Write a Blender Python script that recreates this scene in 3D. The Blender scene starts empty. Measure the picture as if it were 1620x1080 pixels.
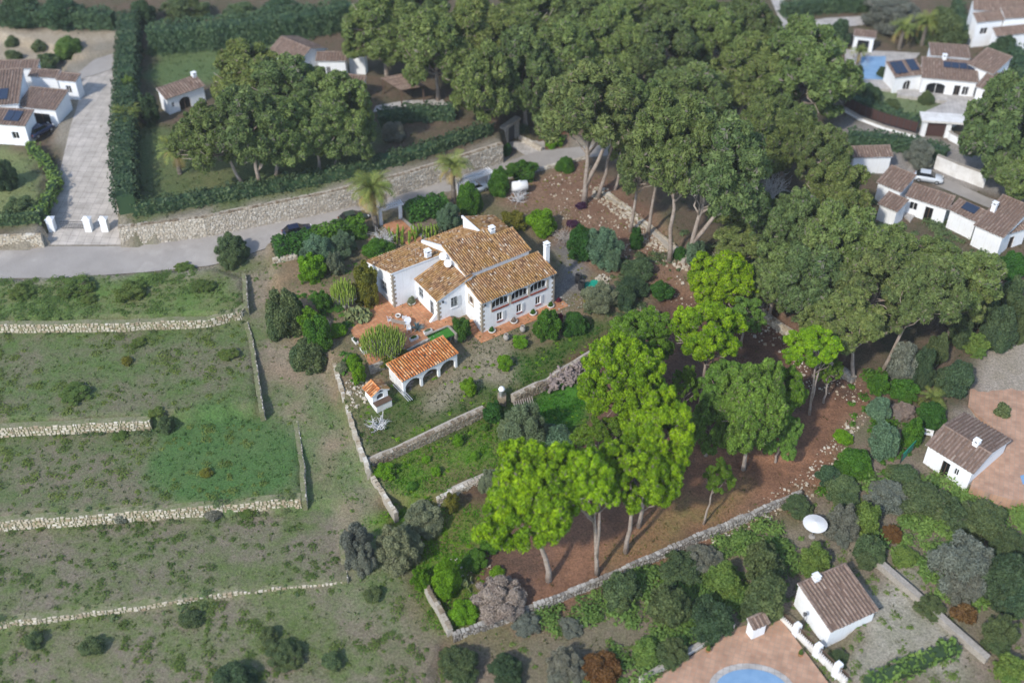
import bpy, math, random
import numpy as np
from mathutils import Vector, Matrix
R = math.radians
random.seed(7)
RNG = np.random.default_rng(11)
sc = bpy.context.scene
col = sc.collection

# ------------------------------------------------------------------ camera, world, sun, exposure
F, TH, CAMH = 1800.0, R(40), 88.8
CT, ST = math.cos(TH), math.sin(TH)
cam_d = bpy.data.cameras.new('camera')
cam_d.sensor_width = 36.0; cam_d.lens = 40.0; cam_d.clip_start = 1.0; cam_d.clip_end = 2000.0
cam = bpy.data.objects.new('camera', cam_d); col.objects.link(cam)
cam.location = (0, 0, CAMH); cam.rotation_euler = (R(50), 0, 0)
sc.camera = cam
cam_d.dof.use_dof = True
cam_d.dof.focus_distance = 130.0
cam_d.dof.aperture_fstop = 0.043

SUN_EL, SUN_AZ = R(41), R(217)          # azimuth clockwise from +Y: the sun stands behind the camera, to the left
w = bpy.data.worlds.new('World'); sc.world = w; w.use_nodes = True
nt = w.node_tree; nt.nodes.clear()
sky = nt.nodes.new('ShaderNodeTexSky'); sky.sky_type = 'NISHITA'; sky.sun_disc = False
sky.sun_elevation = SUN_EL; sky.sun_rotation = SUN_AZ; sky.air_density = 1.0; sky.dust_density = .7; sky.ozone_density = 1.0
bg = nt.nodes.new('ShaderNodeBackground'); bg.inputs['Strength'].default_value = 0.15
wo = nt.nodes.new('ShaderNodeOutputWorld')
nt.links.new(sky.outputs[0], bg.inputs[0]); nt.links.new(bg.outputs[0], wo.inputs[0])
sl = bpy.data.lights.new('sun', 'SUN'); sl.energy = 2.1; sl.angle = R(3.0); sl.color = (1.0, 0.945, 0.85)
so = bpy.data.objects.new('sun', sl); col.objects.link(so)
sdir = Vector((math.sin(SUN_AZ)*math.cos(SUN_EL), math.cos(SUN_AZ)*math.cos(SUN_EL), math.sin(SUN_EL)))
so.rotation_euler = sdir.to_track_quat('Z', 'Y').to_euler(); so.location = (-60, 0, 120)
sc.view_settings.view_transform = 'Standard'; sc.view_settings.look = 'None'
sc.view_settings.gamma = 1.0; sc.view_settings.exposure = 0.82
sc.cycles.max_bounces = 4; sc.cycles.diffuse_bounces = 2; sc.cycles.glossy_bounces = 2; sc.cycles.transparent_max_bounces = 6

# ------------------------------------------------------------------ where things stand
def P(px, py, z=0.0):
    X = (px-810)/F; Y = (py-540)/F; t = (CAMH-z)/(ST+Y*CT)
    return Vector((t*X, t*(CT-Y*ST), z))
def zat(y, py):                                   # height at which the photo's row py is met at distance y
    Y = (py-540)/F
    return CAMH - y*(ST+Y*CT)/(CT-Y*ST)
def depth(p): return p[1]*CT + (CAMH-p[2])*ST
def ppm(p): return F/depth(p)                     # photo pixels per metre there

def poly(pts, z): return np.array([P(a, b, z)[:2] for a, b in pts])
def inside(pl, x, y):                             # vectorised point in polygon
    x = np.asarray(x, float); y = np.asarray(y, float); r = np.zeros(x.shape, bool); n = len(pl)
    for i in range(n):
        x1, y1 = pl[i]; x2, y2 = pl[(i+1) % n]
        if y1 == y2: continue
        c = (y1 > y) != (y2 > y)
        r ^= c & (x < (x2-x1)*(y-y1)/(y2-y1)+x1)
    return r

HO = P(762.78, 526.98, 0); HA = R(34)             # front corner of the villa, its heading
HU = Vector((math.cos(HA), math.sin(HA), 0)); HV = Vector((-math.sin(HA), math.cos(HA), 0))
def base(y): return np.interp(y, [40, 127, 260], [-6.8, 1.0, 5.0])
def hv(x, y): return -(x-HO.x)*math.sin(HA)+(y-HO.y)*math.cos(HA)
LEV = []   # (polygon, height function) later ones win
def lev(pts, z, fn): LEV.append((poly(pts, z), fn))
lev([(425,397),(560,363),(650,334),(770,299),(850,280),(925,259),(1000,320),(1092,405),(1052,470),(1040,494),(868,603),(800,636),(765,652),(580,734),(545,645),(527,588),(440,470)], 0,
    lambda x, y: np.interp(hv(x, y), [-14, -4, -1.9, 0.5, 8, 22], [-1.25, -.75, 0, 0, 1.25, 1.5]))
lev([(425,397),(560,363),(650,334),(770,299),(770,330),(720,420),(705,470),(720,500),(738,512),(705,521),(585,577),(540,560),(500,540),(440,465)], 1.25,
    lambda x, y: 1.25+np.maximum(0, y-122)*.02)
lev([(580,734),(765,652),(800,636),(868,603),(940,640),(880,720),(802,742),(690,792),(600,778)], -2.3, lambda x, y: -2.3+0*x)
lev([(690,792),(802,742),(880,720),(940,640),(868,603),(1040,494),(1052,470),(1200,490),(1350,590),(1375,640),(1290,762),(1262,785),(960,908),(848,952),(715,1000),(650,910),(600,778)], -2.3,
    lambda x, y: np.where(y > 89, -2.3+(y-89)*.03, -3.1-(89-y)*.065))
LEV[-2], LEV[-1] = LEV[-1], LEV[-2]
lev([(-90,447),(340,424),(384,440),(388,490),(330,507),(200,514),(-90,517)], 0.8, lambda x, y: .8+0*x)
lev([(-90,519),(200,516),(330,509),(388,512),(400,560),(412,648),(240,668),(-90,680)], -.6, lambda x, y: -.6+0*x)
lev([(-90,684),(240,672),(414,652),(466,665),(478,786),(330,798),(-90,822)], -2.0, lambda x, y: -2.0+0*x)
lev([(-90,842),(330,814),(480,802),(538,800),(543,916),(300,944),(-90,994)], -3.5, lambda x, y: -3.5+0*x)
lev([(195,390),(330,373),(410,357),(520,335),(640,305),(740,274),(796,256),(800,215),(770,188),(770,-120),(-300,-200),(-300,100),(190,120)], 1.0, lambda x, y: base(y)+3.1)
lev([(-140,397),(72,390),(72,330),(125,120),(-140,60)], 1.0, lambda x, y: base(y)+2.0)
DRV = [(72,392),(196,390),(190,120),(112,130),(78,330)]
lev(DRV, 1.0, lambda x, y: base(y)+np.interp(y, [125, 150], [0, 2.6]))
lev([(700,1010),(848,954),(962,910),(1264,787),(1292,764),(1330,800),(1345,900),(1345,1180),(640,1180)], -4.2, lambda x, y: base(y)-.9)
def h(x, y):
    x = np.asarray(x, float); y = np.asarray(y, float)
    z = base(y)+3.1*np.clip((y-150)/18, 0, 1)*np.clip((34-x)/34, 0, 1)
    for pl, fn in LEV:
        m = inside(pl, x, y)
        if m.any(): z = np.where(m, fn(x, y), z)
    return z
BOX = []
def hz(x, y):                                     # the same for one point
    if len(BOX) != len(LEV): BOX[:] = [(*pl.min(0), *pl.max(0), [tuple(map(float, p)) for p in pl], fn) for pl, fn in LEV]
    for x0, y0, x1, y1, pl, fn in reversed(BOX):
        if x < x0 or x > x1 or y < y0 or y > y1: continue
        r = False; px, py = pl[-1]
        for qx, qy in pl:
            if (qy > y) != (py > y) and x < (px-qx)*(y-qy)/(py-qy)+qx: r = not r
            px, py = qx, qy
        if r: return float(fn(x, y))
    return float(base(y)+3.1*np.clip((y-150)/18, 0, 1)*np.clip((34-x)/34, 0, 1))
def G(px, py):                                    # the ground under a pixel of the photo
    X = (px-810)/F; Y = (py-540)/F; d = np.array([X, CT-Y*ST, -ST-Y*CT])
    t = np.arange(70, 380, .4)
    x, y, z = d[0]*t, d[1]*t, CAMH+d[2]*t
    k = int(np.argmax(z < h(x, y)))
    a, b = t[k-1], t[k]
    for _ in range(8):
        m = (a+b)/2
        if CAMH+d[2]*m < hz(d[0]*m, d[1]*m): b = m
        else: a = m
    p = Vector(d)*b
    return Vector((p.x, p.y, hz(p.x, p.y)))
def over(px, py, up):                             # the point `up` metres over the ground that shows at a pixel
    z = 0.0
    for _ in range(14):
        p = P(px, py, z); z = .5*z+.5*(hz(p.x, p.y)+up)
    p = P(px, py, z); return p, Vector((p.x, p.y, hz(p.x, p.y)))

# ------------------------------------------------------------------ materials
MATS = {}
class N:
    def __init__(s, name):
        s.m = bpy.data.materials.new(name); s.m.use_nodes = True; s.t = s.m.node_tree; s.t.nodes.clear()
        s.out = s.t.nodes.new('ShaderNodeOutputMaterial'); s.l = s.t.links.new; MATS[name] = s.m
    def n(s, typ, **kw):
        k = s.t.nodes.new('ShaderNode'+typ)
        for a, b in kw.items(): setattr(k, a, b)
        return k
    def bsdf(s, rough=.8, spec=.3):
        b = s.n('BsdfPrincipled'); b.inputs['Roughness'].default_value = rough; b.inputs['Specular IOR Level'].default_value = spec
        s.l(b.outputs[0], s.out.inputs[0]); return b
    def coord(s, kind='Object'): return s.n('TexCoord').outputs[kind]
    def noise(s, scale, detail=4, vec=None, rough=.55):
        k = s.n('TexNoise'); k.inputs['Scale'].default_value = scale; k.inputs['Detail'].default_value = detail; k.inputs['Roughness'].default_value = rough
        if vec is not None: s.l(vec, k.inputs['Vector'])
        return k.outputs['Fac']
    def ramp(s, fac, stops):
        k = s.n('ValToRGB'); e = k.color_ramp.elements
        while len(e) < len(stops): e.new(.5)
        for q, (p, c) in zip(e, stops): q.position = p; q.color = (*c, 1) if len(c) == 3 else c
        s.l(fac, k.inputs[0]); return k.outputs[0]
    def mix(s, fac, a, b, mode='MIX'):
        k = s.n('Mix', data_type='RGBA', blend_type=mode)
        for v, i in ((fac, 0), (a, 6), (b, 7)):
            if isinstance(v, (int, float)): k.inputs[i].default_value = v
            elif isinstance(v, tuple): k.inputs[i].default_value = (*v, 1)
            else: s.l(v, k.inputs[i])
        return k.outputs[2]
    def bump(s, b, height, strength=.4, dist=.05):
        k = s.n('Bump'); k.inputs['Strength'].default_value = strength; k.inputs['Distance'].default_value = dist
        s.l(height, k.inputs['Height']); s.l(k.outputs[0], b.inputs['Normal'])
    def rand(s): return s.n('NewGeometry').outputs['Random Per Island']
def g(v): return (v, v, v)
def blotch(name, c1, c2, scale=1.5, rough=.85, spec=.25, bump=.0, bscale=20, fine=None):
    m = N(name); b = m.bsdf(rough, spec); v = m.coord()
    f = m.ramp(m.noise(scale, 6, v), [(.32, g(0)), (.68, g(1))]); c = m.mix(f, c1, c2)
    if fine: c = m.mix(m.ramp(m.noise(fine, 3, v), [(.4, g(0)), (.62, g(.6))]), c, tuple(.55*q for q in c2))
    m.l(c, b.inputs['Base Color'])
    if bump: m.bump(b, m.noise(bscale, 4, v), bump)
    return m.m
def island(name, stops, rough=.9, spec=.2, nscale=8, namt=.5, dark=.55):
    m = N(name); b = m.bsdf(rough, spec); v = m.coord()
    c = m.ramp(m.rand(), stops)
    f = m.ramp(m.noise(nscale, 4, v), [(.35, g(1)), (.7, g(1-namt))])
    c = m.mix(1.0, c, f, 'MULTIPLY'); m.l(c, b.inputs['Base Color'])
    return m.m
def foliage(name, cols, trans=.3, grey=0.0):
    m = N(name); v = m.coord()
    at = m.n('Attribute', attribute_name='clump').outputs['Fac']
    c1 = m.ramp(m.rand(), [(0, cols[0]), (1, cols[1])])
    c2 = m.ramp(m.rand(), [(0, cols[1]), (1, cols[2])])
    c = m.mix(at, c1, c2)
    if grey: c = m.mix(m.ramp(m.rand(), [(.5-grey/2-.002, g(0)), (.5-grey/2, g(1)), (.5+grey/2, g(1)), (.5+grey/2+.002, g(0))]), c, (.2, .18, .15))
    ob = m.n('ObjectInfo').outputs['Random']; c = m.mix(1.0, c, m.ramp(ob, [(0, (.78, .8, .8)), (.35, (1.1, 1.0, .9)), (.7, (.92, .98, .98)), (1, (1.12, 1.1, 1.02))]), 'MULTIPLY')
    d = m.n('BsdfPrincipled'); d.inputs['Roughness'].default_value = .55; d.inputs['Specular IOR Level'].default_value = .2
    t = m.n('BsdfTranslucent'); s_ = m.n('MixShader'); s_.inputs[0].default_value = trans
    m.l(c, d.inputs['Base Color']); m.l(c, t.inputs['Color'])
    m.l(d.outputs[0], s_.inputs[1]); m.l(t.outputs[0], s_.inputs[2]); m.l(s_.outputs[0], m.out.inputs[0])
    return m.m
def plain(name, c, rough=.6, spec=.3, metal=0.0):
    m = N(name); b = m.bsdf(rough, spec); b.inputs['Metallic'].default_value = metal
    f = m.ramp(m.noise(6, 4, m.coord()), [(.3, tuple(.86*q for q in c)), (.75, c)]); m.l(f, b.inputs['Base Color'])
    return m.m

def make_plaster(name, c, dirt):
    m = N(name); b = m.bsdf(.85, .2); v = m.coord()
    f = m.ramp(m.noise(.9, 6, v), [(.3, dirt), (.6, c)])
    st = m.n('Mapping'); st.inputs['Scale'].default_value = (3, 3, .35); m.l(v, st.inputs[0])
    s2 = m.ramp(m.noise(1.6, 5, st.outputs[0]), [(.52, g(1)), (.78, (.86, .84, .8))])
    m.l(m.mix(1.0, f, s2, 'MULTIPLY'), b.inputs['Base Color']); m.bump(b, m.noise(14, 3, v), .15, .03)
make_plaster('plaster', (.84, .86, .88), (.79, .81, .84)); make_plaster('plaster_old', (.74, .73, .71), (.58, .56, .53))
def make_tile(name, stops, lichen, amt):
    m = N(name); b = m.bsdf(.85, .2); v = m.coord()
    c = m.ramp(m.rand(), stops)
    lf = m.ramp(m.noise(.55, 5, v, .65), [(.42, g(0)), (.62, g(amt))]); c = m.mix(lf, c, lichen)
    dk = m.ramp(m.noise(3.2, 4, v), [(.35, g(.62)), (.6, g(1))]); c = m.mix(1.0, c, dk, 'MULTIPLY')
    m.l(c, b.inputs['Base Color'])
make_tile('roof_tile', [(0, (.17, .095, .055)), (.25, (.33, .18, .09)), (.55, (.44, .255, .125)), (.88, (.48, .32, .18)), (.955, (.52, .4, .29)), (1, (.62, .54, .46))], (.44, .25, .05), .5)
make_tile('roof_tile_far', [(0, (.19, .14, .115)), (.5, (.25, .18, .145)), (.9, (.30, .22, .18)), (1, (.36, .29, .24))], (.26, .2, .155), .5)
make_tile('roof_tile_orange', [(0, (.42, .13, .04)), (.4, (.58, .2, .06)), (.8, (.68, .3, .12)), (1, (.72, .45, .25))], (.45, .25, .06), .3)
make_tile('roof_pan', [(0, (.12, .065, .04)), (1, (.18, .1, .06))], (.1, .06, .02), .4)
blotch('roof_pan_far', (.13, .085, .065), (.2, .135, .1), 2)
island('stone', [(0, (.42, .36, .28)), (.35, (.53, .46, .37)), (.7, (.62, .56, .47)), (1, (.7, .65, .57))], nscale=5, namt=.35)
island('stone_grey', [(0, (.22, .2, .18)), (.35, (.34, .31, .27)), (.7, (.43, .4, .36)), (1, (.54, .51, .46))], nscale=4, namt=.4)
island('stone_brown', [(0, (.2, .15, .1)), (.4, (.3, .24, .17)), (.8, (.38, .32, .24)), (1, (.5, .44, .36))], nscale=4, namt=.4)
island('stone_white', [(0, (.36, .28, .19)), (.4, (.52, .45, .34)), (1, (.68, .63, .54))], nscale=3, namt=.3)
island('quoin_stone', [(0, (.32, .28, .22)), (.5, (.42, .37, .3)), (1, (.52, .47, .4))], nscale=6, namt=.35)
blotch('mortar', (.34, .3, .25), (.44, .4, .34), 3, bump=.4)
blotch('mortar_dark', (.1, .085, .065), (.16, .135, .1), 3, bump=.4)
blotch('wall_top', (.27, .235, .165), (.16, .19, .07), 1.2, fine=5)
blotch('coping', (.30, .27, .23), (.42, .38, .33), 1.2, bump=.3, fine=6)
blotch('bark', (.25, .19, .15), (.42, .36, .31), 2.2, bump=.6, bscale=9, fine=9)
blotch('bark_dark', (.12, .1, .08), (.22, .19, .16), 2.5, bump=.6, bscale=9)
blotch('twig', (.3, .26, .23), (.48, .44, .4), 3)
blotch('twig_pale', (.45, .45, .46), (.66, .66, .66), 3)
blotch('cactus_wood', (.3, .29, .25), (.42, .4, .36), 3)
island('log', [(0, (.1, .075, .065)), (.35, (.22, .17, .155)), (.7, (.34, .28, .26)), (.84, (.4, .33, .3)), (.87, (.5, .2, .05)), (1, (.62, .3, .05))], nscale=6, namt=.4)
foliage('pine_bright', [(0.066, 0.156, 0.007), (0.205, 0.388, 0.010), (0.383, 0.575, 0.014)], .3, .05)
foliage('pine_mid', [(0.069, 0.150, 0.015), (0.131, 0.252, 0.020), (0.206, 0.336, 0.033)], .3, .05)
foliage('pine_soft', [(0.079, 0.158, 0.031), (0.159, 0.301, 0.052), (0.225, 0.396, 0.063)], .3, .05)
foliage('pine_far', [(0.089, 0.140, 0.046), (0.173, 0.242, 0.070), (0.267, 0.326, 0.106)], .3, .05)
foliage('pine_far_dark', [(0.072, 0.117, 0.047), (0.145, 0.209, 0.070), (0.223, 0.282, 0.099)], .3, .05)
foliage('leaf_green', [(0.038, 0.108, 0.016), (0.075, 0.189, 0.021), (0.135, 0.284, 0.026)])
foliage('leaf_bright', [(0.084, 0.196, 0.009), (0.144, 0.310, 0.011), (0.228, 0.414, 0.022)])
foliage('leaf_hedge', [(0.028, 0.091, 0.018), (0.049, 0.156, 0.024), (0.084, 0.221, 0.036)])
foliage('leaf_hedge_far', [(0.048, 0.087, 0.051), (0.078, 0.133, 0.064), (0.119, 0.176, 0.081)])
foliage('leaf_olive', [(0.129, 0.164, 0.099), (0.216, 0.261, 0.158), (0.331, 0.374, 0.238)])
foliage('leaf_blue', [(0.085, 0.152, 0.090), (0.144, 0.237, 0.138), (0.220, 0.338, 0.193)])
foliage('leaf_dark', [(0.042, 0.079, 0.041), (0.070, 0.130, 0.062), (0.115, 0.189, 0.083)])
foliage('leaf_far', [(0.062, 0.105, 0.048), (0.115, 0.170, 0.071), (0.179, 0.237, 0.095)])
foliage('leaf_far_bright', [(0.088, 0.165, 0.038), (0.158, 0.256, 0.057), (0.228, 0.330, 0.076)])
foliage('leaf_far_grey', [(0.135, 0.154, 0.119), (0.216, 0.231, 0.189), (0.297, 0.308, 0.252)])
foliage('weed_far', [(.12, .2, .05), (.17, .26, .065), (.24, .31, .09)], .5)
foliage('leaf_sage', [(.14, .2, .10), (.2, .27, .14), (.28, .35, .2)])
foliage('leaf_rust', [(.12, .06, .025), (.2, .1, .035), (.26, .15, .05)])
foliage('leaf_yellow', [(0.108, 0.121, 0.019), (0.180, 0.189, 0.026), (0.240, 0.230, 0.039)])
foliage('leaf_dry', [(.22, .17, .15), (.33, .27, .24), (.44, .38, .34)], .2)
foliage('leaf_purple', [(0.045, 0.018, 0.042), (0.081, 0.027, 0.070), (0.108, 0.045, 0.084)])
foliage('leaf_red', [(0.112, 0.008, 0.024), (0.182, 0.016, 0.048), (0.231, 0.032, 0.080)])
foliage('euphorbia', [(.15, .25, .03), (.23, .35, .045), (.36, .46, .1)], .15)
foliage('pear_cactus', [(.16, .2, .08), (.25, .29, .13), (.36, .38, .2)], .1)
foliage('palm_leaf', [(0.114, 0.160, 0.039), (0.190, 0.256, 0.058), (0.323, 0.336, 0.091)], .25)
foliage('palm_dry', [(0.255, 0.195, 0.070), (0.375, 0.285, 0.098), (0.450, 0.360, 0.140)], .25)
foliage('agave_leaf', [(.13, .2, .22), (.18, .26, .28), (.24, .33, .35)], .1)
plain('white_paint', (.8, .8, .8), .5); plain('white_plastic', (.8, .8, .8), .35)
plain('frame_grey', (.42, .45, .47), .5); plain('shutter_grey', (.62, .66, .7), .6)
plain('red_sill', (.28, .07, .045), .6); plain('black_plastic', (.035, .035, .037), .5); plain('dark_metal', (.06, .06, .065), .45)
plain('zinc', (.5, .51, .53), .45, .5, .6); plain('wood', (.26, .15, .08), .7); plain('wood_dark', (.12, .075, .05), .7); plain('wood_grey', (.33, .29, .26), .8)
plain('tarp', (.015, .3, .2), .45); plain('pot_white', (.74, .73, .7), .7); plain('urn_grey', (.4, .37, .34), .8); plain('soil', (.1, .07, .05), .95); plain('terracotta_pot', (.4, .18, .09), .8)
plain('tyre', (.02, .02, .02), .8); plain('turf', (.045, .19, .02), .9); plain('solar', (.03, .045, .08), .25, .5); plain('brown_screen', (.075, .04, .035), .8)
plain('car_blue', (.02, .03, .07), .25, .5); plain('car_white', (.6, .64, .68), .25, .5); plain('car_green', (.05, .07, .05), .3, .5); plain('stone_trim', (.5, .42, .32), .85); plain('grille', (.3, .34, .36), .5)
mm = N('glass'); b_ = mm.bsdf(.08, .5); b_.inputs['Base Color'].default_value = (.012, .013, .015, 1)
mm = N('car_glass'); b_ = mm.bsdf(.06, .6); b_.inputs['Base Color'].default_value = (.01, .012, .014, 1)
mm = N('pool_water'); b_ = mm.bsdf(.06, .5); mm.l(mm.ramp(mm.noise(.8, 3, mm.coord()), [(.3, (.16, .29, .46)), (.7, (.23, .37, .54))]), b_.inputs['Base Color']); mm.bump(b_, mm.noise(2.5, 2, mm.coord()), .1, .05)
def make_paving(name, c1, c2, mortar, bw, bh, scale, rot=0.0, rough=.85):
    m = N(name); b = m.bsdf(rough, .25); v = m.coord()
    mp = m.n('Mapping'); mp.inputs['Rotation'].default_value = (0, 0, rot); m.l(v, mp.inputs[0])
    k = m.n('TexBrick'); k.inputs['Scale'].default_value = scale; k.inputs['Mortar Size'].default_value = .03; k.inputs['Brick Width'].default_value = bw; k.inputs['Row Height'].default_value = bh; k.offset = 0.0
    k.inputs['Color1'].default_value = (*c1, 1); k.inputs['Color2'].default_value = (*c2, 1); k.inputs['Mortar'].default_value = (*mortar, 1); m.l(mp.outputs[0], k.inputs['Vector'])
    f = m.ramp(m.noise(.8, 6, v), [(.35, g(.78)), (.62, g(1.03))]); m.l(m.mix(1.0, k.outputs[0], f, 'MULTIPLY'), b.inputs['Base Color'])
    m.bump(b, k.outputs['Fac'], -.3, .01)
make_paving('terracotta', (.46, .19, .085), (.58, .28, .14), (.36, .2, .12), .42, .42, 1.0, -HA)
make_paving('terracotta_far', (.43, .25, .165), (.5, .31, .21), (.38, .27, .2), .5, .5, 1.0, R(20))
make_paving('driveway_paver', (.43, .39, .345), (.48, .435, .39), (.28, .25, .225), 1.1, 1.1, 1.0, R(4))
make_paving('pale_paver', (.42, .39, .36), (.5, .47, .44), (.34, .32, .3), .6, .6, 1.0, R(12))
m = N('asphalt'); b_ = m.bsdf(.9, .2); v = m.coord()
c = m.ramp(m.noise(.35, 6, v), [(.3, (.31, .285, .26)), (.7, (.40, .37, .34))]); c = m.mix(m.ramp(m.noise(9, 3, v), [(.45, g(0)), (.7, g(.35))]), c, (.2, .185, .17)); c = m.mix(m.ramp(m.noise(.12, 3, v), [(.5, g(0)), (.53, g(.3))]), c, (.22, .2, .185))
m.l(c, b_.inputs['Base Color']); m.bump(b_, m.noise(25, 3, v), .25, .02)
m = N('ground'); b_ = m.bsdf(.95, .1); v = m.coord()
a1 = m.n('Attribute', attribute_name='c1').outputs['Color']; a2 = m.n('Attribute', attribute_name='c2').outputs['Color']
f = m.ramp(m.noise(.16, 9, v, .68), [(.43, g(0)), (.57, g(1))])
f2 = m.ramp(m.noise(1.1, 8, v, .7), [(.38, g(0)), (.62, g(1))])
ff = m.mix(.38, f, f2)
c = m.mix(ff, a1, a2)
sp = m.ramp(m.noise(4.5, 6, v, .75), [(.34, g(.55)), (.52, g(1)), (.74, g(1.5))]); c = m.mix(1.0, c, sp, 'MULTIPLY')
m.l(c, b_.inputs['Base Color']); m.bump(b_, m.noise(3.5, 8, v, .75), .7, .25)
m = N('grass'); at = m.n('Attribute', attribute_name='tint').outputs['Color']
c = m.mix(1.0, at, m.ramp(m.rand(), [(0, g(.6)), (1, g(1.4))]), 'MULTIPLY')
d_ = m.n('BsdfDiffuse'); t_ = m.n('BsdfTranslucent'); s_ = m.n('MixShader'); s_.inputs[0].default_value = .5
m.l(c, d_.inputs[0]); m.l(c, t_.inputs[0]); m.l(d_.outputs[0], s_.inputs[1]); m.l(t_.outputs[0], s_.inputs[2]); m.l(s_.outputs[0], m.out.inputs[0])

# ------------------------------------------------------------------ mesh helpers
def link(name, me, mat=None, parent=None):
    if mat: me.materials.append(MATS[mat] if isinstance(mat, str) else mat)
    o = bpy.data.objects.new(name, me); col.objects.link(o)
    if parent: o.parent = parent
    return o
def tag(o, label, cat, group=None):
    o['label'] = label; o['category'] = cat
    if group: o['group'] = group
    return o
def thing(name, label, cat, loc=(0, 0, 0), rz=0.0, group=None):
    o = bpy.data.objects.new(name, None); col.objects.link(o); o.empty_display_size = .3
    o.location = loc; o.rotation_euler = (0, 0, rz)
    return tag(o, label, cat, group)
def kind(o, k): o['kind'] = k; return o
def copy_tree(o, parent=None):
    c = o.copy(); col.objects.link(c); c.parent = parent
    for ch in list(o.children): copy_tree(ch, c)
    return c
def np_mesh(name, V, Q, attrs=None, smooth=False):
    V = np.asarray(V, np.float32); Q = np.asarray(Q, np.int32); me = bpy.data.meshes.new(name); k = Q.shape[1]
    me.vertices.add(len(V)); me.vertices.foreach_set('co', V.ravel())
    me.loops.add(Q.size); me.loops.foreach_set('vertex_index', Q.ravel())
    me.polygons.add(len(Q)); me.polygons.foreach_set('loop_start', np.arange(0, Q.size, k, dtype=np.int32))
    try: me.polygons.foreach_set('loop_total', np.full(len(Q), k, np.int32))
    except Exception: pass
    if smooth: me.polygons.foreach_set('use_smooth', np.ones(len(Q), bool))
    me.update(calc_edges=True); me.validate()
    for nm, arr in (attrs or {}).items():
        if arr.ndim == 1: a = me.attributes.new(nm, 'FLOAT', 'POINT'); a.data.foreach_set('value', arr.astype(np.float32))
        else:
            a = me.attributes.new(nm, 'FLOAT_COLOR', 'POINT'); c4 = np.ones((len(arr), 4), np.float32); c4[:, :3] = arr; a.data.foreach_set('color', c4.ravel())
    return me
class MB:
    def __init__(s): s.v = []; s.f = []
    def add(s, vs, fs):
        n = len(s.v); s.v += [tuple(p) for p in vs]; s.f += [tuple(n+i for i in f) for f in fs]; return s
    def box(s, x0, x1, y0, y1, z0, z1):
        return s.add([(x0,y0,z0),(x1,y0,z0),(x1,y1,z0),(x0,y1,z0),(x0,y0,z1),(x1,y0,z1),(x1,y1,z1),(x0,y1,z1)], [(0,3,2,1),(4,5,6,7),(0,1,5,4),(1,2,6,5),(2,3,7,6),(3,0,4,7)])
    def obox(s, c, ax, ay, az):                    # centre and three half vectors
        c, ax, ay, az = map(Vector, (c, ax, ay, az)); vs = []
        for k in (-1, 1):
            for i, j in ((-1,-1),(1,-1),(1,1),(-1,1)): vs.append(c+ax*i+ay*j+az*k)
        return s.add(vs, [(0,3,2,1),(4,5,6,7),(0,1,5,4),(1,2,6,5),(2,3,7,6),(3,0,4,7)])
    def prism(s, pts, z0, z1):
        n = len(pts); return s.add([(x,y,z0) for x,y in pts]+[(x,y,z1) for x,y in pts], [tuple(range(n-1,-1,-1)), tuple(range(n,2*n))]+[(i,(i+1)%n,n+(i+1)%n,n+i) for i in range(n)])
    def tube(s, pts, rad, n=6, cap=True):
        pts = [Vector(p) for p in pts]; rad = rad if isinstance(rad, (list, tuple)) else [rad]*len(pts); o = len(s.v)
        for i, p in enumerate(pts):
            d = (pts[min(i+1, len(pts)-1)]-pts[max(i-1, 0)]); d = d.normalized() if d.length > 1e-6 else Vector((0,0,1))
            a = d.cross(Vector((0,0,1)) if abs(d.z) < .9 else Vector((1,0,0))).normalized(); b = d.cross(a)
            for k in range(n):
                q = 2*math.pi*k/n; s.v.append(tuple(p+(a*math.cos(q)+b*math.sin(q))*rad[i]))
        for i in range(len(pts)-1):
            for k in range(n): s.f.append((o+i*n+k, o+i*n+(k+1)%n, o+(i+1)*n+(k+1)%n, o+(i+1)*n+k))
        if cap: s.f.append(tuple(o+k for k in range(n-1,-1,-1))); s.f.append(tuple(o+(len(pts)-1)*n+k for k in range(n)))
        return s
    def lathe(s, prof, c=(0,0,0), n=16):
        o = len(s.v)
        for r, z in prof:
            for k in range(n): q = 2*math.pi*k/n; s.v.append((c[0]+r*math.cos(q), c[1]+r*math.sin(q), c[2]+z))
        for i in range(len(prof)-1):
            for k in range(n): s.f.append((o+i*n+k, o+i*n+(k+1)%n, o+(i+1)*n+(k+1)%n, o+(i+1)*n+k))
        s.f.append(tuple(o+k for k in range(n-1,-1,-1))); s.f.append(tuple(o+(len(prof)-1)*n+k for k in range(n))); return s
    def build(s, name, mat, parent=None, smooth=False):
        me = bpy.data.meshes.new(name); me.from_pydata(s.v, [], s.f); me.update()
        if smooth: me.polygons.foreach_set('use_smooth', [True]*len(me.polygons))
        return link(name, me, mat, parent)

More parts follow.
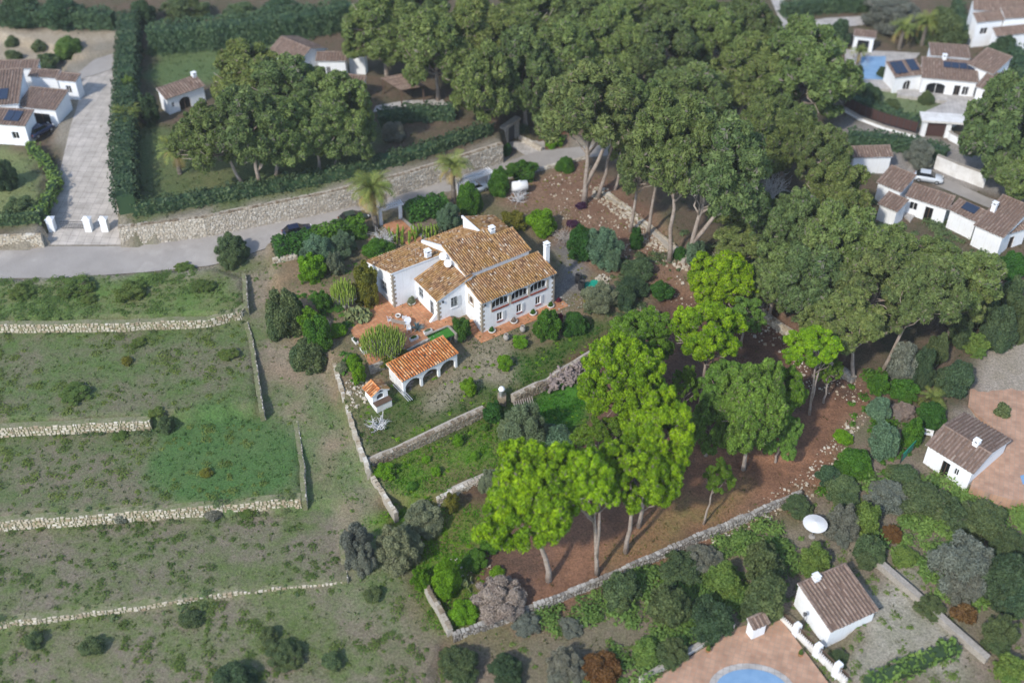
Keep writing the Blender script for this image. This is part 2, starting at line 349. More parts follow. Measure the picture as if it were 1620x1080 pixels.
# ------------------------------------------------------------------ foliage helpers
def leaves(C, NRM, size, rng, asp=.55, jit=.5, radial=0.0):
    """one small folded quad per point, facing roughly along NRM"""
    n = len(C); nr = NRM+rng.normal(0, jit, (n, 3)); nr /= np.linalg.norm(nr, axis=1)[:, None]+1e-9
    r = rng.normal(0, 1, (n, 3)); t = np.cross(nr, r); t /= np.linalg.norm(t, axis=1)[:, None]+1e-9; b = np.cross(nr, t)
    if radial:
        m = rng.random(n) < radial; t2 = NRM*.9+np.array([0, 0, .3])+rng.normal(0, .35, (n, 3)); t2 /= np.linalg.norm(t2, axis=1)[:, None]; b2 = np.cross(t2, r); b2 /= np.linalg.norm(b2, axis=1)[:, None]+1e-9
        t = np.where(m[:, None], t2, t); b = np.where(m[:, None], b2*.7, b); nr = np.where(m[:, None], np.cross(t2, b2), nr)
    sz = (size*rng.uniform(.65, 1.35, n))[:, None]
    V = np.empty((n, 4, 3)); V[:, 0] = C-t*sz; V[:, 1] = C-b*sz*asp+nr*sz*.15; V[:, 2] = C+t*sz; V[:, 3] = C+b*sz*asp+nr*sz*.15
    return V.reshape(-1, 3), np.arange(4*n).reshape(n, 4)
def sphere_pts(n, rng):
    p = rng.normal(0, 1, (n, 3)); return p/np.linalg.norm(p, axis=1)[:, None]
def blob_crown(name, blobs, per, size, rng, asp=.55, jit=.5, under=.35, shell=(.72, 1.06), radial=0.0, unit=False):
    """leaves over a set of ellipsoids (x,y,z,rx,ry,rz); leaves buried deep in a neighbour are dropped"""
    B = np.array(blobs, float); Cs, Ns, Ks = [], [], []
    for i, (x, y, z, rx, ry, rz) in enumerate(B):
        n = max(8, int(per*(rx*ry+ry*rz+rx*rz)/3)); d = sphere_pts(n, rng)
        d = d[(d[:, 2] > -.25) | (rng.random(n) < under)]
        r = rng.uniform(shell[0], shell[1], len(d))[:, None]; rr = np.array([rx, ry, rz])
        p = np.array([x, y, z])+d*rr*r; nr = d/rr; nr /= np.linalg.norm(nr, axis=1)[:, None]
        keep = np.ones(len(p), bool)
        for j in np.nonzero((np.abs(B[:, 0]-x) < B[:, 3]+rx) & (np.abs(B[:, 1]-y) < B[:, 4]+ry) & (np.abs(B[:, 2]-z) < B[:, 5]+rz))[0]:
            if j == i: continue
            keep &= (((p-B[j, :3])/B[j, 3:])**2).sum(1) > .5
        Cs.append(p[keep]); Ns.append(nr[keep]); Ks.append(np.full(keep.sum(), rng.random()))
    C = np.vstack(Cs); NR = np.vstack(Ns); K = np.concatenate(Ks)
    if unit:
        rr_ = np.quantile(np.linalg.norm(C[:, :2], axis=1), .985); hi_, lo_ = np.quantile(C[:, 2], .99), np.quantile(C[:, 2], .01); zs_ = (hi_-lo_)/2 if unit == 'ball' else hi_; C = C/np.array([rr_, rr_, zs_]); C[:, 2] -= (hi_+lo_)/(hi_-lo_) if unit == 'ball' else 0
    V, Q = leaves(C, NR, size, rng, asp, jit, radial)
    return np_mesh(name, V, Q, {'clump': np.repeat(K, 4)})
def pine_crown(name, seed, lobes=11, flat=.78, size=.037, per=2000, open_=0.0):
    """unit crown: big lobes, each dressed with small upturned tufts"""
    rng = np.random.default_rng(seed); bl = []
    for i in range(lobes):
        a = 2*math.pi*(i*.618+rng.uniform(-.06, .06)); u = (i+.5)/lobes
        zz = 1-1.55*u; rad = math.sqrt(max(0, 1-min(1, abs(zz))**2))
        c = np.array([math.cos(a)*rad, math.sin(a)*rad, zz*flat])*(.66+rng.uniform(-.16, .22)); R_ = rng.uniform(.2, .36)
        k = int(17+9*rng.random())
        d = sphere_pts(k*2, rng); d = d[(d@(c+np.array([0, 0, .6]))) > -.45*np.linalg.norm(c+np.array([0, 0, .6]))][:k]
        for q in d:
            if rng.random() < open_: continue
            p = c+q*R_*rng.uniform(.7, 1.12)*np.array([1, 1, .8]); r = rng.uniform(.055, .115)
            bl.append((*p, r, r, r*.85))
    return blob_crown(name, bl, per*42, size, rng, .42, .7, .3, (.5, 1.2), .3, True)
def round_crown(name, seed, lobes=46, rz=.8, lob=(.14, .34), per=15000, size=.068, asp=.55, low=-.8):
    rng = np.random.default_rng(seed); bl = []
    for d in sphere_pts(lobes*3, rng):
        if d[2] < low: continue
        r = rng.uniform(*lob); k_ = (1-r*.75)*rng.uniform(.72, 1.12); bl.append((d[0]*k_, d[1]*k_, d[2]*rz*k_, r, r, r*.9))
        if len(bl) >= lobes: break
    bl.append((0, 0, 0, .6, .6, .55*rz))
    return blob_crown(name, bl, per, size, rng, asp, .95, .4, (.5, 1.25), .25, 'ball')
CROWN = {}
def crowns():
    for i in range(3): CROWN['pine', i] = pine_crown('pine_crown', 20+i, lobes=17+(i % 3)*3, flat=(.82, .9, .74, .95, .8)[i])
    for i in range(2): CROWN['pineopen', i] = pine_crown('open_pine_crown', 40+i, lobes=15, flat=1.0, open_=.4, size=.045, per=1400)
    for i in range(3): CROWN['pinefar', i] = pine_crown('far_pine_crown', 60+i, lobes=17+2*i, flat=(.85, .75, .95)[i], size=.055, per=1000)
    for i in range(4): CROWN['round', i] = round_crown('round_crown', 80+i)
    for i in range(2): CROWN['olive', i] = round_crown('olive_crown', 90+i, lobes=56, lob=(.1, .26), size=.055, asp=.32, per=22000)
    for i in range(2): CROWN['loose', i] = round_crown('loose_crown', 100+i, lobes=30, rz=.9, lob=(.1, .26), per=12000, size=.075, low=-.9)
    for i in range(2): CROWN['small', i] = round_crown('small_crown', 110+i, lobes=12, lob=(.3, .5), per=3200, size=.13)
    CROWN['cypress', 0] = round_crown('column_crown', 120, lobes=44, rz=1.0, lob=(.2, .34), per=14000, size=.06, low=-1)
crowns()
def limb_path(a, b, n, wob, rng):
    a, b = Vector(a), Vector(b); return [a.lerp(b, i/n)+(Vector(rng.normal(0, wob, 3)) if 0 < i < n else Vector((0,0,0))) for i in range(n+1)]
def trunk_mesh(top, rad, crown_r, rng, limbs=5, fork=False, bend=.25, start=.55):
    """tapered trunk from the origin to `top` (local), limbs reaching into the crown"""
    mb = MB(); top = Vector(top); path = limb_path((0, 0, -.3), Vector((top.x*.55, top.y*.55, top.z)), 6, bend*rad*1.1, rng)
    mb.tube(path, [rad*1.25]+[rad*(1-.09*i) for i in range(1, 7)], 8)
    for i in range(limbs):
        k = start+(1-start)*rng.random(); p = path[0].lerp(path[-1], k) if True else path[-1]
        j = min(5, int(k*6)); p = path[j].lerp(path[j+1], k*6-j)
        a = rng.uniform(0, 6.28); e = top+Vector((math.cos(a)*crown_r*.8, math.sin(a)*crown_r*.8, rng.uniform(-.3, .55)*crown_r))
        lp = limb_path(p, e, 4, crown_r*.05, rng); mb.tube(lp, [rad*.45, rad*.36, rad*.27, rad*.19, rad*.1], 5)
    if fork:
        p = path[1].lerp(path[2], .3); e = top+Vector((crown_r*.5, 0, -.1*crown_r)); mb.tube(limb_path(p, e, 5, .05, rng), [rad*.85, rad*.8, rad*.7, rad*.6, rad*.45, rad*.3], 7)
    return mb
TREE_N = [0]
def tree(name, label, cat, base_, cc, cr, rz, crown, mat, bark='bark', trad=None, limbs=5, fork=False, group=None, lean=None):
    """base_ = foot on the ground, cc = crown centre, cr = horizontal radius, rz = vertical radius"""
    TREE_N[0] += 1; rng = np.random.default_rng(500+TREE_N[0])
    t = thing(name, label, cat, base_, 0, group); rel = Vector(cc)-Vector(base_)
    trad = trad or max(.09, .045*cr+.07)
    trunk_mesh(rel+Vector((0, 0, -.1*rz)), trad, cr, rng, limbs if cr < 2.2 else limbs+9, fork).build('trunk', bark, t, True)
    c = link('crown', CROWN[crown], None, t); c.location = rel; k1 = rng.uniform(.93, 1.08); c.scale = (cr*k1, cr/k1, rz); c.rotation_euler = (0, 0, rng.uniform(0, 6.28))
    set_mat(c, mat)
    if crown[0] in ('round', 'olive', 'loose') and cr > 1.0:
        for j in range(2):
            k2 = rng.uniform(.45, .68); a = rng.uniform(0, 6.28); c2 = link('crown', CROWN[crown[0], (crown[1]+1+j) % 2], None, t); set_mat(c2, mat)
            c2.location = rel+Vector((math.cos(a)*cr*.55, math.sin(a)*cr*.55, -rz*.3)); c2.scale = (cr*k2, cr*k2, rz*k2*rng.uniform(.8, 1.15)); c2.rotation_euler = (0, 0, a*3)
        c.scale = (cr*k1*.9, cr/k1*.9, rz*.95)
    return t
def set_mat(o, mat):
    if len(o.data.materials) == 0: o.data.materials.append(MATS['leaf_green'])
    s = o.material_slots[0]; s.link = 'OBJECT'; s.material = MATS[mat]
def pine(label, cx, cy, cw, ch=None, foot=None, up=None, mat='pine_far', kind_='pinefar', var=None, fork=False, group='pines of the wood around the villa', trad=None, dy=0.0):
    """crown centre, width and height in photo pixels; foot pixel where the trunk shows, else crown height over ground"""
    ch = ch or cw*.9
    if foot:
        b = G(*foot); yy = b.y+dy; zc = zat(yy, cy); d = yy*CT+(CAMH-zc)*ST; c = Vector(((cx-810)/F*d, yy, zc))
    else:
        c, b = over(cx, cy, up or 6.5)
    s = ppm(c); cr = cw/2/s; n = {'pine': 3, 'pineopen': 2, 'pinefar': 3}[kind_]
    dp = math.atan2(CAMH-c.z, c.y); hh = ch/2/s; rz = math.sqrt(max((.5*cr)**2, hh*hh-(cr*math.sin(dp)*.9)**2))/math.cos(dp); rz = min(max(rz, .6*cr), cr*1.3)
    v = var % n if var is not None else TREE_N[0] % n
    return tree('pine_tree', label, 'pine', b, c, cr, rz, (kind_, v), mat, 'bark', trad, 6, fork, group)
def shrub(name, label, cat, cx, cy, wpx, hpx=None, mat='leaf_green', crown='round', var=0, group=None, stem='bark_dark', lift=.0):
    """bush standing on the ground: centre pixel, width and height in photo pixels"""
    hpx = hpx or wpx*.85
    up = .8
    for _ in range(4):
        c, b = over(cx, cy, up); s = ppm(c); r = wpx/2/s
        dep = math.asin(min(1, (CAMH-c.z)/max(1, c.length if False else math.hypot(c.y, CAMH-c.z)))); ca, sa = math.cos(dep), math.sin(dep)
        rz = math.sqrt(max((.35*r)**2, ((hpx/2/s)**2-(r*sa)**2)))/ca if hpx/2/s > r*sa else (.5*r if mat != 'weed_far' else .3*r)
        rz = min(rz, 1.6*r); up = rz*.85+lift
    n = {'round': 4, 'olive': 2, 'loose': 2, 'small': 2, 'cypress': 1}[crown]
    return tree(name, label, cat, b, (c.x, c.y, b.z+up), r, rz, (crown, var % n), mat, stem, max(.04, .05*r), 4 if crown != 'small' else 2, False, group)
def hedge(name, label, pts, width, height, mat='leaf_hedge', size=.2, per=42, group=None, wob=.2):
    """clipped hedge along world points; pts carry their ground height"""
    t = thing(name, label, 'hedge', pts[0], 0, group); rng = np.random.default_rng(len(label)*7+int(abs(pts[0].x)*10)); o = pts[0]
    Cs, Ns = [], []; core = MB()
    for a, b in zip(pts[:-1], pts[1:]):
        d = Vector((b.x-a.x, b.y-a.y, 0)); L = d.length; d /= L; nrm = Vector((d.y, -d.x, 0))
        per_ = 2*height+width; n = int(L*per_*per); s = rng.uniform(-.02, 1.02, n); q = rng.uniform(0, per_, n)
        lat = np.where(q < height, -width/2, np.where(q < height+width, q-height-width/2, width/2)); zz = np.where(q < height, q, np.where(q < height+width, height, per_-q))
        nx = np.where(q < height, -1.0, np.where(q < height+width, 0.0, 1.0)); nz = np.where((q >= height) & (q < height+width), 1.0, .25)
        bulge = wob*(np.sin(s*L*1.7+a.x)+.7*np.sin(s*L*3.9+zz*2.1)+rng.normal(0, .5, n))
        lat = lat+nx*bulge; zz = zz+np.where(nz > .9, bulge, 0)
        x = a.x+(b.x-a.x)*s+nrm.x*lat-o.x; y = a.y+(b.y-a.y)*s+nrm.y*lat-o.y; z = a.z+(b.z-a.z)*s+zz-o.z
        Cs.append(np.stack([x, y, z], 1)); Ns.append(np.stack([nrm.x*nx, nrm.y*nx, nz], 1))
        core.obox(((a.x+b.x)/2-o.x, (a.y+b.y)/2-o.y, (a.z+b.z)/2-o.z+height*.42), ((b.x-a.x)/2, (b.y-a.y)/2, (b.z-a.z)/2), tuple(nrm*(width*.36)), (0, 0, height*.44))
    C = np.vstack(Cs); V, Q = leaves(C, np.vstack(Ns), size, rng, .6, .6)
    k = .5+.5*np.sin(C[:, 0]*.9)*np.cos(C[:, 1]*1.1)
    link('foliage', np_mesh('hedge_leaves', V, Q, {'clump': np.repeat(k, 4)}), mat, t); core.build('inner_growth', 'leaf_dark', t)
    return t
def bare_bush(name, label, loc, r, hgt, mat='twig', n=26, seed=1, rad=.035, cat='bush', group=None):
    t = thing(name, label, cat, loc, 0, group); rng = np.random.default_rng(seed); mb = MB()
    for i in range(n):
        a = rng.uniform(0, 6.28); el = rng.uniform(.25, 1.0); e = Vector((math.cos(a)*r*(1.1-el*.6), math.sin(a)*r*(1.1-el*.6), hgt*el))
        p = limb_path((rng.normal(0, r*.08), rng.normal(0, r*.08), -.05), e, 4, r*.06, rng); mb.tube(p, [rad*1.6, rad*1.3, rad, rad*.7, rad*.35], 4, False)
        for k in range(5):
            q = p[1+k % 3].lerp(p[2+k % 3], rng.random()); f = q+Vector(rng.normal(0, .28*r, 3))+Vector((e.x, e.y, 0))*.18+Vector((0, 0, .12*hgt))
            mb.tube([q, q.lerp(f, .5)+Vector(rng.normal(0, .04*r, 3)), f], [rad*.7, rad*.5, rad*.25], 3, False)
    kind(mb.build('branches', mat, t), 'stuff'); return t

# ------------------------------------------------------------------ stonework
def stones_on(name, mat, parent, a, b, z0a, z0b, z1a, z1b, nrm, rng, sw=.42, sh=.26, proud=.07, mb=None):
    """irregular stones over a wall face from a to b (2D, local); nrm = outward"""
    own = mb is None; mb = mb or MB(); a, b = Vector((*a, 0)), Vector((*b, 0)); L = (b-a).length; d = (b-a)/L; nrm = Vector((*nrm, 0)).normalized()
    H_ = max(z1a-z0a, z1b-z0b); rows = max(1, int(H_/sh)); y = 0.0
    for r_ in range(rows):
        x = -rng.uniform(0, sw)
        while x < L:
            wd = sw*rng.uniform(.55, 1.5); x0, x1 = max(0, x), min(L, x+wd); x += wd
            if x1-x0 < .08: continue
            s = (x0+x1)/2/L; lo, hi = z0a+(z0b-z0a)*s, z1a+(z1b-z1a)*s; hh = (hi-lo)/rows
            zc = lo+(r_+.5)*hh+rng.normal(0, .03); gp = .025
            c = a+d*((x0+x1)/2)+Vector((0, 0, zc))+nrm*rng.uniform(-.03, .03)
            hx, hz_, hy = (x1-x0)/2-gp, hh/2-gp*.6+rng.uniform(-.03, .03), proud*rng.uniform(.6, 1.4)
            j = lambda: rng.uniform(.78, 1.02)
            vs = []
            for k in (-1, 1):
                q = .78 if k == 1 else 1.0
                for i, l in ((-1,-1),(1,-1),(1,1),(-1,1)): vs.append(c+d*(hx*i*q*j())+Vector((0, 0, hz_*l*q*j()))+nrm*(hy*k))
            mb.add(vs, [(4,5,6,7),(0,1,5,4),(1,2,6,5),(2,3,7,6),(3,0,4,7)])
    if own: return kind(mb.build(name, mat, parent), 'stuff')
    return mb
def stone_wall(label, pts, z0, z1, thick=.5, stone='stone', sw=.45, sh=.28, back=.3, cap=True, group=None, name='dry_stone_wall', core='mortar', cat='wall', both=False, capmat=None):
    """retaining or free wall; pts world 2D left to right as seen from its face, z0/z1 lists of foot and top heights"""
    n = len(pts); t = thing(name, label, cat, (pts[0][0], pts[0][1], z0[0]), 0, group); ox, oy, oz = pts[0][0], pts[0][1], z0[0]
    rng = np.random.default_rng(int(abs(ox*13+oy*7))); mbs, cor, cp = MB(), MB(), MB()
    for i in range(n-1):
        a, b = Vector(pts[i]), Vector(pts[i+1]); d = (b-a).normalized(); nr = Vector((d.y, -d.x))
        la, lb = (a.x-ox, a.y-oy), (b.x-ox, b.y-oy)
        stones_on('', None, None, la, lb, z0[i]-oz, z0[i+1]-oz, z1[i]-oz, z1[i+1]-oz, nr, rng, sw, sh, mb=mbs)
        if both:
            la2, lb2 = (b.x-ox-nr.x*thick, b.y-oy-nr.y*thick), (a.x-ox-nr.x*thick, a.y-oy-nr.y*thick)
            stones_on('', None, None, la2, lb2, z0[i+1]-oz, z0[i]-oz, z1[i+1]-oz, z1[i]-oz, -nr, rng, sw, sh, mb=mbs)
        q = [Vector(la), Vector(lb), Vector(lb)-nr*thick, Vector(la)-nr*thick]; zz0 = [z0[i]-.4-oz, z0[i+1]-.4-oz]*1; 
        lo = [z0[i]-.4-oz, z0[i+1]-.4-oz, z0[i+1]-.4-oz, z0[i]-.4-oz]; hi = [z1[i]-.03-oz, z1[i+1]-.03-oz, z1[i+1]-.03-oz, z1[i]-.03-oz]
        cor.add([(p.x, p.y, z) for p, z in zip(q, lo)]+[(p.x, p.y, z) for p, z in zip(q, hi)], [(4,5,6,7),(0,1,5,4),(1,2,6,5),(2,3,7,6),(3,0,4,7)])
        if cap:
            L = (b-a).length; k = max(1, int(L/.4))
            for m_ in range(k):
                s0, s1 = m_/k, (m_+1)/k; cw_ = min(thick, .45); c = a.lerp(b, (s0+s1)/2)-nr*cw_*.5; zc = z1[i]+(z1[i+1]-z1[i])*(s0+s1)/2-oz+rng.uniform(-.02, .05)
                ang = rng.normal(0, .06); dd = Vector((d.x*math.cos(ang)-d.y*math.sin(ang), d.x*math.sin(ang)+d.y*math.cos(ang), 0)); nn = Vector((dd.y, -dd.x, 0))
                cp.obox((c.x-ox, c.y-oy, zc+.02), dd*(L/k/2*rng.uniform(.7, 1.05)), nn*(cw_/2*rng.uniform(.6, 1.15)), (0, 0, rng.uniform(.04, .1)))
    kind(mbs.build('stone', stone, t), 'stuff'); cor.build('wall_core', core, t)
    if cap: kind(cp.build('coping_stone', capmat or stone, t), 'stuff')
    return kind(t, 'thing')

# ------------------------------------------------------------------ ground and its colours
def B(px, py):                                    # the bare slope under a pixel
    z = 0.0
    for _ in range(12): p = P(px, py, z); z = float(base(p.y))
    return P(px, py, z)
XS = np.concatenate([np.linspace(-700, -136, 8)[:-1], np.arange(-135, 135.1, .6), np.linspace(136, 700, 8)[1:]])
YS = np.concatenate([np.linspace(-200, 41, 6)[:-1], np.arange(42, 262, .6), np.linspace(263, 1200, 9)[1:]])
GX, GY = np.meshgrid(XS, YS); GZ = h(GX, GY)
rg = np.random.default_rng(3)
GZ = GZ+rg.normal(0, .025, GZ.shape)
C1 = np.empty(GX.shape+(3,)); C2 = np.empty(GX.shape+(3,)); TD = np.zeros(GX.shape); TC = np.zeros(GX.shape+(3,))
C1[:] = (.22, .17, .13); C2[:] = (.14, .15, .075); TD[:] = .0; TC[:] = (.08, .1, .04)
WX = GX+1.0*np.sin(GY*.55+1.7*np.sin(GX*.37))+.6*np.sin(GY*1.7+GX*.9); WY = GY+1.0*np.sin(GX*.6+1.3*np.sin(GY*.33))+.6*np.sin(GX*1.5-GY*1.1)
def zone(pts, z, c1, c2, td=0.0, tc=(.08, .1, .04)):
    m = inside(poly(pts, z), WX, WY); C1[m] = c1; C2[m] = c2; TD[m] = td; TC[m] = tc
FIELD = ((.215, .18, .135), (.115, .16, .05))
zone([(-200,430),(400,420),(640,1200),(-400,1200)], -1, *FIELD, .8, (.15, .18, .07))
zone([(-200,440),(340,424),(388,490),(330,508),(-200,517)], .8, (.17, .18, .08), (.11, .19, .045), 1.4, (.15, .21, .05))
zone([(-200,515),(388,510),(412,648),(240,668),(-200,684)], -.6, (.18, .165, .105), (.1, .16, .045), 1.2, (.14, .2, .06))
zone([(-200,684),(240,672),(260,800),(-200,824)], -2, (.2, .17, .12), (.105, .155, .05), 1.1, (.14, .2, .07))
zone([(240,672),(414,652),(466,665),(478,786),(250,802)], -2, (.1, .165, .055), (.075, .155, .045), 2.2, (.1, .19, .055))
zone([(392,420),(450,420),(480,540),(545,640),(590,900),(550,900),(490,700),(430,560)], -1, (.29, .235, .175), (.17, .165, .09), .8, (.15, .18, .07))      # track
zone([(412,652),(440,600),(520,610),(560,680),(590,760),(610,900),(640,1000),(545,930),(545,800),(482,790),(468,664)], -2.2, (.2, .19, .12), (.11, .17, .055), 1.3, (.12, .19, .06))
zone([(428,560),(440,556),(462,604),(505,680),(552,768),(585,840),(572,846),(538,772),(490,690),(446,612)], -1.8, (.3, .225, .155), (.25, .19, .13), .1)
zone([(-300,-250),(2000,-250),(1800,700),(1360,590),(1050,440),(920,250),(770,260),(195,390),(-200,395)], 2, (.15, .105, .075), (.1, .095, .055), .3, (.1, .12, .05))   # wood floor
zone([(240,80),(480,60),(480,110),(330,130),(240,150)], 5, (.1, .15, .06), (.12, .165, .065), 1.2, (.11, .17, .06))
zone([(200,200),(600,200),(600,290),(200,340)], 5, (.15, .16, .07), (.1, .14, .055), .8, (.11, .15, .05))
zone([(-80,240),(60,240),(72,330),(60,350),(-80,350)], 3.5, (.2, .22, .09), (.15, .19, .08), .6, (.1, .13, .05))
zone([(-80,44),(186,50),(186,112),(60,112),(-80,112)], 5.5, (.4, .34, .26), (.34, .28, .2))
zone([(1380,140),(1500,150),(1480,195),(1380,180)], 2, (.19, .22, .11), (.15, .2, .09), .8, (.11, .15, .06))
zone([(1320,180),(1620,240),(1700,330),(1360,260)], 2, (.3, .275, .25), (.24, .22, .2))
zone([(1560,560),(1640,520),(1720,540),(1720,830),(1530,800),(1525,650)], -2, (.38, .33, .28), (.3, .26, .2))
zone([(700,1010),(848,954),(962,910),(1264,787),(1292,764),(1700,720),(1800,1200),(600,1200)], -4.2, (.24, .185, .145), (.17, .155, .095), .5, (.13, .15, .06))
zone([(1250,790),(1340,800),(1330,870),(1180,880),(1150,850)], -3.5, (.27, .235, .18), (.2, .175, .13), .1)
zone([(1385,905),(1440,890),(1540,1040),(1480,1060),(1340,1050)], -3.5, (.37, .34, .28), (.25, .24, .17), .2, (.1, .12, .05))
# inside the villa's plot
zone([(-120,395),(75,386),(195,386),(410,354),(640,302),(800,252),(925,228),(1120,196),(1130,230),(925,256),(770,292),(560,354),(425,392),(340,424),(-120,446)], 1, (.3, .27, .22), (.24, .21, .16), 0.0)
zone([(70,395),(198,392),(192,90),(112,120)], 2.5, (.3, .27, .22), (.24, .21, .16), 0.0)
PLOT = [(425,397),(560,361),(650,332),(770,298),(850,278),(925,257),(1000,320),(1092,405),(1200,490),(1350,590),(1375,640),(1290,762),(1262,785),(960,908),(848,952),(715,1000),(650,910),(600,778),(580,734),(545,645),(527,588),(440,470)]
zone(PLOT, 0, (.24, .175, .115), (.15, .14, .07), .3, (.1, .18, .03))
zone([(700,850),(690,792),(802,742),(880,720),(940,640),(868,603),(1040,494),(1060,460),(1200,490),(1350,590),(1375,640),(1290,762),(1262,785),(960,908),(848,952),(780,950)], -2.3, (.19, .105, .07), (.105, .066, .047), .05, (.09, .1, .03))
zone([(850,890),(960,790),(1290,650),(1375,640),(1290,762),(1262,785),(960,908),(840,950)], -3.2, (.29, .15, .088), (.17, .092, .058), .12, (.12, .1, .03))  # sunlight on the open grove soil, painted in as a lighter brown
zone([(960,850),(1090,790),(1190,745),(1200,780),(1110,830),(950,898)], -3.6, (.24, .14, .07), (.2, .165, .06), .7, (.15, .15, .04))
zone([(580,734),(765,652),(800,636),(868,603),(940,640),(860,720),(802,742),(690,792),(600,778)], -2.3, (.09, .2, .015), (.17, .16, .06), 4.0, (.1, .25, .015))
zone([(800,636),(868,603),(945,610),(945,680),(830,690)], -2.3, (.05, .16, .014), (.06, .17, .018), 5.0, (.055, .19, .014))
zone([(590,830),(680,790),(760,810),(760,900),(740,960),(700,990)], -3.4, (.1, .23, .012), (.17, .15, .055), 3.4, (.11, .28, .014))
zone([(565,640),(800,570),(900,520),(1030,495),(868,600),(800,634),(765,650),(580,732)], -1, (.14, .13, .065), (.07, .12, .025), 3.0, (.06, .14, .02))
zone([(810,570),(900,535),(1040,488),(868,600),(815,600)], -1, (.05, .13, .015), (.09, .12, .03), 4.0, (.045, .155, .015))
zone([(650,625),(760,560),(800,545),(815,590),(690,650)], -.8, (.3, .265, .185), (.23, .2, .13), 1.0, (.1, .13, .04))
zone([(735,530),(800,530),(830,520),(830,555),(740,565)], 0, (.27, .23, .16), (.16, .15, .08), 1.2, (.08, .13, .03))
zone([(880,380),(920,400),(945,450),(900,480),(880,470)], .3, (.16, .155, .15), (.22, .21, .2))                                     # gravel yard
zone([(430,395),(480,420),(470,460),(520,470),(560,480),(500,560),(440,470)], 1.25, (.3, .21, .125), (.2, .145, .085), .3, (.12, .13, .04))
zone([(780,300),(925,255),(1000,320),(1092,405),(1060,440),(960,420),(880,390),(800,345)], 1, (.19, .105, .07), (.27, .175, .115), .15, (.13, .13, .05))
zone([(800,325),(850,330),(900,355),(880,385),(820,360)], 1, (.24, .185, .11), (.17, .13, .08), .5, (.15, .13, .05))
zone([(640,335),(700,330),(700,365),(660,375)], 1.25, (.2, .16, .125), (.15, .12, .09))
zone([(860,200),(920,215),(900,238),(860,232)], 1.5, (.2, .09, .05), (.16, .08, .045))
for A_ in (C1, C2):
    for _ in range(4):
        A_[1:-1, 1:-1] = (A_[1:-1, 1:-1]*2+A_[:-2, 1:-1]+A_[2:, 1:-1]+A_[1:-1, :-2]+A_[1:-1, 2:])/6
ny, nx = GX.shape; I = np.arange(nx*ny).reshape(ny, nx)
Q = np.stack([I[:-1, :-1], I[:-1, 1:], I[1:, 1:], I[1:, :-1]], -1).reshape(-1, 4)
gm = np_mesh('ground', np.stack([GX, GY, GZ], -1).reshape(-1, 3), Q, {'c1': C1.reshape(-1, 3), 'c2': C2.reshape(-1, 3)}, True)
kind(link('ground', gm, 'ground'), 'structure')
# grass and weeds as short upright blades
def grass(name, label, n, box, pick, hgt):
    r = np.random.default_rng(len(name)); x = r.uniform(box[0], box[1], n); y = r.uniform(box[2], box[3], n)
    ix = np.clip(np.searchsorted(XS, x), 1, len(XS)-1); iy = np.clip(np.searchsorted(YS, y), 1, len(YS)-1)
    patch = .5+.5*np.sin(x*.45+1.3*np.sin(y*.31))*np.cos(y*.52+np.sin(x*.27)*1.7)
    m = pick(x, y) & (r.random(n)*5 < TD[iy, ix]*(.35+1.3*patch)); x, y, ix, iy = x[m], y[m], ix[m], iy[m]; k = len(x)
    z = h(x, y); tc = TC[iy, ix]*r.uniform(.65, 1.4, (k, 1))*np.array([1, 1, 1])
    V = np.empty((k, 3, 3, 3)); sz = hgt*r.uniform(.5, 1.6, k)
    for b in range(3):
        a = r.uniform(0, 6.28, k); w_ = sz*r.uniform(.2, .4, k); bx, by = x+r.normal(0, .1, k), y+r.normal(0, .1, k); le = r.normal(0, .55, (k, 2))*sz[:, None]
        V[:, b, 0] = np.stack([bx-np.cos(a)*w_, by-np.sin(a)*w_, z-.03], 1); V[:, b, 1] = np.stack([bx+np.cos(a)*w_, by+np.sin(a)*w_, z-.03], 1); V[:, b, 2] = np.stack([bx+le[:, 0], by+le[:, 1], z+sz], 1)
    me = np_mesh(name, V.reshape(-1, 3), np.arange(9*k).reshape(-1, 3), {'tint': np.repeat(tc, 9, 0)})
    o = kind(link(name, me, 'grass'), 'stuff'); o['label'] = label; o['category'] = 'grass'; return k
def weeds(name, label, pts, z, n, mat, rad, seed, mul=.62, flt=.32, leaf=.14):
    pl = poly(pts, z); r = np.random.default_rng(seed); lo, hi = pl.min(0), pl.max(0); x, y = r.uniform(lo[0], hi[0], n*5), r.uniform(lo[1], hi[1], n*5)
    keep = inside(pl, x, y) & (np.sin(x*.33+2*np.sin(y*.21+seed))*np.cos(y*.41+1.4*np.sin(x*.19)) > r.uniform(-.7, .9, n*5)); x, y = x[keep][:n], y[keep][:n]; zz = h(x, y); C, Nn, K = [], [], []
    for a, b, c in zip(x, y, zz):
        q = r.uniform(*rad)*r.random()**.6; q *= mul; d = sphere_pts(int(14+90*q*q), r); d[:, 2] = np.abs(d[:, 2]); C.append(np.array([a, b, c])+d*np.array([q, q, q*flt])*r.uniform(.4, 1.1, (len(d), 1))); Nn.append(d*.5+np.array([0, 0, 1.0])); K.append(np.full(len(d), r.random()))
    V, Q = leaves(np.vstack(C), np.vstack(Nn), leaf, r, .45, .35); o = kind(link(name, np_mesh(name, V, Q, {'clump': np.repeat(np.concatenate(K), 4)}), mat), 'stuff'); o['label'] = label; o['category'] = 'weeds'
weeds('field_weeds', 'low weeds on the topmost field terrace', [(-90,447),(340,426),(384,445),(380,490),(-90,512)], .8, 380, 'weed_far', (.4, 1.8), 1)
weeds('field_weeds', 'low weeds on the second field terrace', [(-90,522),(385,514),(405,640),(-90,672)], -.6, 260, 'weed_far', (.4, 1.6), 2)
weeds('field_weeds', 'low weeds on the third field terrace', [(-90,690),(460,668),(470,780),(-90,815)], -2, 200, 'weed_far', (.4, 1.5), 3)
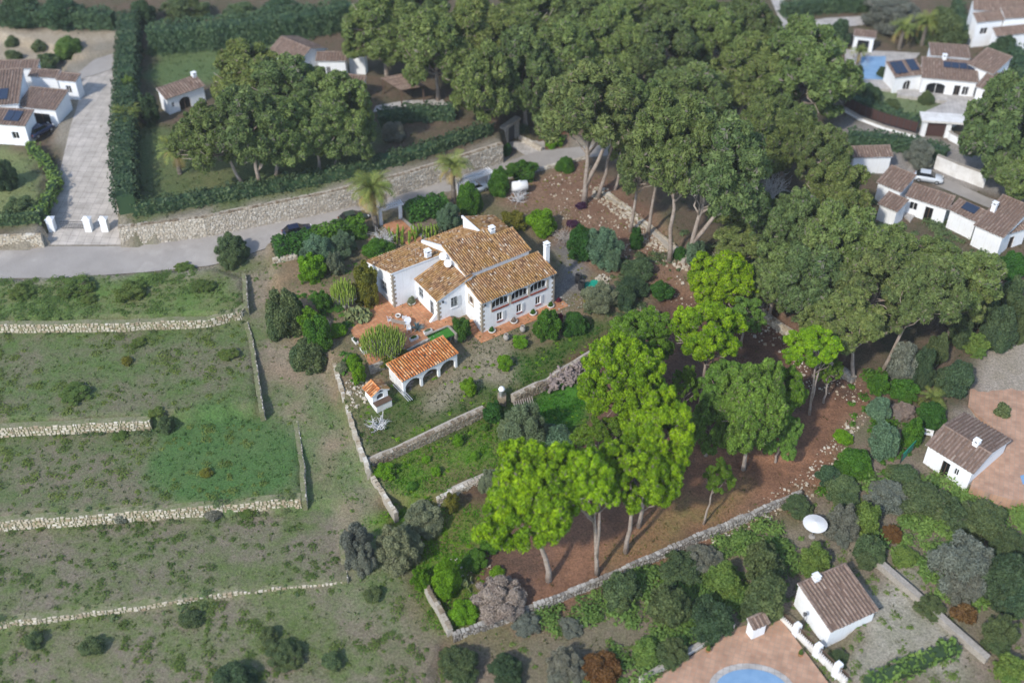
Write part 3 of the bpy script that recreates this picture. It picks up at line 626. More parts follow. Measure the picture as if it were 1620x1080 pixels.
weeds('field_weeds', 'low weeds on the fourth field terrace', [(-90,845),(530,808),(535,910),(-90,985)], -3.5, 220, 'weed_far', (.4, 1.4), 4)
weeds('field_weeds', 'low weeds on the lowest field', [(-90,1005),(540,930),(640,920),(720,1020),(760,1100),(-90,1100)], -4.7, 260, 'weed_far', (.4, 1.5), 5)
weeds('track_weeds', 'low weeds on the earth track beside the plot', [(400,440),(440,440),(540,640),(590,820),(560,800),(430,650)], -1.5, 120, 'weed_far', (.2, .7), 6)
weeds('garden_weeds', 'low green weeds on the lawns and terraces of the plot', [(560,640),(800,570),(1000,500),(930,640),(800,745),(690,792),(600,778)], -1.6, 220, 'leaf_bright', (.15, .6), 7)
weeds('garden_weeds', 'low green weeds at the bottom tip of the plot', [(600,790),(690,795),(770,820),(790,900),(730,985),(650,915)], -3.3, 150, 'leaf_bright', (.2, .8), 8)
weeds('garden_weeds', 'low weeds in the garden left of the villa', [(440,420),(560,400),(580,470),(555,520),(580,600),(540,590),(450,470)], 1.25, 130, 'leaf_green', (.2, .6), 9)
weeds('garden_weeds', 'low dry weeds on the red slope behind the villa', [(790,310),(920,262),(1080,400),(1040,480),(900,470),(880,390)], .8, 150, 'leaf_yellow', (.15, .5), 10)
weeds('wood_weeds', 'undergrowth below the boundary wall at the bottom right', [(720,1020),(960,925),(1270,800),(1500,760),(1620,900),(1620,1090),(760,1090)], -5, 420, 'weed_far', (.3, 1.2), 11)
for i_, (lb, ps, z_) in enumerate((('weeds growing along the topmost field wall', [(-90,518),(200,515),(330,510),(385,498),(388,510),(330,522),(-90,530)], -.5), ('weeds growing along the second field wall', [(-90,684),(240,673),(300,668),(300,684),(-90,698)], -2), ('weeds growing along the third field wall', [(-90,838),(330,810),(478,797),(480,812),(-90,854)], -3.5), ('weeds growing along the lowest field wall', [(-90,1003),(300,953),(543,926),(545,942),(-90,1020)], -4.7), ('weeds growing on top of the third field wall', [(-90,816),(330,794),(470,782),(470,790),(-90,826)], -2), ('weeds growing on top of the lowest field wall', [(-90,988),(300,940),(540,912),(540,920),(-90,998)], -3.5))):
    weeds('wall_weeds', lb, ps, z_, 70, 'leaf_far', (.25, .9), 40+i_, mul=.9, flt=.6, leaf=.15)
UG = dict(mul=1.0, flt=.75, leaf=.2)
weeds('undergrowth', 'tangled undergrowth between the shrubs at the bottom right', [(860,970),(1000,905),(1230,830),(1300,880),(1240,960),(1150,985),(1020,1075),(850,1085)], -5, 210, 'leaf_far_bright', (.6, 1.9), 21, **UG)
weeds('undergrowth', 'tangled undergrowth under the trees at the right edge', [(1340,770),(1470,770),(1640,800),(1640,1000),(1560,1000),(1440,900),(1350,850)], -4, 220, 'leaf_far_bright', (.6, 2.0), 22, **UG)
weeds('undergrowth', 'tangled undergrowth along the right corner of the grove', [(1340,600),(1420,590),(1500,640),(1450,700),(1400,750),(1290,780),(1350,690)], -2.2, 80, 'leaf_green', (.5, 1.3), 23, **UG)
weeds('undergrowth', 'dark undergrowth on the floor of the wood', [(1060,380),(1350,250),(1560,400),(1540,560),(1380,600),(1200,490),(1090,420)], .2, 170, 'leaf_far', (.6, 1.6), 24, **UG)
weeds('undergrowth', 'scattered undergrowth in the upper wood', [(600,60),(1200,30),(1300,180),(1100,220),(900,200),(780,180)], 5, 170, 'leaf_far', (.7, 1.8), 25, **UG)
weeds('undergrowth', 'low undergrowth among the garden bushes left of the patio', [(445,470),(520,470),(560,520),(575,600),(540,590),(480,540)], 1, 60, 'leaf_green', (.4, 1.0), 26, **UG)
weeds('undergrowth', 'low undergrowth around the olives right of the villa', [(930,400),(1080,400),(1060,470),(1000,490),(930,490)], .2, 70, 'leaf_far', (.4, 1.1), 27, **UG)
PL = poly(PLOT, 0)
grass('lawn_grass', 'bright green grass and weeds on the terraces of the villa plot', 120000, (-26, 45, 58, 140), lambda x, y: inside(PL, x, y), .17)
grass('field_grass', 'dull green grass on the terraced fields and neighbouring gardens', 190000, (-110, 110, 56, 190), lambda x, y: ~inside(PL, x, y), .2)

# ------------------------------------------------------------------ road, drives, terraces
def sheet(name, pts, mat, lift=.02, thick=.25):
    mb = MB(); n = len(pts); mb.add([(p.x, p.y, p.z+lift) for p in pts]+[(p.x, p.y, p.z+lift-thick) for p in pts], [tuple(range(n))]+[(i, n+i, n+(i+1) % n, (i+1) % n) for i in range(n)])
    o = kind(mb.build(name, mat), 'structure'); return o
def resample(pts, n):
    pts = [Vector(p) for p in pts]; L = [0]
    for a, b in zip(pts, pts[1:]): L.append(L[-1]+(b-a).length)
    out = []
    for k in range(n):
        s = L[-1]*k/(n-1); i = max(j for j in range(len(L)-1) if L[j] <= s+1e-9); t = (s-L[i])/(L[i+1]-L[i]+1e-9); out.append(pts[i].lerp(pts[i+1], min(1, t)))
    return out
def strip(name, up, lo, mat, n=40, lift=.06, zf=None, thick=.3):
    a, b = resample(up, n), resample(lo, n); mb = MB(); V = []; K = 5
    for i in range(n):
        for k in range(K+1):
            p = a[i].lerp(b[i], k/K); V.append((p.x, p.y, (zf(p) if zf else p.z)+lift))
    Fc = [(i*(K+1)+k, i*(K+1)+k+1, (i+1)*(K+1)+k+1, (i+1)*(K+1)+k) for i in range(n-1) for k in range(K)]
    mb.add(V, Fc); return kind(mb.build(name, mat, None, True), 'structure')
zb = lambda p: float(base(p.y))
RU = [B(x, y) for x, y in [(-120,401),(75,391),(195,391),(330,375),(410,359),(520,337),(640,307),(740,277),(800,258),(850,240),(925,233),(1010,222),(1120,200)]]
RL = [B(x, y) for x, y in [(-120,443),(100,441),(230,432),(340,421),(425,393),(560,356),(650,327),(770,293),(850,274),(925,251),(1010,243),(1130,226)]]
strip('road', RU, RL, 'asphalt', 60, .16, zb)
# driveway up to the house at the top left and the neighbour's gravel court
zh = lambda p: hz(p.x, p.y)
def ramp_z(p): return float(base(p.y)+np.interp(p.y, [125, 150], [0, 2.6]))
def RZ(px, py):
    z = 1.0
    for _ in range(14): p = P(px, py, z); z = ramp_z(p)
    return P(px, py, z)
strip('driveway', [RZ(x, y) for x, y in [(74,388),(82,330),(100,250),(125,160),(118,125)]], [RZ(x, y) for x, y in [(194,388),(190,330),(182,250),(182,160),(184,92)]], 'driveway_paver', 30, .07, ramp_z)
strip('gravel_court', [B(800,212), B(808,232), B(830,246)], [B(840,205), B(862,225), B(862,240)], 'pale_paver', 10, .09, zb)
sheet('patio', [P(x, y, 1.27) for x, y in [(574,474),(598,462),(624,470),(660,470),(700,490),(722,510),(704,521),(620,563),(585,577),(554,522),(582,500)]], 'terracotta', .05)
def HW(u, v, z=0.0): q = HO+HU*u+HV*v; return Vector((q.x, q.y, z))
sheet('house_terrace', [HW(-1.1, -1.55), HW(12.0, -1.55), HW(12.0, .1), HW(.0, .1), HW(-.0, 3.6), HW(-1.1, 3.6)], 'terracotta', .06)
# ------------------------------------------------------------------ walls of the terraces
def wallp(label, pts, top, foot=None, zref=0.0, off=.3, **kw):
    """pixels of the wall's foot; top height (value or list), foot from the ground just in front"""
    q = [P(a, b, zref) for a, b in pts]; n = len(q); out = []
    for i in range(n):
        d = (q[min(i+1, n-1)]-q[max(i-1, 0)]); d.z = 0; d.normalize(); out.append((q[i].x+d.y*off, q[i].y-d.x*off))
    z1 = top if isinstance(top, list) else [top]*n
    z0 = foot if isinstance(foot, list) else ([foot]*n if foot is not None else [hz(x+.0, y-.9) for x, y in out])
    kw.setdefault('thick', .8); rj = random.Random(len(label)); o2, a0, a1 = [], [], []
    for i in range(n-1):
        k = max(1, int(math.dist(out[i], out[i+1])/1.5))
        for j in range(k+(i == n-2)):
            f = j/k; e = 0 if (i == 0 and j == 0) else 1; o2.append((out[i][0]+(out[i+1][0]-out[i][0])*f+e*rj.gauss(0, .05), out[i][1]+(out[i+1][1]-out[i][1])*f+e*rj.gauss(0, .05)))
            a0.append(z0[i]+(z0[i+1]-z0[i])*f); a1.append(z1[i]+(z1[i+1]-z1[i])*f+rj.gauss(0, .07)-(.25 if rj.random() < .06 else 0))
    out, z0, z1 = o2, a0, a1
    return stone_wall(label, out, z0, z1, **kw)
rw = [(196,390),(330,373.5),(410,357.5),(520,335.5),(640,305.5),(740,274.5),(796,256)]
rq = [B(a, b) for a, b in rw]
stone_wall('long pale stone retaining wall along the far side of the road', [(p.x, p.y-.3) for p in rq], [p.z for p in rq], [p.z+3.15 for p in rq], .9, 'stone', .42, .3, capmat='stone_brown', core='mortar', name='retaining_wall')
ql = [B(-150, 402), B(72, 391)]
stone_wall('cream garden wall by the road left of the paved drive', [(p.x, p.y-.2) for p in ql], [p.z for p in ql], [p.z+2.1 for p in ql], .5, 'stone_white', .5, .3, core='mortar', name='garden_wall')
TW = dict(group='terrace walls of the field', stone='stone_white', sw=.5, sh=.3, cap=False, core='wall_top')
wallp('topmost field terrace wall, just below the road', [(-90,517),(100,516),(200,514),(330,508),(380,496),(388,488)], .85, -.45, .3, **TW)
wallp('short side wall at the right end of the topmost field terrace', [(389,490),(385,436)], [.85,.95], [-.5,.5], .6, group='terrace walls of the field', stone='stone', cap=False, core='wall_top', thick=.5)
wallp('second field terrace wall, broken off before the track', [(-90,683),(0,682),(120,676),(240,670)], -.55, -2.0, -1.3, **TW)
wallp('side wall of the second field terrace facing the track', [(413,652),(400,560),(388,512)], [-.5,-.5,-.4], [-2.2,-1.7,-1.3], -.6, group='terrace walls of the field', stone='stone', cap=False, core='wall_top', thick=.5)
wallp('long third field terrace wall with a squared right corner', [(-90,834),(120,822),(330,806),(478,793)], -1.9, -3.5, -2.8, **TW)
wallp('side wall of the third field terrace, above the track', [(480,792),(474,720),(466,664)], [-1.9,-1.95,-1.95], [-3.5,-2.9,-2.5], -2.0, group='terrace walls of the field', stone='stone', cap=False, core='wall_top', thick=.5)
wallp('lowest field terrace wall at the bottom left', [(-90,1000),(120,975),(300,950),(430,934),(543,922)], -3.45, -4.6, -4.2, **TW)
wallp('side wall of the lowest field terrace, broken in the middle', [(545,920),(540,860),(538,800)], [-3.4,-3.3,-3.3], [-4.6,-4.0,-3.7], -3.5, group='terrace walls of the field', stone='stone', cap=False, core='wall_top', thick=.5)
wallp('stone terrace wall below the lawn, left of the gate post', [(582,736),(650,707),(720,675),(766,653)], [-1.2,-1.15,-1.1,-1.05], -2.3, -1.9, stone='stone_brown', sw=.3, sh=.2)
wallp('long stone terrace wall running from the gate post past the log pile', [(812,632),(868,605),(940,562),(1040,498)], [-1.0,-.95,-.9,-.8], [-2.3,-2.2,-2.0,-1.7], -1.6, stone='stone_brown', sw=.3, sh=.2)
wallp('low stone terrace wall beside the left olive trees', [(690,795),(740,772),(802,744)], -2.25, -3.5, -3.0, stone='stone', sw=.32, sh=.22)
wallp('rough boundary wall of loose stones along the lower edge of the pine grove', [(715,1004),(848,958),(962,913),(1100,857),(1264,791)], [-4.2,-4.1,-3.8,-3.3,-2.8], [-5.6,-5.4,-5.2,-4.7,-4.1], -4.4, stone='stone_grey', sw=.4, sh=.25, thick=.45, core='mortar_dark')
wallp('narrow boundary wall between the track and the oven hut', [(581,738),(549,648),(529,586)], [-1.0,-.3,.7], [-2.2,-1.6,-.9], -.4, stone='stone_white', thick=.45)
wallp('short leaning boundary wall by the left olive trees', [(626,816),(589,760)], [-2.2,-2.0], [-3.3,-2.8], -2.6, stone='stone_white', thick=.45)
wallp('thin brown wall end at the bottom tip of the plot', [(712,1000),(664,912)], [-3.6,-3.2], [-4.8,-4.0], -4.0, stone='stone_brown', thick=.6)
wallp('white bordered rock wall between the garden and the pine wood', [(1092,410),(1040,368),(990,332),(960,312)], [.75,.9,1.3,1.5], [.0,.3,.7,1.0], .8, stone='stone_white', sw=.5, sh=.3, thick=1.0)
wallp('crumbling rock wall behind the grove below the wood', [(1205,498),(1280,550),(1352,598)], [-.6,-.8,-1.1], [-1.7,-1.9,-2.2], -1.2, stone='stone_white', sw=.5, sh=.3)
wallp('low kerb of stones along the road above the red garden slope', [(848,273),(890,263),(926,254)], [1.75,1.85,1.95], [1.0,1.1,1.2], 1.2, stone='stone', thick=.4)
wallp('tumbled stone wall end under the roadside hedge', [(432,416),(452,412),(470,408)], 1.9, 1.1, 1.2, stone='stone_white', thick=.6)
wallp('stone wall holding up the patio behind the arched shed', [(585,580),(620,566),(704,524)], 1.3, [-.4,-.6,-.4], 1.25, stone='stone_grey', sw=.4, sh=.25, off=.05, thick=.4, cap=False)
wallp('stone corner wall of the turf bed beside the arched shed', [(704,524),(712,528)], 1.35, [-.5,-.3], 1.25, stone='stone_grey', sw=.4, sh=.25, thick=.4, off=.05, cap=False)

# ------------------------------------------------------------------ building kit
def wall_panel(mb, p0, p1, z0, zt0, zt1, ops=(), rec=.16):
    """single wall face p0->p1 (outside on its right) with real openings (s0,s1,za,zb[,arch rise]) and reveals"""
    p0, p1 = Vector(p0), Vector(p1); L = (p1-p0).length; d = (p1-p0)/L; inn = Vector((-d.y, d.x))
    top = lambda s: zt0+(zt1-zt0)*s/L
    pt = lambda s, z, k=0.0: (p0.x+d.x*s+inn.x*k, p0.y+d.y*s+inn.y*k, z)
    xs = sorted({0.0, L, *[q for o in ops for q in o[:2]]}); zs = sorted({z0, *[q for o in ops for q in o[2:4]]})
    for a, b in zip(xs, xs[1:]):
        for i, za in enumerate(zs):
            last = i == len(zs)-1; m_ = ((a+b)/2, za+.01 if last else (za+zs[i+1])/2)
            if any(o[0] <= m_[0] <= o[1] and o[2] <= m_[1] <= o[3] for o in ops): continue
            zb0, zb1 = (top(a), top(b)) if last else (zs[i+1],)*2
            mb.add([pt(a, za), pt(b, za), pt(b, zb1), pt(a, zb0)], [(0, 1, 2, 3)])
    for o in ops:
        a, b, za, zb = o[:4]; r = o[4] if len(o) > 4 else 0
        n = 8 if r else 1; cv = [(a+(b-a)*k/n, zb-r+r*math.sin(math.pi*k/n)**.6 if r else zb) for k in range(n+1)]
        for (s0, q0), (s1, q1) in zip(cv, cv[1:]):
            mb.add([pt(s0, q0), pt(s0, q0, rec), pt(s1, q1, rec), pt(s1, q1)], [(0, 1, 2, 3)])
            if r: mb.add([pt(s0, q0), pt(s1, q1), pt(s1, zb), pt(s0, zb)], [(0, 1, 2, 3)])
        for s, fl in ((a, 0), (b, 1)):
            zt = zb-r; v = [pt(s, za), pt(s, za, rec), pt(s, zt, rec), pt(s, zt)]; mb.add(v if fl == 0 else v[::-1], [(0, 1, 2, 3)])
        mb.add([pt(a, za), pt(b, za), pt(b, za, rec), pt(a, za, rec)], [(0, 1, 2, 3)])
def window(par, p0, p1, o, nx=2, nz=1, frame='white_paint', rec=.13, sill=None, shut=None, grid=False, door=False, bar=.05, glass='glass', surround=None):
    p0, p1 = Vector(p0), Vector(p1); d = (p1-p0).normalized(); inn = Vector((-d.y, d.x)); a, b, za, zb = o[:4]
    D3, I3 = Vector((d.x, d.y, 0)), Vector((inn.x, inn.y, 0)); at = lambda s, z, k: Vector((p0.x, p0.y, 0))+D3*s+I3*k+Vector((0, 0, z))
    f = MB()
    def bx(s0, s1, q0, q1, k=rec-.02, t=.03, m_=None): (m_ or f).obox(at((s0+s1)/2, (q0+q1)/2, k), D3*((s1-s0)/2), I3*t, (0, 0, (q1-q0)/2))
    bx(a, a+bar, za, zb); bx(b-bar, b, za, zb); bx(a+bar, b-bar, za, za+bar); bx(a+bar, b-bar, zb-bar, zb)
    for i in range(1, nx): s = a+(b-a)*i/nx; bx(s-bar*.6, s+bar*.6, za+bar, zb-bar, rec-.017, .03)
    for i in range(1, nz): z = za+(zb-za)*i/nz; bx(a+bar, b-bar, z-.02, z+.02, rec-.014, .02)
    t = f.build('door' if door else 'window', frame, par)
    pn = MB(); pn.add([at(a, za, rec+.01), at(b, za, rec+.01), at(b, zb, rec+.01), at(a, zb, rec+.01)], [(0, 1, 2, 3)]); pn.build('pane', glass, t)
    if sill: q = MB(); bx(a-.06, b+.06, za-.12, za-.002, -.03, .09, q); q.build('sill', sill, t)
    if shut:
        q = MB(); wd = (b-a)*.5
        if 'r' in shut: bx(b+.02, b+.02+wd*.9, za, zb, -.06, .025, q)
        if 'l' in shut: bx(a-.02-wd*.9, a-.02, za, zb, -.06, .025, q)
        q.build('shutter', 'shutter_grey', t)
    if grid:
        q = MB()
        for i in range(5): s = a+(b-a)*(i+.5)/5; bx(s-.014, s+.014, za, zb, -.05, .014, q)
        for z in (za+.25*(zb-za), za+.75*(zb-za)): bx(a-.03, b+.03, z-.015, z+.015, -.066, .01, q)
        q.build('window_grille', 'grille', t)
    if surround:
        q = MB(); bx(a-.2, a-.01, za-.1, zb+.15, -.01, .04, q); bx(b+.01, b+.2, za-.1, zb+.15, -.01, .04, q); bx(a-.01, b+.01, zb+.005, zb+.17, -.012, .04, q); bx(a-.25, b+.25, za-.24, za-.1, -.02, .06, q)
        q.build('stone_surround', surround, t)
    return t
def roof(par, eL, eR, up, mat='roof_tile', pan='roof_pan', pitch=.31, tl=.46, thick=.12, edge='plaster', seed=1, ridge=True, rake=True, trad=.108):
    """mono-pitch roof: slab, pan surface and barrel tiles laid one by one"""
    eL, eR, up = Vector(eL), Vector(eR), Vector(up); e = eR-eL; L = e.length; d = e/L; S = up.length; u = up/S; n = d.cross(u).normalized(); rng = random.Random(seed)
    sb = MB(); sb.obox((eL+eR)/2+up/2-n*(thick/2), d*(L/2), u*(S/2), n*(thick/2)); r = sb.build('roof', edge, par)
    pn = MB(); o = n*.006; pn.add([eL+o, eR+o, eR+up+o, eL+up+o], [(0, 1, 2, 3)]); pn.build('roof_underlay', pan, r)
    tb = MB(); cols_ = max(2, int(L/pitch)); dp = L/cols_; rows = max(1, int(S/(tl*.86))); dr = S/rows
    prof = [(-1, 0), (-.62, .75), (0, 1), (.62, .75), (1, 0)]
    def tile(c, ax, ln, r0, r1, side, nn):
        vs = [c+side*(r0*x)+nn*(r0*y) for x, y in prof]+[c+ax*ln+side*(r1*x)+nn*(r1*y) for x, y in prof]
        tb.add(vs, [(i, i+1, i+6, i+5) for i in range(4)]+[(0, 4, 3, 2, 1)])
    for i in range(cols_):
        x = (i+.5)*dp
        for k in range(rows):
            c = eL+d*(x+rng.uniform(-.012, .012))+u*(k*dr-.05+rng.uniform(-.02, .02))+n*(.01+.012*(1 if k % 2 else 0))
            if rng.random() < .012: continue
            tile(c, u+n*-.02, min(dr*1.14, S-k*dr+.05), trad*rng.uniform(.93, 1.05), trad*.82, d, n)
    if ridge:
        k = max(1, int(L/.4)); 
        for i in range(k): tile(eL+up+d*(i*L/k)+n*.03-u*.06, d, L/k*1.06, .12, .1, -u, n)
    if rake:
        k = max(1, int(S/.4))
        for s_, q in ((eL, 1), (eR, -1)):
            for i in range(k): tile(s_+u*(i*S/k)+n*.035+d*(.07*q), u, S/k*1.06, .105, .09, d, n)
    kind(tb.build('roof_tile', mat, r), 'stuff'); return r
def chimney(par, x, y, z0, z1, s, mat='plaster'):
    c = MB(); c.box(x-s/2, x+s/2, y-s/2, y+s/2, z0, z1-.25); q = s/2+.06; c.box(x-q, x+q, y-q, y+q, z1-.25, z1-.16)
    o = c.build('chimney', mat, par); t = MB(); k = s/2-.09
    for i, j in ((-1,-1),(1,-1),(1,1),(-1,1)): t.box(x+i*k-.06, x+i*k+.06, y+j*k-.06, y+j*k+.06, z1-.16, z1+.12)
    t.box(x-q, x+q, y-q, y+q, z1+.12, z1+.2); t.build('chimney_cap', mat, o)
    v = MB(); v.box(x-k, x+k, y-k, y+k, z1-.158, z1-.1); v.build('flue', 'dark_metal', o); return o
def quoins(par, x, y, z0, z1, dx, dy):
    """toothed corner stones; dx, dy = directions of the two walls away from the corner"""
    me = {}
    z = z0; i = 0; rng = random.Random(int(x*7+y*3))
    while z < z1-.1:
        hh = min(.34*rng.uniform(.85, 1.15), z1-z); la, lb = (.42, .2) if i % 2 else (.2, .42); q = MB()
        e = .025; ax = sorted((x-e*dx, x+dx*la)); ay = sorted((y-e*dy, y+dy*lb))
        q.add([(x-e*dx, y-e*dy, z), (x+dx*la, y-e*dy, z), (x+dx*la, y+dy*.05, z), (x+dx*.05, y+dy*.05, z), (x+dx*.05, y+dy*lb, z), (x-e*dx, y+dy*lb, z)], [])
        n = 6; b0 = len(q.v); q.v += [(a, b, z+hh-.02) for a, b, _ in q.v[:6]]; fl = dx*dy > 0
        fc = [tuple(range(6, 12))]+[(k, (k+1) % 6, 6+(k+1) % 6, 6+k) for k in range(6)]+[tuple(range(5, -1, -1))]
        q.f = fc if fl else [f[::-1] for f in fc]
        q.build('quoin_stone', 'quoin_stone', par); z += hh; i += 1

# ------------------------------------------------------------------ the villa
V = thing('villa', 'white villa with brown tiled roofs and stone quoins in the middle of the plot', 'house', HO, HA)
W = MB()
fr = ((0, 0), (10.8, 0))
up_w = [(1.5, 3.85), (4.35, 6.7), (7.15, 9.5)]; lo_w = [(2.2, 3.0), (5.1, 5.85), (7.95, 8.7)]
ops = [(a, b, 2.95, 4.38, .35) for a, b in up_w]+[(a, b, .85, 2.1) for a, b in lo_w]
wall_panel(W, *fr, -.3, 4.72, 4.72, ops, .18)
for o in ops[:3]:
    t = window(V, *fr, o, 4, 1, 'frame_grey', .16, None, bar=.07); q = MB(); q.box(o[0]-.05, o[1]+.05, -.1, .1, 2.7, 2.945); q.build('sill', 'red_sill', t)
    q = MB(); q.box(o[0], o[1], .02, .12, 2.955, 3.2); q.build('apron', 'frame_grey', t)
for (a, b) in ((3.87, 4.33), (6.72, 7.13), (9.52, 9.9), (1.28, 1.48)):      # stone piers between the window bays
    z = 2.72
    while z < 4.2:
        hh = random.uniform(.2, .3); q = MB(); q.box(a+random.uniform(0, .06), b-random.uniform(0, .06), -.03-random.uniform(0, .02), .05, z, z+hh-.02); q.build('pier_stone', 'stone', V); z += hh
for o in ops[3:]: window(V, *fr, o, 2, 1, 'white_paint', .13, 'red_sill', 'r')
rt = ((10.8, 0), (10.8, 4.0)); wall_panel(W, *rt, -.3, 4.72, 5.5)
lf = ((0, 4.0), (0, 0)); aw = (1.25, 2.05, 3.1, 4.15, .4); wall_panel(W, *lf, -.3, 5.5, 4.72, [aw], .18); window(V, *lf, aw, 2, 1, 'wood', .15, None, surround='stone_trim')
wall_panel(W, (10.8, 4.0), (9.6, 4.0), .3, 5.5, 5.5)
wall_panel(W, (.3, 3.95), (9.6, 3.95), 4.5, 6.3, 6.3); wall_panel(W, (9.6, 3.95), (9.6, 8.05), .5, 6.3, 7.25); wall_panel(W, (.3, 9.0), (.3, 3.95), 4.4, 7.55, 6.3)
bf = ((-3.95, 3.63), (1.0, 3.63)); bw = (1.85, 2.75, 2.5, 3.95); wall_panel(W, *bf, -.3, 4.4, 6.08, [bw]); window(V, *bf, bw, 2, 1, 'frame_grey', .12, 'plaster', 'r', grid=True)
wall_panel(W, (1.0, 3.63), (1.0, 3.95), 4, 6.08, 6.08)
bl = ((-3.95, 8.95), (-3.95, 3.63)); b1 = (.7, 1.75, 2.3, 3.75); b2 = (3.35, 4.2, 1.3, 3.4); wall_panel(W, *bl, .3, 4.4, 4.4, [b1, b2]); window(V, *bl, b1, 2, 2, 'shutter_grey', .1, 'plaster', None, grid=True); window(V, *bl, b2, 2, 2, 'frame_grey', .12, None, None, door=True)
al_ = ((-7.14, 15.6), (-7.14, 8.95)); a1 = (.9, 2.2, 2.2, 3.7); a2 = (3.6, 4.9, 2.3, 3.9); wall_panel(W, *al_, .3, 4.3, 6.5, [a1, a2]); window(V, *al_, a1, 2, 2, 'shutter_grey', .1, 'plaster', None, grid=True); window(V, *al_, a2, 2, 2, 'shutter_grey', .1, 'plaster', None, grid=True)
wall_panel(W, (-7.14, 8.95), (.45, 8.95), .3, 6.5, 6.5); wall_panel(W, (.45, 15.6), (-7.14, 15.6), .3, 4.3, 4.3)
wall_panel(W, (7.2, 14.6), (.45, 14.6), .3, 4.9, 4.9); wall_panel(W, (7.2, 9), (7.2, 14.6), .3, 7.25, 4.9); wall_panel(W, (.45, 14.6), (.45, 15.6), .3, 4.5, 4.3)
wall_panel(W, (6.1, 13.8), (6.1, 9.0), 3, 6.9, 6.9); wall_panel(W, (10.8, 13.8), (6.1, 13.8), .3, 5.35, 6.9); wall_panel(W, (10.8, 8.05), (10.8, 13.8), .3, 5.35, 5.35); wall_panel(W, (6.1, 8.05), (10.8, 8.05), .3, 6.9, 5.35)
W.build('wall', 'plaster', V)
roof(V, (-.14, -.25, 4.74), (10.97, -.25, 4.74), (0, 4.18, .82), seed=1)
roof(V, (.08, 3.72, 6.37), (6.6, 3.72, 6.37), (0, 5.42, 1.3), seed=2)
roof(V, (6.6, 3.72, 6.37), (9.85, 3.72, 6.37), (0, 4.25, 1.02), seed=3)
roof(V, (-4.12, 8.93, 4.42), (-4.12, 3.48, 4.42), (5.17, 0, 1.76), seed=4)
roof(V, (.3, 15.78, 4.33), (-7.3, 15.78, 4.33), (0, -6.9, 2.28), seed=5)
roof(V, (7.3, 14.8, 4.98), (.56, 14.8, 4.98), (0, -5.75, 2.4), seed=6)
roof(V, (10.97, 8.0, 5.4), (10.97, 13.98, 5.4), (-4.95, 0, 1.62), seed=7)
q = MB(); q.add([(.3, 8.97, 6.4), (.55, 8.97, 6.4), (.55, 14.7, 4.5), (.3, 14.7, 4.5), (.3, 8.97, 7.55), (.55, 8.97, 7.55), (.55, 14.7, 5.2), (.3, 14.7, 5.2)], [(4,5,6,7),(0,1,5,4),(1,2,6,5),(2,3,7,6),(3,0,4,7)]); q.build('parapet', 'plaster', V)
q = MB(); q.add([(6.0, 8.97, 6.9), (6.2, 8.97, 6.9), (6.2, 14.0, 6.9), (6.0, 14.0, 6.9), (6.0, 8.97, 7.2), (6.2, 8.97, 7.2), (6.2, 14.0, 7.2), (6.0, 14.0, 7.2)], [(0,3,2,1),(4,5,6,7),(0,1,5,4),(1,2,6,5),(2,3,7,6),(3,0,4,7)]); q.build('parapet', 'plaster', V)
chimney(V, -1.7, 9.5, 6.2, 7.35, .66); chimney(V, 7.15, 8.6, 6.6, 7.95, .62); chimney(V, 11.14, 2.3, -.3, 7.6, .58)
for (x, y, dx, dy, z0, z1) in ((0, 0, 1, 1, 0, 4.55), (10.8, 0, -1, 1, 0, 4.55), (-3.95, 3.63, 1, 1, 1.3, 4.3), (-7.14, 8.95, 1, 1, 1.3, 6.3), (-7.14, 15.6, 1, -1, 1.3, 4.2)): quoins(V, x, y, z0, z1, dx, dy)
for (u, v, z) in ((-.3, 8.0, 7.0), (-.3, 6.9, 6.6)):
    d = MB(); n = 18; rings = 4; f = Vector((-.75, -.55, .4)).normalized(); sx = f.cross(Vector((0, 0, 1))).normalized(); sy = sx.cross(f); c = Vector((u, v, z))+f*.35; vs = [c-f*.09]
    for i in range(1, rings+1):
        for k in range(n): a = 2*math.pi*k/n; rr = .5*i/rings; vs.append(c+sx*(rr*math.cos(a))+sy*(rr*math.sin(a))+f*(.09*(i/rings)**2-.09))
    fc = [(0, 1+k, 1+(k+1) % n) for k in range(n)]+[(1+(i-1)*n+k, 1+i*n+k, 1+i*n+(k+1) % n, 1+(i-1)*n+(k+1) % n) for i in range(1, rings) for k in range(n)]
    d.add(vs, fc); o = d.build('satellite_dish', 'white_plastic', V, True)
    a_ = MB(); a_.tube([Vector((u+.4, v, z-.5)), c-f*.1], .035, 6); a_.tube([c-f*.05-sy*.4, c+f*.45], .015, 5); a_.obox(c+f*.47, f*.06, sx*.04, sy*.04); a_.build('dish_arm', 'zinc', o)
q = MB(); q.tube([(-3.6, 9.1, 6.4), (-3.6, 9.1, 8.7)], .02, 5); q.tube([(-4.2, 9.1, 8.6), (-3.0, 9.1, 8.6)], .012, 4)
for k in range(5): q.tube([(-4.1+k*.24, 8.8, 8.6), (-4.1+k*.24, 9.4, 8.6)], .008, 4)
q.build('antenna', 'zinc', V)
for (p, nrm) in (((.45, -.03, 4.1), 0), ((10.35, -.03, 4.2), 0), ((-3.3, 3.6, 3.9), 0)):
    q = MB(); x, y, z = p; q.box(x-.1, x+.1, y-.16, y, z-.02, z+.22); q.build('wall_lamp', 'dark_metal', V)
QQ = MB(); QQ.add([(-4.0, 4.9, 1.3), (-4.0, 4.5, 1.3), (-5.0, 4.5, 1.3), (-5.0, 4.9, 1.3), (-4.0, 4.9, 2.5), (-4.0, 4.5, 2.5)], [(0,1,5,4),(1,2,5),(0,4,3),(2,3,4,5)])
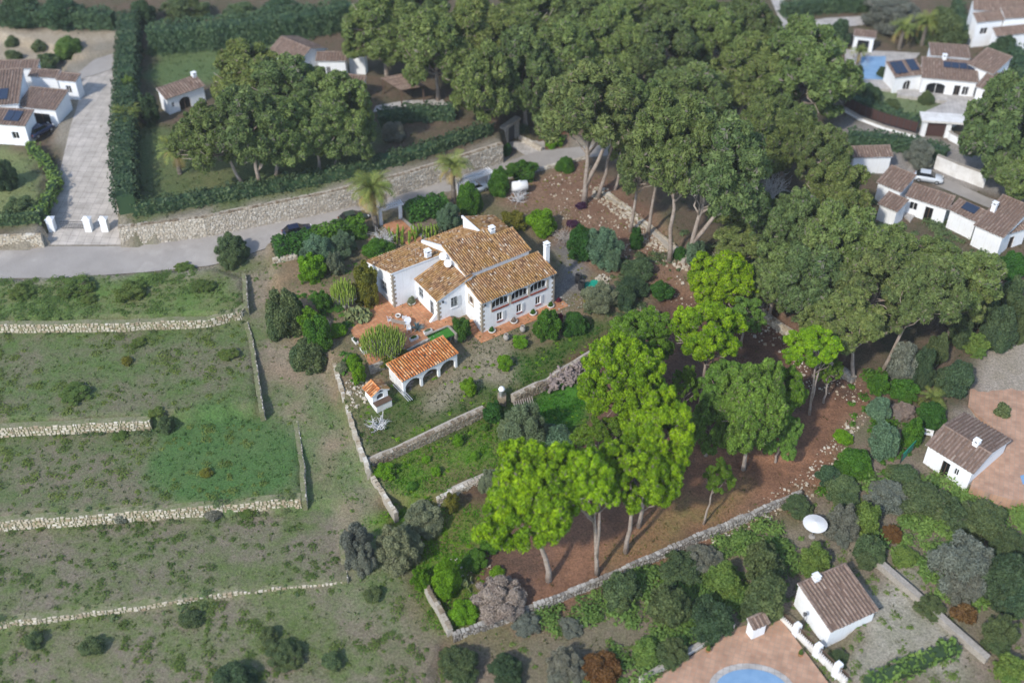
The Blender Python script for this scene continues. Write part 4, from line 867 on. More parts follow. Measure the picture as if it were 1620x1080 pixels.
q = MB(); q.add([(-3.97, 3.85, 1.2), (-3.97, 4.2, 1.2), (-5.1, 4.2, 1.2), (-5.1, 3.85, 1.2), (-3.97, 3.85, 2.35), (-3.97, 4.2, 2.35), (-4.9, 3.85, 1.45), (-4.9, 4.2, 1.45)], [(0,4,6,3),(1,2,7,5),(4,5,7,6),(3,6,7,2)]); q.build('buttress', 'plaster', V)
q = MB()
for k in range(6): q.box(-3.9+k*.42, -3.5+k*.42, 2.2, 3.6, -.2, 1.25-k*.2)
q.build('patio_steps', 'terracotta', V)
q = MB()
for k in range(4): q.box(-1.15, -.05, -.2-k*.42+2.0, .2-k*.42+2.0, -.2, .75-k*.18)
q.build('side_steps', 'terracotta', V)

# ------------------------------------------------------------------ small things about the villa
def planter(label, loc, r, plant='leaf_green', hgt=.35, pot='pot_white', bowl=True, group=None, ps=1.0):
    t = thing('planter', label, 'planter', loc, 0, group); q = MB()
    q.lathe([(r*.7, 0), (r*.98, hgt*.6), (r*1.05, hgt), (r*.92, hgt), (r*.9, hgt-.08)] if bowl else [(r*.55, 0), (r*.9, hgt*.35), (r*1.0, hgt*.65), (r*.6, hgt*.92), (r*.68, hgt), (r*.5, hgt), (r*.48, hgt-.1)], n=18); q.build('pot', pot, t, True)
    s = MB(); s.lathe([(r*.86 if bowl else r*.46, 0), (r*.5, .03), (.02, .05)], (0, 0, hgt-.1), 14); s.build('soil', 'soil', t)
    if plant:
        c = link('plant', CROWN['small', 0], None, t); c.location = (0, 0, hgt+.1*ps); c.scale = (r*.75*ps, r*.75*ps, .38*ps); set_mat(c, plant)
    return t
GW = 'white bowl planters along the house front'
for k, (u, nm) in enumerate(((1.05, 'white bowl planter on the tiled strip, nearest the front corner of the villa'), (4.3, 'second white bowl planter along the villa front, under the middle lower window'), (7.2, 'third white bowl planter along the villa front, right of the middle lower window'), (9.9, 'white bowl planter at the far right end of the villa front'))):
    planter(nm, HW(u, -.55, .06), .46, 'leaf_green' if k != 1 else 'leaf_dry', group=GW, ps=.9)
planter('white bowl planter with a leafy plant against the left wing wall', HW(-5.0, 8.35, 1.32), .5, 'leaf_olive', ps=1.4)
planter('grey clay urn on the lawn, nearer the villa corner', G(801, 538), .38, None, .95, 'urn_grey', False, 'clay urns on the lawn')
planter('grey clay urn on the lawn, closer to the leafy tree', G(827, 525), .38, None, .95, 'urn_grey', False, 'clay urns on the lawn')
planter('small round white planter on the patio', P(630, 502, 1.32), .34, None, .4, 'pot_white')
def trough(label, loc, rz, l=1.1, w=.4, hh=.35, plant='leaf_green'):
    t = thing('trough_planter', label, 'planter', loc, rz); q = MB(); q.box(-l/2, l/2, -w/2, -w/2+.05, 0, hh); q.box(-l/2, l/2, w/2-.05, w/2, 0, hh); q.box(-l/2, -l/2+.05, -w/2+.05, w/2-.05, 0, hh); q.box(l/2-.05, l/2, -w/2+.05, w/2-.05, 0, hh); q.box(-l/2+.05, l/2-.05, -w/2+.05, w/2-.05, .02, hh-.06); q.build('box', 'pot_white', t)
    c = link('plant', CROWN['small', 1], None, t); c.location = (0, 0, hh); c.scale = (l*.42, w*.45, .22); set_mat(c, plant); return t
trough('white trough planter near the lower patio edge, middle one', P(655, 537, 1.32), HA)
trough('white trough planter near the right end of the patio', P(677, 526, 1.32), HA, plant='leaf_olive')
trough('white trough planter at the left corner of the patio', P(575, 556, 1.32), HA+1.57)
trough('dark plant trough on the left edge of the patio behind the big cactus', P(562, 541, 1.32), HA+1.57, plant='leaf_dark')
# garden furniture
def chair(label, loc, rz, group):
    t = thing('garden_chair', label, 'chair', loc, rz, group)
    q = MB(); q.box(-.24, .24, -.24, .22, .4, .44); q.build('seat', 'white_plastic', t)
    q = MB()
    for k in range(5): q.obox((-.19+.095*k, .25, .66), (.035, 0, 0), (0, .012, -.004), (0, .03, .22))
    q.obox((0, .285, .89), (.24, 0, 0), (0, .02, 0), (0, 0, .04)); q.build('backrest', 'white_plastic', t)
    for s in (-1, 1):
        q = MB(); q.box(s*.25-.025, s*.25+.025, -.24, .26, .62, .66); q.build('armrest', 'white_plastic', t)
        for y in (-.22, .22): q = MB(); q.tube([(s*.25, y*1.12, 0), (s*.24, y, .62)], .022, 5); q.build('leg', 'white_plastic', t)
    return t
CG = 'white garden chairs on the patio'
chair('white plastic garden chair nearest the lower patio edge', P(647, 524, 1.33), HA-.4, CG)
chair('white plastic garden chair at the far end of the patio table', P(640, 507, 1.33), HA+2.6, CG)
chair('white plastic garden chair between the bench and the big cactus', P(617, 510, 1.33), HA+1.2, CG)
t = thing('garden_table', 'white oval garden table on the patio', 'table', P(645, 514, 1.33), HA+.9)
q = MB(); q.prism([(.75*math.cos(k*.3927), .45*math.sin(k*.3927)) for k in range(16)], .68, .72); q.build('tabletop', 'white_plastic', t)
for sx in (-1, 1):
    for sy in (-1, 1): q = MB(); q.tube([(sx*.5, sy*.3, 0), (sx*.42, sy*.25, .68)], .03, 5); q.build('leg', 'white_plastic', t)
t = thing('garden_bench', 'pale wooden bench on the patio left of the table', 'bench', P(632, 514, 1.33), HA+2.2)
for k in range(3): q = MB(); q.box(-.95, .95, -.26+k*.18, -.1+k*.18, .42, .46); q.build('seat_slat', 'wood_grey', t)
for k in range(3): q = MB(); q.box(-.95, .95, .29, .325, .56+k*.16, .68+k*.16); q.build('back_slat', 'wood_grey', t)
for s in (-1, 1): q = MB(); q.box(s*.8-.05, s*.8+.05, -.25, -.17, 0, .42); q.box(s*.8-.05, s*.8+.05, .235, .285, 0, 1.0); q.build('leg', 'wood_grey', t)
def agave(label, loc, r, n=30, seed=1, mat='agave_leaf'):
    t = thing('agave', label, 'plant', loc); rng = random.Random(seed)
    for v in range(3):
        pass
    mesh = None
    q = MB(); L = 1.0; q.add([(0, -.09, 0), (0, .09, 0), (.45, -.11, .28), (.45, .11, .28), (1, 0, .42), (.45, 0, .24), (0, 0, -.05)], [(0,2,5,6),(6,5,3,1),(2,4,5),(5,4,3)])
    me = bpy.data.meshes.new('agave_leaf'); me.from_pydata(q.v, [], q.f); me.materials.append(MATS[mat])
    for k in range(n):
        o = link('leaf', me, None, t); o.rotation_euler = (0, -rng.uniform(-.1, 1.05), k*2.4); s = r*rng.uniform(.8, 1.1); o.scale = (s, s*1.1, s)
    return t
agave('blue grey agave beside the patio table', P(660, 521, 1.33), 1.0, 34)
# turf bed behind the shed
t = thing('turf_bed', 'bright green turf bed inside low stone edging above the arched shed', 'garden bed', P(697, 531, 1.2), HA)
q = MB(); q.box(-1.5, 1.5, -.8, .8, -.1, .12); q.build('turf', 'turf', t)
q = MB(); q.box(-1.65, 1.65, .8, 1.0, -.3, .25); q.box(1.5, 1.75, -1.0, .8, -1.4, .25); q.build('edging', 'coping', t)
# ------------------------------------------------------------------ arched shed
SA = R(39); S0 = Vector((-12.5, 96.8, -.82)); L_, D_ = 7.75, 2.85
S = thing('arched_shed', 'white open shed with three arches and an orange tiled roof', 'shed', S0, SA)
w_ = MB(); ar = [(.3, 2.45, -.02, 2.05, .7), (2.75, 4.95, -.02, 2.05, .7), (5.25, 7.45, -.02, 2.05, .7)]
wall_panel(w_, (0, 0), (L_, 0), -.4, 2.45, 2.45, [(a, b, -.4, d, e) for a, b, c, d, e in ar], .3)
wall_panel(w_, (L_, .3), (0, .3), -.4, 2.45, 2.45, [(L_-b, L_-a, -.4, d, e) for a, b, c, d, e in ar][::-1], .01)
for x in (0, L_-.3): w_.box(x, x+.3, .31, .33, -.4, 2.2)
wall_panel(w_, (L_, 0), (L_, .34), -.4, 2.2, 2.25); wall_panel(w_, (0, .34), (0, 0), -.4, 2.25, 2.2)
w_.build('arcade', 'plaster', S)
q = MB(); q.box(-.0, L_, D_-.25, D_, -.4, 3.0); q.add([(0, .34, -.4), (0, D_-.25, -.4), (0, D_-.25, 2.85), (0, .34, 2.25)], [(3,2,1,0)]); q.add([(L_, .34, -.4), (L_, D_-.25, -.4), (L_, D_-.25, 2.85), (L_, .34, 2.25)], [(0,1,2,3)]); q.build('back_wall', 'plaster_old', S)
roof(S, (-.2, -.1, 2.5), (L_+.2, -.1, 2.5), (0, D_+.3, .62), 'roof_tile_orange', 'roof_pan', pitch=.33, trad=.12, seed=21)
def log_mesh(seed, l=.5, r=.09):
    rng = random.Random(seed); q = MB(); n = 7; q.tube([(-l/2, 0, 0), (0, rng.uniform(-.02, .02), rng.uniform(-.02, .02)), (l/2, 0, 0)], [r*rng.uniform(.9, 1.1), r, r*rng.uniform(.8, 1.05)], n)
    me = bpy.data.meshes.new('log'); me.from_pydata(q.v, [], q.f); me.materials.append(MATS['log']); return me
LOGS = [log_mesh(i, random.Random(i).uniform(.55, 1.15), random.Random(i+50).uniform(.09, .19)) for i in range(10)]
def logs(par, n, sx, sy, hz_, rng, spread=.5):
    for i in range(n):
        o = link('log', random.choice(LOGS), None, par)
        for _ in range(20):
            x, y = rng.uniform(-sx, sx), rng.uniform(-sy, sy)
            if (x/sx)**2+(y/sy)**2 < 1: break
        top = hz_*(1-((x/sx)**2+(y/sy)**2))**.6
        o.location = (x, y, max(.08, top*rng.uniform(.35, 1.0))); o.rotation_euler = (rng.uniform(0, 6), rng.gauss(0, .35), rng.gauss(0, spread)+.4)
for k, (x, lab) in enumerate(((1.4, 'heap of firewood inside the left arch of the shed'), (3.85, 'heap of firewood inside the middle arch of the shed'), (6.3, 'few grey planks of wood inside the right arch of the shed'))):
    p = S0+Vector((math.cos(SA)*x-math.sin(SA)*1.5, math.sin(SA)*x+math.cos(SA)*1.5, .05)); t = thing('firewood_heap', lab, 'firewood', p, SA, 'firewood in the shed'); logs(t, (34, 34, 12)[k], .95, .9, (1.1, .9, .4)[k], random.Random(k))
# oven hut
O0 = G(601, 640); t = thing('oven_hut', 'small white brick oven hut with a patchy tiled roof left of the arched shed', 'oven', O0, R(36))
q = MB(); wall_panel(q, (-.9, -.1), (1.1, -.1), .9, 1.9, 2.0, [(.55, 1.45, .95, 1.75, .3)], .35); wall_panel(q, (1.1, -.1), (1.1, 1.6), -.3, 2.0, 1.9); wall_panel(q, (-.9, 1.6), (-.9, -.1), -.3, 1.9, 1.9); wall_panel(q, (1.1, 1.6), (-.9, 1.6), -.3, 1.9, 1.9); q.build('wall', 'plaster', t)
q = MB(); q.box(-.9, 1.1, -.9, -.12, -.3, .85); q.build('hearth', 'plaster_old', t); q = MB(); q.box(-.97, 1.17, -.97, -.14, .852, .93); q.build('hearth_slab', 'wood_dark', t)
q = MB(); q.box(-.4, .6, .1, .9, .9, 1.8); q.build('oven_mouth', 'dark_metal', t)
roof(t, (-1.1, 1.75, 1.9), (-1.1, -.25, 1.9), (1.25, 0, .62), 'roof_tile_orange', 'roof_pan', seed=31, pitch=.33, trad=.12); roof(t, (1.3, -.25, 1.9), (1.3, 1.75, 1.9), (-1.1, 0, .6), 'roof_tile', 'roof_pan', seed=32, pitch=.33, trad=.12, ridge=False)
p0, p1 = G(622, 612), G(647, 640)
for k in range(3):
    q = MB(); d = Vector((.22*k, .12*k, 0)); q.tube([p0-p0+d, (p1-p0)+d+Vector((0, 0, .15))], .06, 6); o = q.build('metal_pole', 'zinc'); o.location = p0+Vector((0, 0, .4)); tag(o, ('left', 'middle', 'right')[k]+'most of the three long grey poles lying between the oven hut and the shed' if k != 1 else 'middle one of the three long grey poles lying between the oven hut and the shed', 'pole', 'poles by the shed')
# log pile, gate post, pallets
t = thing('log_pile', 'large heap of cut logs and branches below the long terrace wall', 'log pile', G(903, 594)+Vector((0, 0, -.05)), R(35)); logs(t, 260, 4.0, 1.45, 1.3, random.Random(5), .9)
q = MB(); r5 = random.Random(8)
for k in range(30):
    a = r5.gauss(.0, .5); x = r5.uniform(-3, 3); l = r5.uniform(.8, 1.8); y = r5.uniform(-1.0, 1.0); z = .4+r5.random()*.7; q.tube([(x, y, z), (x+math.cos(a)*l, y+math.sin(a)*l, z+r5.uniform(-.2, .3))], [.05, .03], 5)
kind(q.build('branches', 'wood_grey', t), 'stuff')
b = G(794, 634); t = thing('gate_post', 'white round topped gate post at the gap in the terrace wall', 'post', b); q = MB(); q.lathe([(.34, -.5), (.34, 1.0), (.4, 1.02), (.4, 1.12), (.3, 1.3), (.12, 1.45), (.02, 1.48)], n=14); q.build('post', 'plaster', t, True)
q = MB(); q.box(-.5, .5, -.5, .5, -1.4, .1); q.build('plinth', 'stone_brown', t)
b = G(828, 642); t = thing('wooden_rack', 'grey slatted wooden rack leaning by the gate post', 'rack', b, R(20))
for k in range(9): q = MB(); q.obox((-1.1+k*.28, 0, .45), (.06, 0, 0), (0, .3, .42), (0, .03, -.02)); q.build('slat', 'wood_grey', t)
for s in (-1, 1): q = MB(); q.obox((0, s*.2+.02, .45+s*.29-.05), (1.25, 0, 0), (0, .03, 0), (0, 0, .04)); q.build('rail', 'wood_dark', t)
# barrels, tarp, rubble, tank
def barrel(label, loc, tilt=None):
    t = thing('barrel', label, 'barrel', loc, 0, 'black barrels by the gravel yard'); q = MB(); q.lathe([(.42, 0), (.46, .3), (.44, .62), (.46, .9), (.42, 1.15), (.45, 1.2), (.38, 1.2), (.37, .9)], n=16); q.build('shell', 'black_plastic', t, True)
    q = MB(); q.lathe([(.36, 0), (.36, .02)], (0, 0, .95), 14); q.build('water', 'glass', t)
    if tilt: t.rotation_euler = tilt
barrel('black barrel standing on the gravel yard, further back one', G(915, 446)); barrel('black barrel closer to the olive tree beside the villa', G(920, 457))
b = G(938, 452); rng = np.random.default_rng(4); n = 13; vs = []; fs = []
for i in range(n):
    for j in range(n): vs.append(((i/(n-1)-.5)*2.6, (j/(n-1)-.5)*1.6, .06+.22*abs(math.sin(i*.9+j*.6))+rng.normal(0, .05)))
for i in range(n-1):
    for j in range(n-1): fs.append((i*n+j, (i+1)*n+j, (i+1)*n+j+1, i*n+j+1))
q = MB(); q.add(vs, fs); o = q.build('tarpaulin', 'tarp', None, True); o.location = b; o.rotation_euler = (0, 0, .5); md = o.modifiers.new('thick', 'SOLIDIFY'); md.thickness = .02; tag(o, 'crumpled turquoise tarpaulin lying by the black barrels', 'tarpaulin')
def rubble(name, label, pts, n, smin, smax, mat='stone_white', pile=0.0, seed=1, z=None):
    """loose stones strewn over a pixel polygon"""
    pl = poly(pts, 0 if z is None else z); r = np.random.default_rng(seed); lo, hi = pl.min(0), pl.max(0); q = MB(); k = 0
    xs, ys = r.uniform(lo[0], hi[0], n*6), r.uniform(lo[1], hi[1], n*6); m_ = inside(pl, xs, ys); xs, ys = xs[m_][:n], ys[m_][:n]; zs = h(xs, ys); c0 = pl.mean(0); rr = np.abs(pl-c0).max()
    for x, y, z_ in zip(xs, ys, zs):
        s = r.uniform(smin, smax)*(.3+.7*r.random()**2); dz = pile*max(0, 1-math.hypot(x-c0[0], y-c0[1])/rr)
        vs = [Vector((x, y, z_+dz+s*.1))+Vector(v)*s*r.uniform(.75, 1.15) for v in ((-.6,-.5,-.45),(.55,-.5,-.4),(.6,.45,-.45),(-.5,.55,-.4),(-.45,-.4,.35),(.4,-.4,.4),(.42,.35,.36),(-.4,.4,.3))]
        q.add(vs, [(4,5,6,7),(0,1,5,4),(1,2,6,5),(2,3,7,6),(3,0,4,7)])
    o = kind(q.build(name, mat), 'stuff'); o['label'] = label; o['category'] = 'rubble'
rubble('rubble', 'white limestone rubble strewn over the red slope above the villa', [(850,290),(925,258),(1000,330),(1085,405),(1040,420),(980,400),(880,345)], 420, .12, .42, seed=2, z=1)
rubble('rubble', 'heap of pale rubble beside the turquoise tarpaulin', [(940,440),(955,432),(970,436),(962,450),(945,455)], 110, .15, .4, pile=.5, seed=3, z=.3)
rubble('rubble', 'loose stones under the wood edge above the pine grove', [(1060,440),(1130,470),(1210,485),(1280,545),(1265,560),(1180,520),(1060,480)], 240, .12, .45, seed=4, z=-.5)
rubble('rubble', 'white stones scattered along the right side of the pine grove', [(1235,545),(1310,560),(1365,610),(1370,640),(1340,640),(1270,610)], 260, .1, .42, seed=5, z=-2)
rubble('rubble', 'fallen white stones along the lower boundary of the grove', [(1110,838),(1200,790),(1280,735),(1360,650),(1378,660),(1300,770),(1265,792),(1120,852)], 380, .12, .5, seed=6, z=-3)
rubble('rubble', 'brown stones tumbled below the long terrace wall', [(940,572),(1040,505),(1060,515),(960,590)], 160, .12, .35, 'stone_brown', seed=7, z=-2)
rubble('rubble', 'pale gravel and stones under the olive shrubs right of the villa', [(880,470),(930,455),(940,475),(880,500),(868,490)], 160, .08, .3, 'stone_grey', seed=8, z=0)
rubble('rubble', 'broken paving below the narrow boundary wall', [(548,610),(585,612),(590,635),(552,655)], 120, .15, .5, 'stone', seed=9, z=-.8)
rubble('rubble', 'stones at the lower tip of the plot below the left olives', [(700,880),(750,870),(790,900),(740,920)], 50, .12, .35, 'stone', seed=10, z=-3.4)
rubble('rubble', 'broad band of white limestone blocks along the rock wall', [(945,300),(1000,338),(1098,408),(1086,424),(1030,388),(985,352),(935,316)], 620, .2, .62, seed=12, z=.9)
b = G(822, 306); t = thing('water_tank', 'white cylindrical tank on a cradle in the garden corner by the road', 'tank', b, R(12)); q = MB()
q.tube([(-1.15, 0, 1.25), (-1.05, 0, 1.25), (1.05, 0, 1.25), (1.15, 0, 1.25)], [.55, .72, .72, .55], 18); q.build('tank', 'white_plastic', t, True)
for x in (-.7, .7): q = MB(); q.box(x-.12, x+.12, -.6, .6, -.1, .62); q.build('cradle', 'zinc', t)
q = MB(); q.lathe([(.2, 1.9), (.2, 2.06), (.05, 2.1)], n=12); q.build('lid', 'white_plastic', t)
# gates, pergola, cars
def slat_gate(label, pa, pb, hh, post=.4, depth_=1.3, over_=.4, n=12, name='pergola_gate'):
    a, b = G(*pa), G(*pb); d = (b-a); d.z = 0; L = d.length; t = thing(name, label, 'gate', a, math.atan2(d.y, d.x))
    for x in (0, L):
        q = MB(); q.box(x-post/2, x+post/2, -post/2, post/2, -.5, hh); q.box(x-post/2-.05, x+post/2+.05, -post/2-.05, post/2+.05, hh, hh+.08); q.build('post', 'plaster', t)
    for s in (-1, 1): q = MB(); q.box(-over_, L+over_, s*.35-.06, s*.35+.06, hh+.081, hh+.27); q.build('beam', 'white_paint', t)
    for k in range(n): x = -over_+.1+(L+2*over_-.2)*k/(n-1); q = MB(); q.box(x-.045, x+.045, -depth_/2, depth_/2, hh+.272, hh+.38); q.build('slat', 'white_paint', t)
    return t
slat_gate('white slatted garden gate pergola beside the larger palm', (603, 355), (634, 346), 2.3)
slat_gate('long white slatted pergola over the parked white car near the road', (726, 310), (775, 293), 2.1, .35, 1.8, .3, 18)
sheet('garden_path', [P(x, y, 1.52) for x, y in [(606,356),(634,347),(676,384),(655,394)]], 'terracotta', .05)
sheet('path_border', [P(x, y, 1.52) for x, y in [(634,346),(638,345),(682,383),(677,386)]], 'coping', .12)
def car(label, loc, rz, paint, L=4.1, Wd=1.72):
    t = thing('parked_car', label, 'car', loc, rz); hw = Wd/2
    sec = [(-L/2, .35, .62, .86), (-L/2+.15, .25, .85, .95), (-L*.3, .22, .95, 1), (-L*.05, .22, .96, 1), (L*.2, .22, .94, 1), (L/2-.35, .24, .82, .95), (L/2-.05, .35, .62, .85)]
    q = MB(); n = 6
    for x, z0, z1, k in sec: w2 = hw*k; q.v += [(x, -w2, z0), (x, w2, z0), (x, w2, z0+(z1-z0)*.6), (x, w2*.9, z1), (x, -w2*.9, z1), (x, -w2, z0+(z1-z0)*.6)]
    for i in range(len(sec)-1): q.f += [(i*6+k, i*6+(k+1) % 6, (i+1)*6+(k+1) % 6, (i+1)*6+k) for k in range(6)]
    q.f += [tuple(range(5, -1, -1)), tuple(range((len(sec)-1)*6, len(sec)*6))]; body = q.build('body', paint, t, True)
    q = MB(); q.v = [(-L*.42, -hw*.84, .93), (L*.22, -hw*.84, .93), (L*.22, hw*.84, .93), (-L*.42, hw*.84, .93), (-L*.3, -hw*.66, 1.4), (L*.04, -hw*.66, 1.42), (L*.04, hw*.66, 1.42), (-L*.3, hw*.66, 1.4)]; q.f = [(0,1,5,4),(1,2,6,5),(2,3,7,6),(3,0,4,7)]; q.build('window', 'car_glass', t)
    q = MB(); q.obox((-L*.13, 0, 1.43), (L*.175, 0, .008), (0, hw*.67, 0), (0, 0, .025)); q.build('roof', paint, t)
    for x in (-L*.31, L*.3):
        for s in (-1, 1):
            q = MB(); q.tube([(x, s*(hw-.2), .31), (x, s*(hw+.01), .31)], .31, 16); o = q.build('wheel', 'tyre', t); q = MB(); q.tube([(x, s*(hw+.005), .31), (x, s*(hw+.02), .31)], .19, 12); q.build('rim', 'zinc', o)
    for s in (-1, 1): q = MB(); q.obox((L/2-.1, s*hw*.62, .66), (.06, 0, 0), (0, .18, 0), (0, 0, .07)); q.build('headlight', 'white_plastic', t)
    for s in (-1, 1): q = MB(); q.obox((-L/2+.05, s*hw*.66, .72), (.05, 0, 0), (0, .14, 0), (0, 0, .08)); q.build('tail_light', 'red_sill', t)
def onroad(px, py): p = B(px, py); return Vector((p.x, p.y, p.z+.16))
car('dark blue car on the road, its roof showing over the hedge', onroad(472, 372), R(22), 'car_blue')
car('dark green car on the road behind the palm and hedge', onroad(560, 351), R(24), 'car_green')
b = G(752, 303); car('white car parked under the long pergola', b, R(33), 'car_white')

# ------------------------------------------------------------------ palms and succulents
def frond_mesh(seed, L=2.6, droop=.9, mat='palm_leaf'):
    r = np.random.default_rng(seed); n = 26; V, Q, K = [], [], []
    pts = []; a = .0; x = z = 0.0
    for i in range(n+1): pts.append(np.array([x, 0, z])); th = 1.0-droop*2.1*(i/n)**1.25; x += L/n*math.cos(th); z += L/n*math.sin(th)
    for i in range(n):
        s = i/n; d = pts[i+1]-pts[i]; up = np.array([-d[2], 0, d[0]])/np.linalg.norm(d); w_ = .03*(1-s)+.008; b = len(V)
        V += [pts[i]+[0, -w_, 0], pts[i]+[0, w_, 0], pts[i+1]+[0, w_, 0], pts[i+1]+[0, -w_, 0]]; Q.append((b, b+1, b+2, b+3)); K += [.9]*4
        if i < 3: continue
        ll = .62*math.sin(math.pi*min(1, .12+s*.9))**.6+.1
        for sd in (-1, 1):
            for q in (0,):
                p = pts[i]*(1-q)+pts[i+1]*q; dirv = d/np.linalg.norm(d)*.75+np.array([0, sd*.8, 0])+up*(.22+r.normal(0, .1)); dirv /= np.linalg.norm(dirv); tip = p+dirv*ll+np.array([0, 0, -.12*ll]); sdv = d/np.linalg.norm(d)*.03; b = len(V)
                V += [p-sdv, p+sdv, (p+tip)/2+sdv*.9, tip]; Q.append((b, b+1, b+2, b+3)); K += [r.random()]*4
    me = np_mesh('frond', np.array(V), np.array(Q), {'clump': np.array(K)}); me.materials.append(MATS[mat]); return me
FR = [frond_mesh(i, 2.7, .8+.14*i) for i in range(4)]; FRD = [frond_mesh(9+i, 2.4, 1.05+.1*i, 'palm_dry') for i in range(2)]
def palm(label, foot, toppy, scale=1.0, n=34, dry=8, seed=1, name='palm_tree', lean=0.0, group='palms'):
    b = G(*foot); zt = zat(b.y, toppy)-b.z; t = thing(name, label, 'palm', b, 0, group); rng = random.Random(seed); q = MB(); m_ = 14
    q.tube([(lean*(i/m_)**2, 0, -.2+(zt+.2)*i/m_) for i in range(m_+1)], [.27*scale*(1+.12*(i % 2)-.012*i) for i in range(m_+1)], 10); q.build('trunk', 'bark_dark', t)
    for k in range(n+dry):
        d = k >= n; o = link('frond', rng.choice(FRD if d else FR), None, t); o.location = (lean, 0, zt); el = -rng.uniform(-.1, .95)*1.0 if not d else rng.uniform(.5, .85)
        o.rotation_euler = (rng.uniform(-.3, .3), el+(.25 if not d else .3), k*2.399+rng.uniform(-.2, .2)); s = scale*rng.uniform(.85, 1.1); o.scale = (s, s, s)
    return t
palm('large date palm by the slatted gate, with drying lower fronds', (594, 362), 304, 1.5, 52, 16, 1)
palm('tall green date palm beside the road wall', (718, 318), 268, 1.2, 44, 6, 2)
def euphorbia(label, foot, wpx, toppy, n=150, seed=1, glen=1.2, name='candelabra_cactus'):
    """grey arms fanning out of a short trunk, each ending in upright green stems"""
    b = G(*foot); s = ppm(b); r = wpx/2/s; zt = zat(b.y, toppy)-b.z; t = thing(name, label, 'cactus', b); rng = np.random.default_rng(seed); tr = MB(); V, Q, K = [], [], []
    tr.tube([(0, 0, -.2), (0, 0, zt*.16), (0, 0, zt*.24)], [.3, .26, .18], 8)
    for i in range(n):
        q = math.sqrt((i+.5)/n); a = i*2.39996; x, y = r*q*math.cos(a), r*q*math.sin(a); top = zt*(1-.3*q**2)*rng.uniform(.86, 1.06); lo = top-glen*rng.uniform(.7, 1.15)
        if i % 3 == 0: tr.tube([(x*.04, y*.04, zt*.12), (x*.45, y*.45, zt*(.3+.12*(1-q))), (x*.88, y*.88, lo*.9), (x, y, lo+.1)], [.08, .06, .05, .045], 5, False)
        kk = rng.random(); ln = rng.normal(0, .08, 2); w_ = .055*rng.uniform(.8, 1.25); o = len(V)
        for f, wd in ((0, .8), (.3, 1.0), (.85, 1.0), (1.0, .4)):
            cx, cy, cz = x*(.9+.1*f)+ln[0]*f, y*(.9+.1*f)+ln[1]*f, lo+(top-lo)*f
            for m_ in range(4): an = a+m_*1.5708; V.append((cx+math.cos(an)*w_*wd, cy+math.sin(an)*w_*wd, cz)); K.append(kk*.6+.4*f)
        for j in range(3):
            for m_ in range(4): Q.append((o+j*4+m_, o+j*4+(m_+1) % 4, o+(j+1)*4+(m_+1) % 4, o+(j+1)*4+m_))
        Q.append((o+12, o+13, o+14, o+15))
    tr.build('trunk', 'cactus_wood', t, True)
    me = np_mesh('stems', np.array(V), np.array(Q), {'clump': np.array(K)}); kind(link('stems', me, 'euphorbia', t), 'stuff'); return t
euphorbia('big domed candelabra cactus on the lower corner of the patio', (607, 561), 74, 524, 300, 1, 1.3)
euphorbia('upright candelabra cactus tree in the garden left of the villa', (546, 488), 42, 443, 130, 2, 1.5)
# cactus stalks by the path
for k, (px, py, lab, n) in enumerate(((628, 382, 'tall green column cactus clump beside the tiled path, left side', 14), (648, 384, 'thin green column cactus at the foot of the tiled path', 6), (668, 374, 'low green column cactus clump right of the tiled path', 16), (690, 378, 'pale green column cactus row against the villa roof edge', 10))):
    b = G(px, py); t = thing('column_cactus', lab, 'cactus', b, 0, 'column cacti by the path'); rr = random.Random(k)
    for i in range(n):
        q = MB(); x, y, hh = rr.gauss(0, .7), rr.gauss(0, .5), rr.uniform(.8, 2.2); q.tube([(x, y, -.1), (x+.05, y, hh*.6), (x+rr.gauss(0, .1), y, hh*.93), (x, y, hh)], [.1, .12, .11, .03], 6); q.build('stem', 'euphorbia', t, True)
# prickly pear: flat pads
b = G(566, 503); t = thing('prickly_pear', 'pale prickly pear bush between the two candelabra cacti', 'cactus', b); q = MB(); rr = random.Random(3); q.prism([(.22*math.cos(k*.7854), .3*math.sin(k*.7854)) for k in range(8)], -.03, .03); me = bpy.data.meshes.new('pad'); me.from_pydata(q.v, [], q.f); me.materials.append(MATS['pear_cactus'])
for k in range(150):
    o = link('pad', me, None, t); a = rr.uniform(0, 6.28); ra = 1.7*math.sqrt(rr.random()); o.location = (ra*math.cos(a), ra*math.sin(a)*.8, rr.uniform(.25, 1.0)*1.6*(1-(ra/2.1)**2)); o.rotation_euler = (1.57+rr.gauss(0, .6), rr.gauss(0, .5), rr.uniform(0, 6.28)); s = rr.uniform(.7, 1.15); o.scale = (s, s, s)

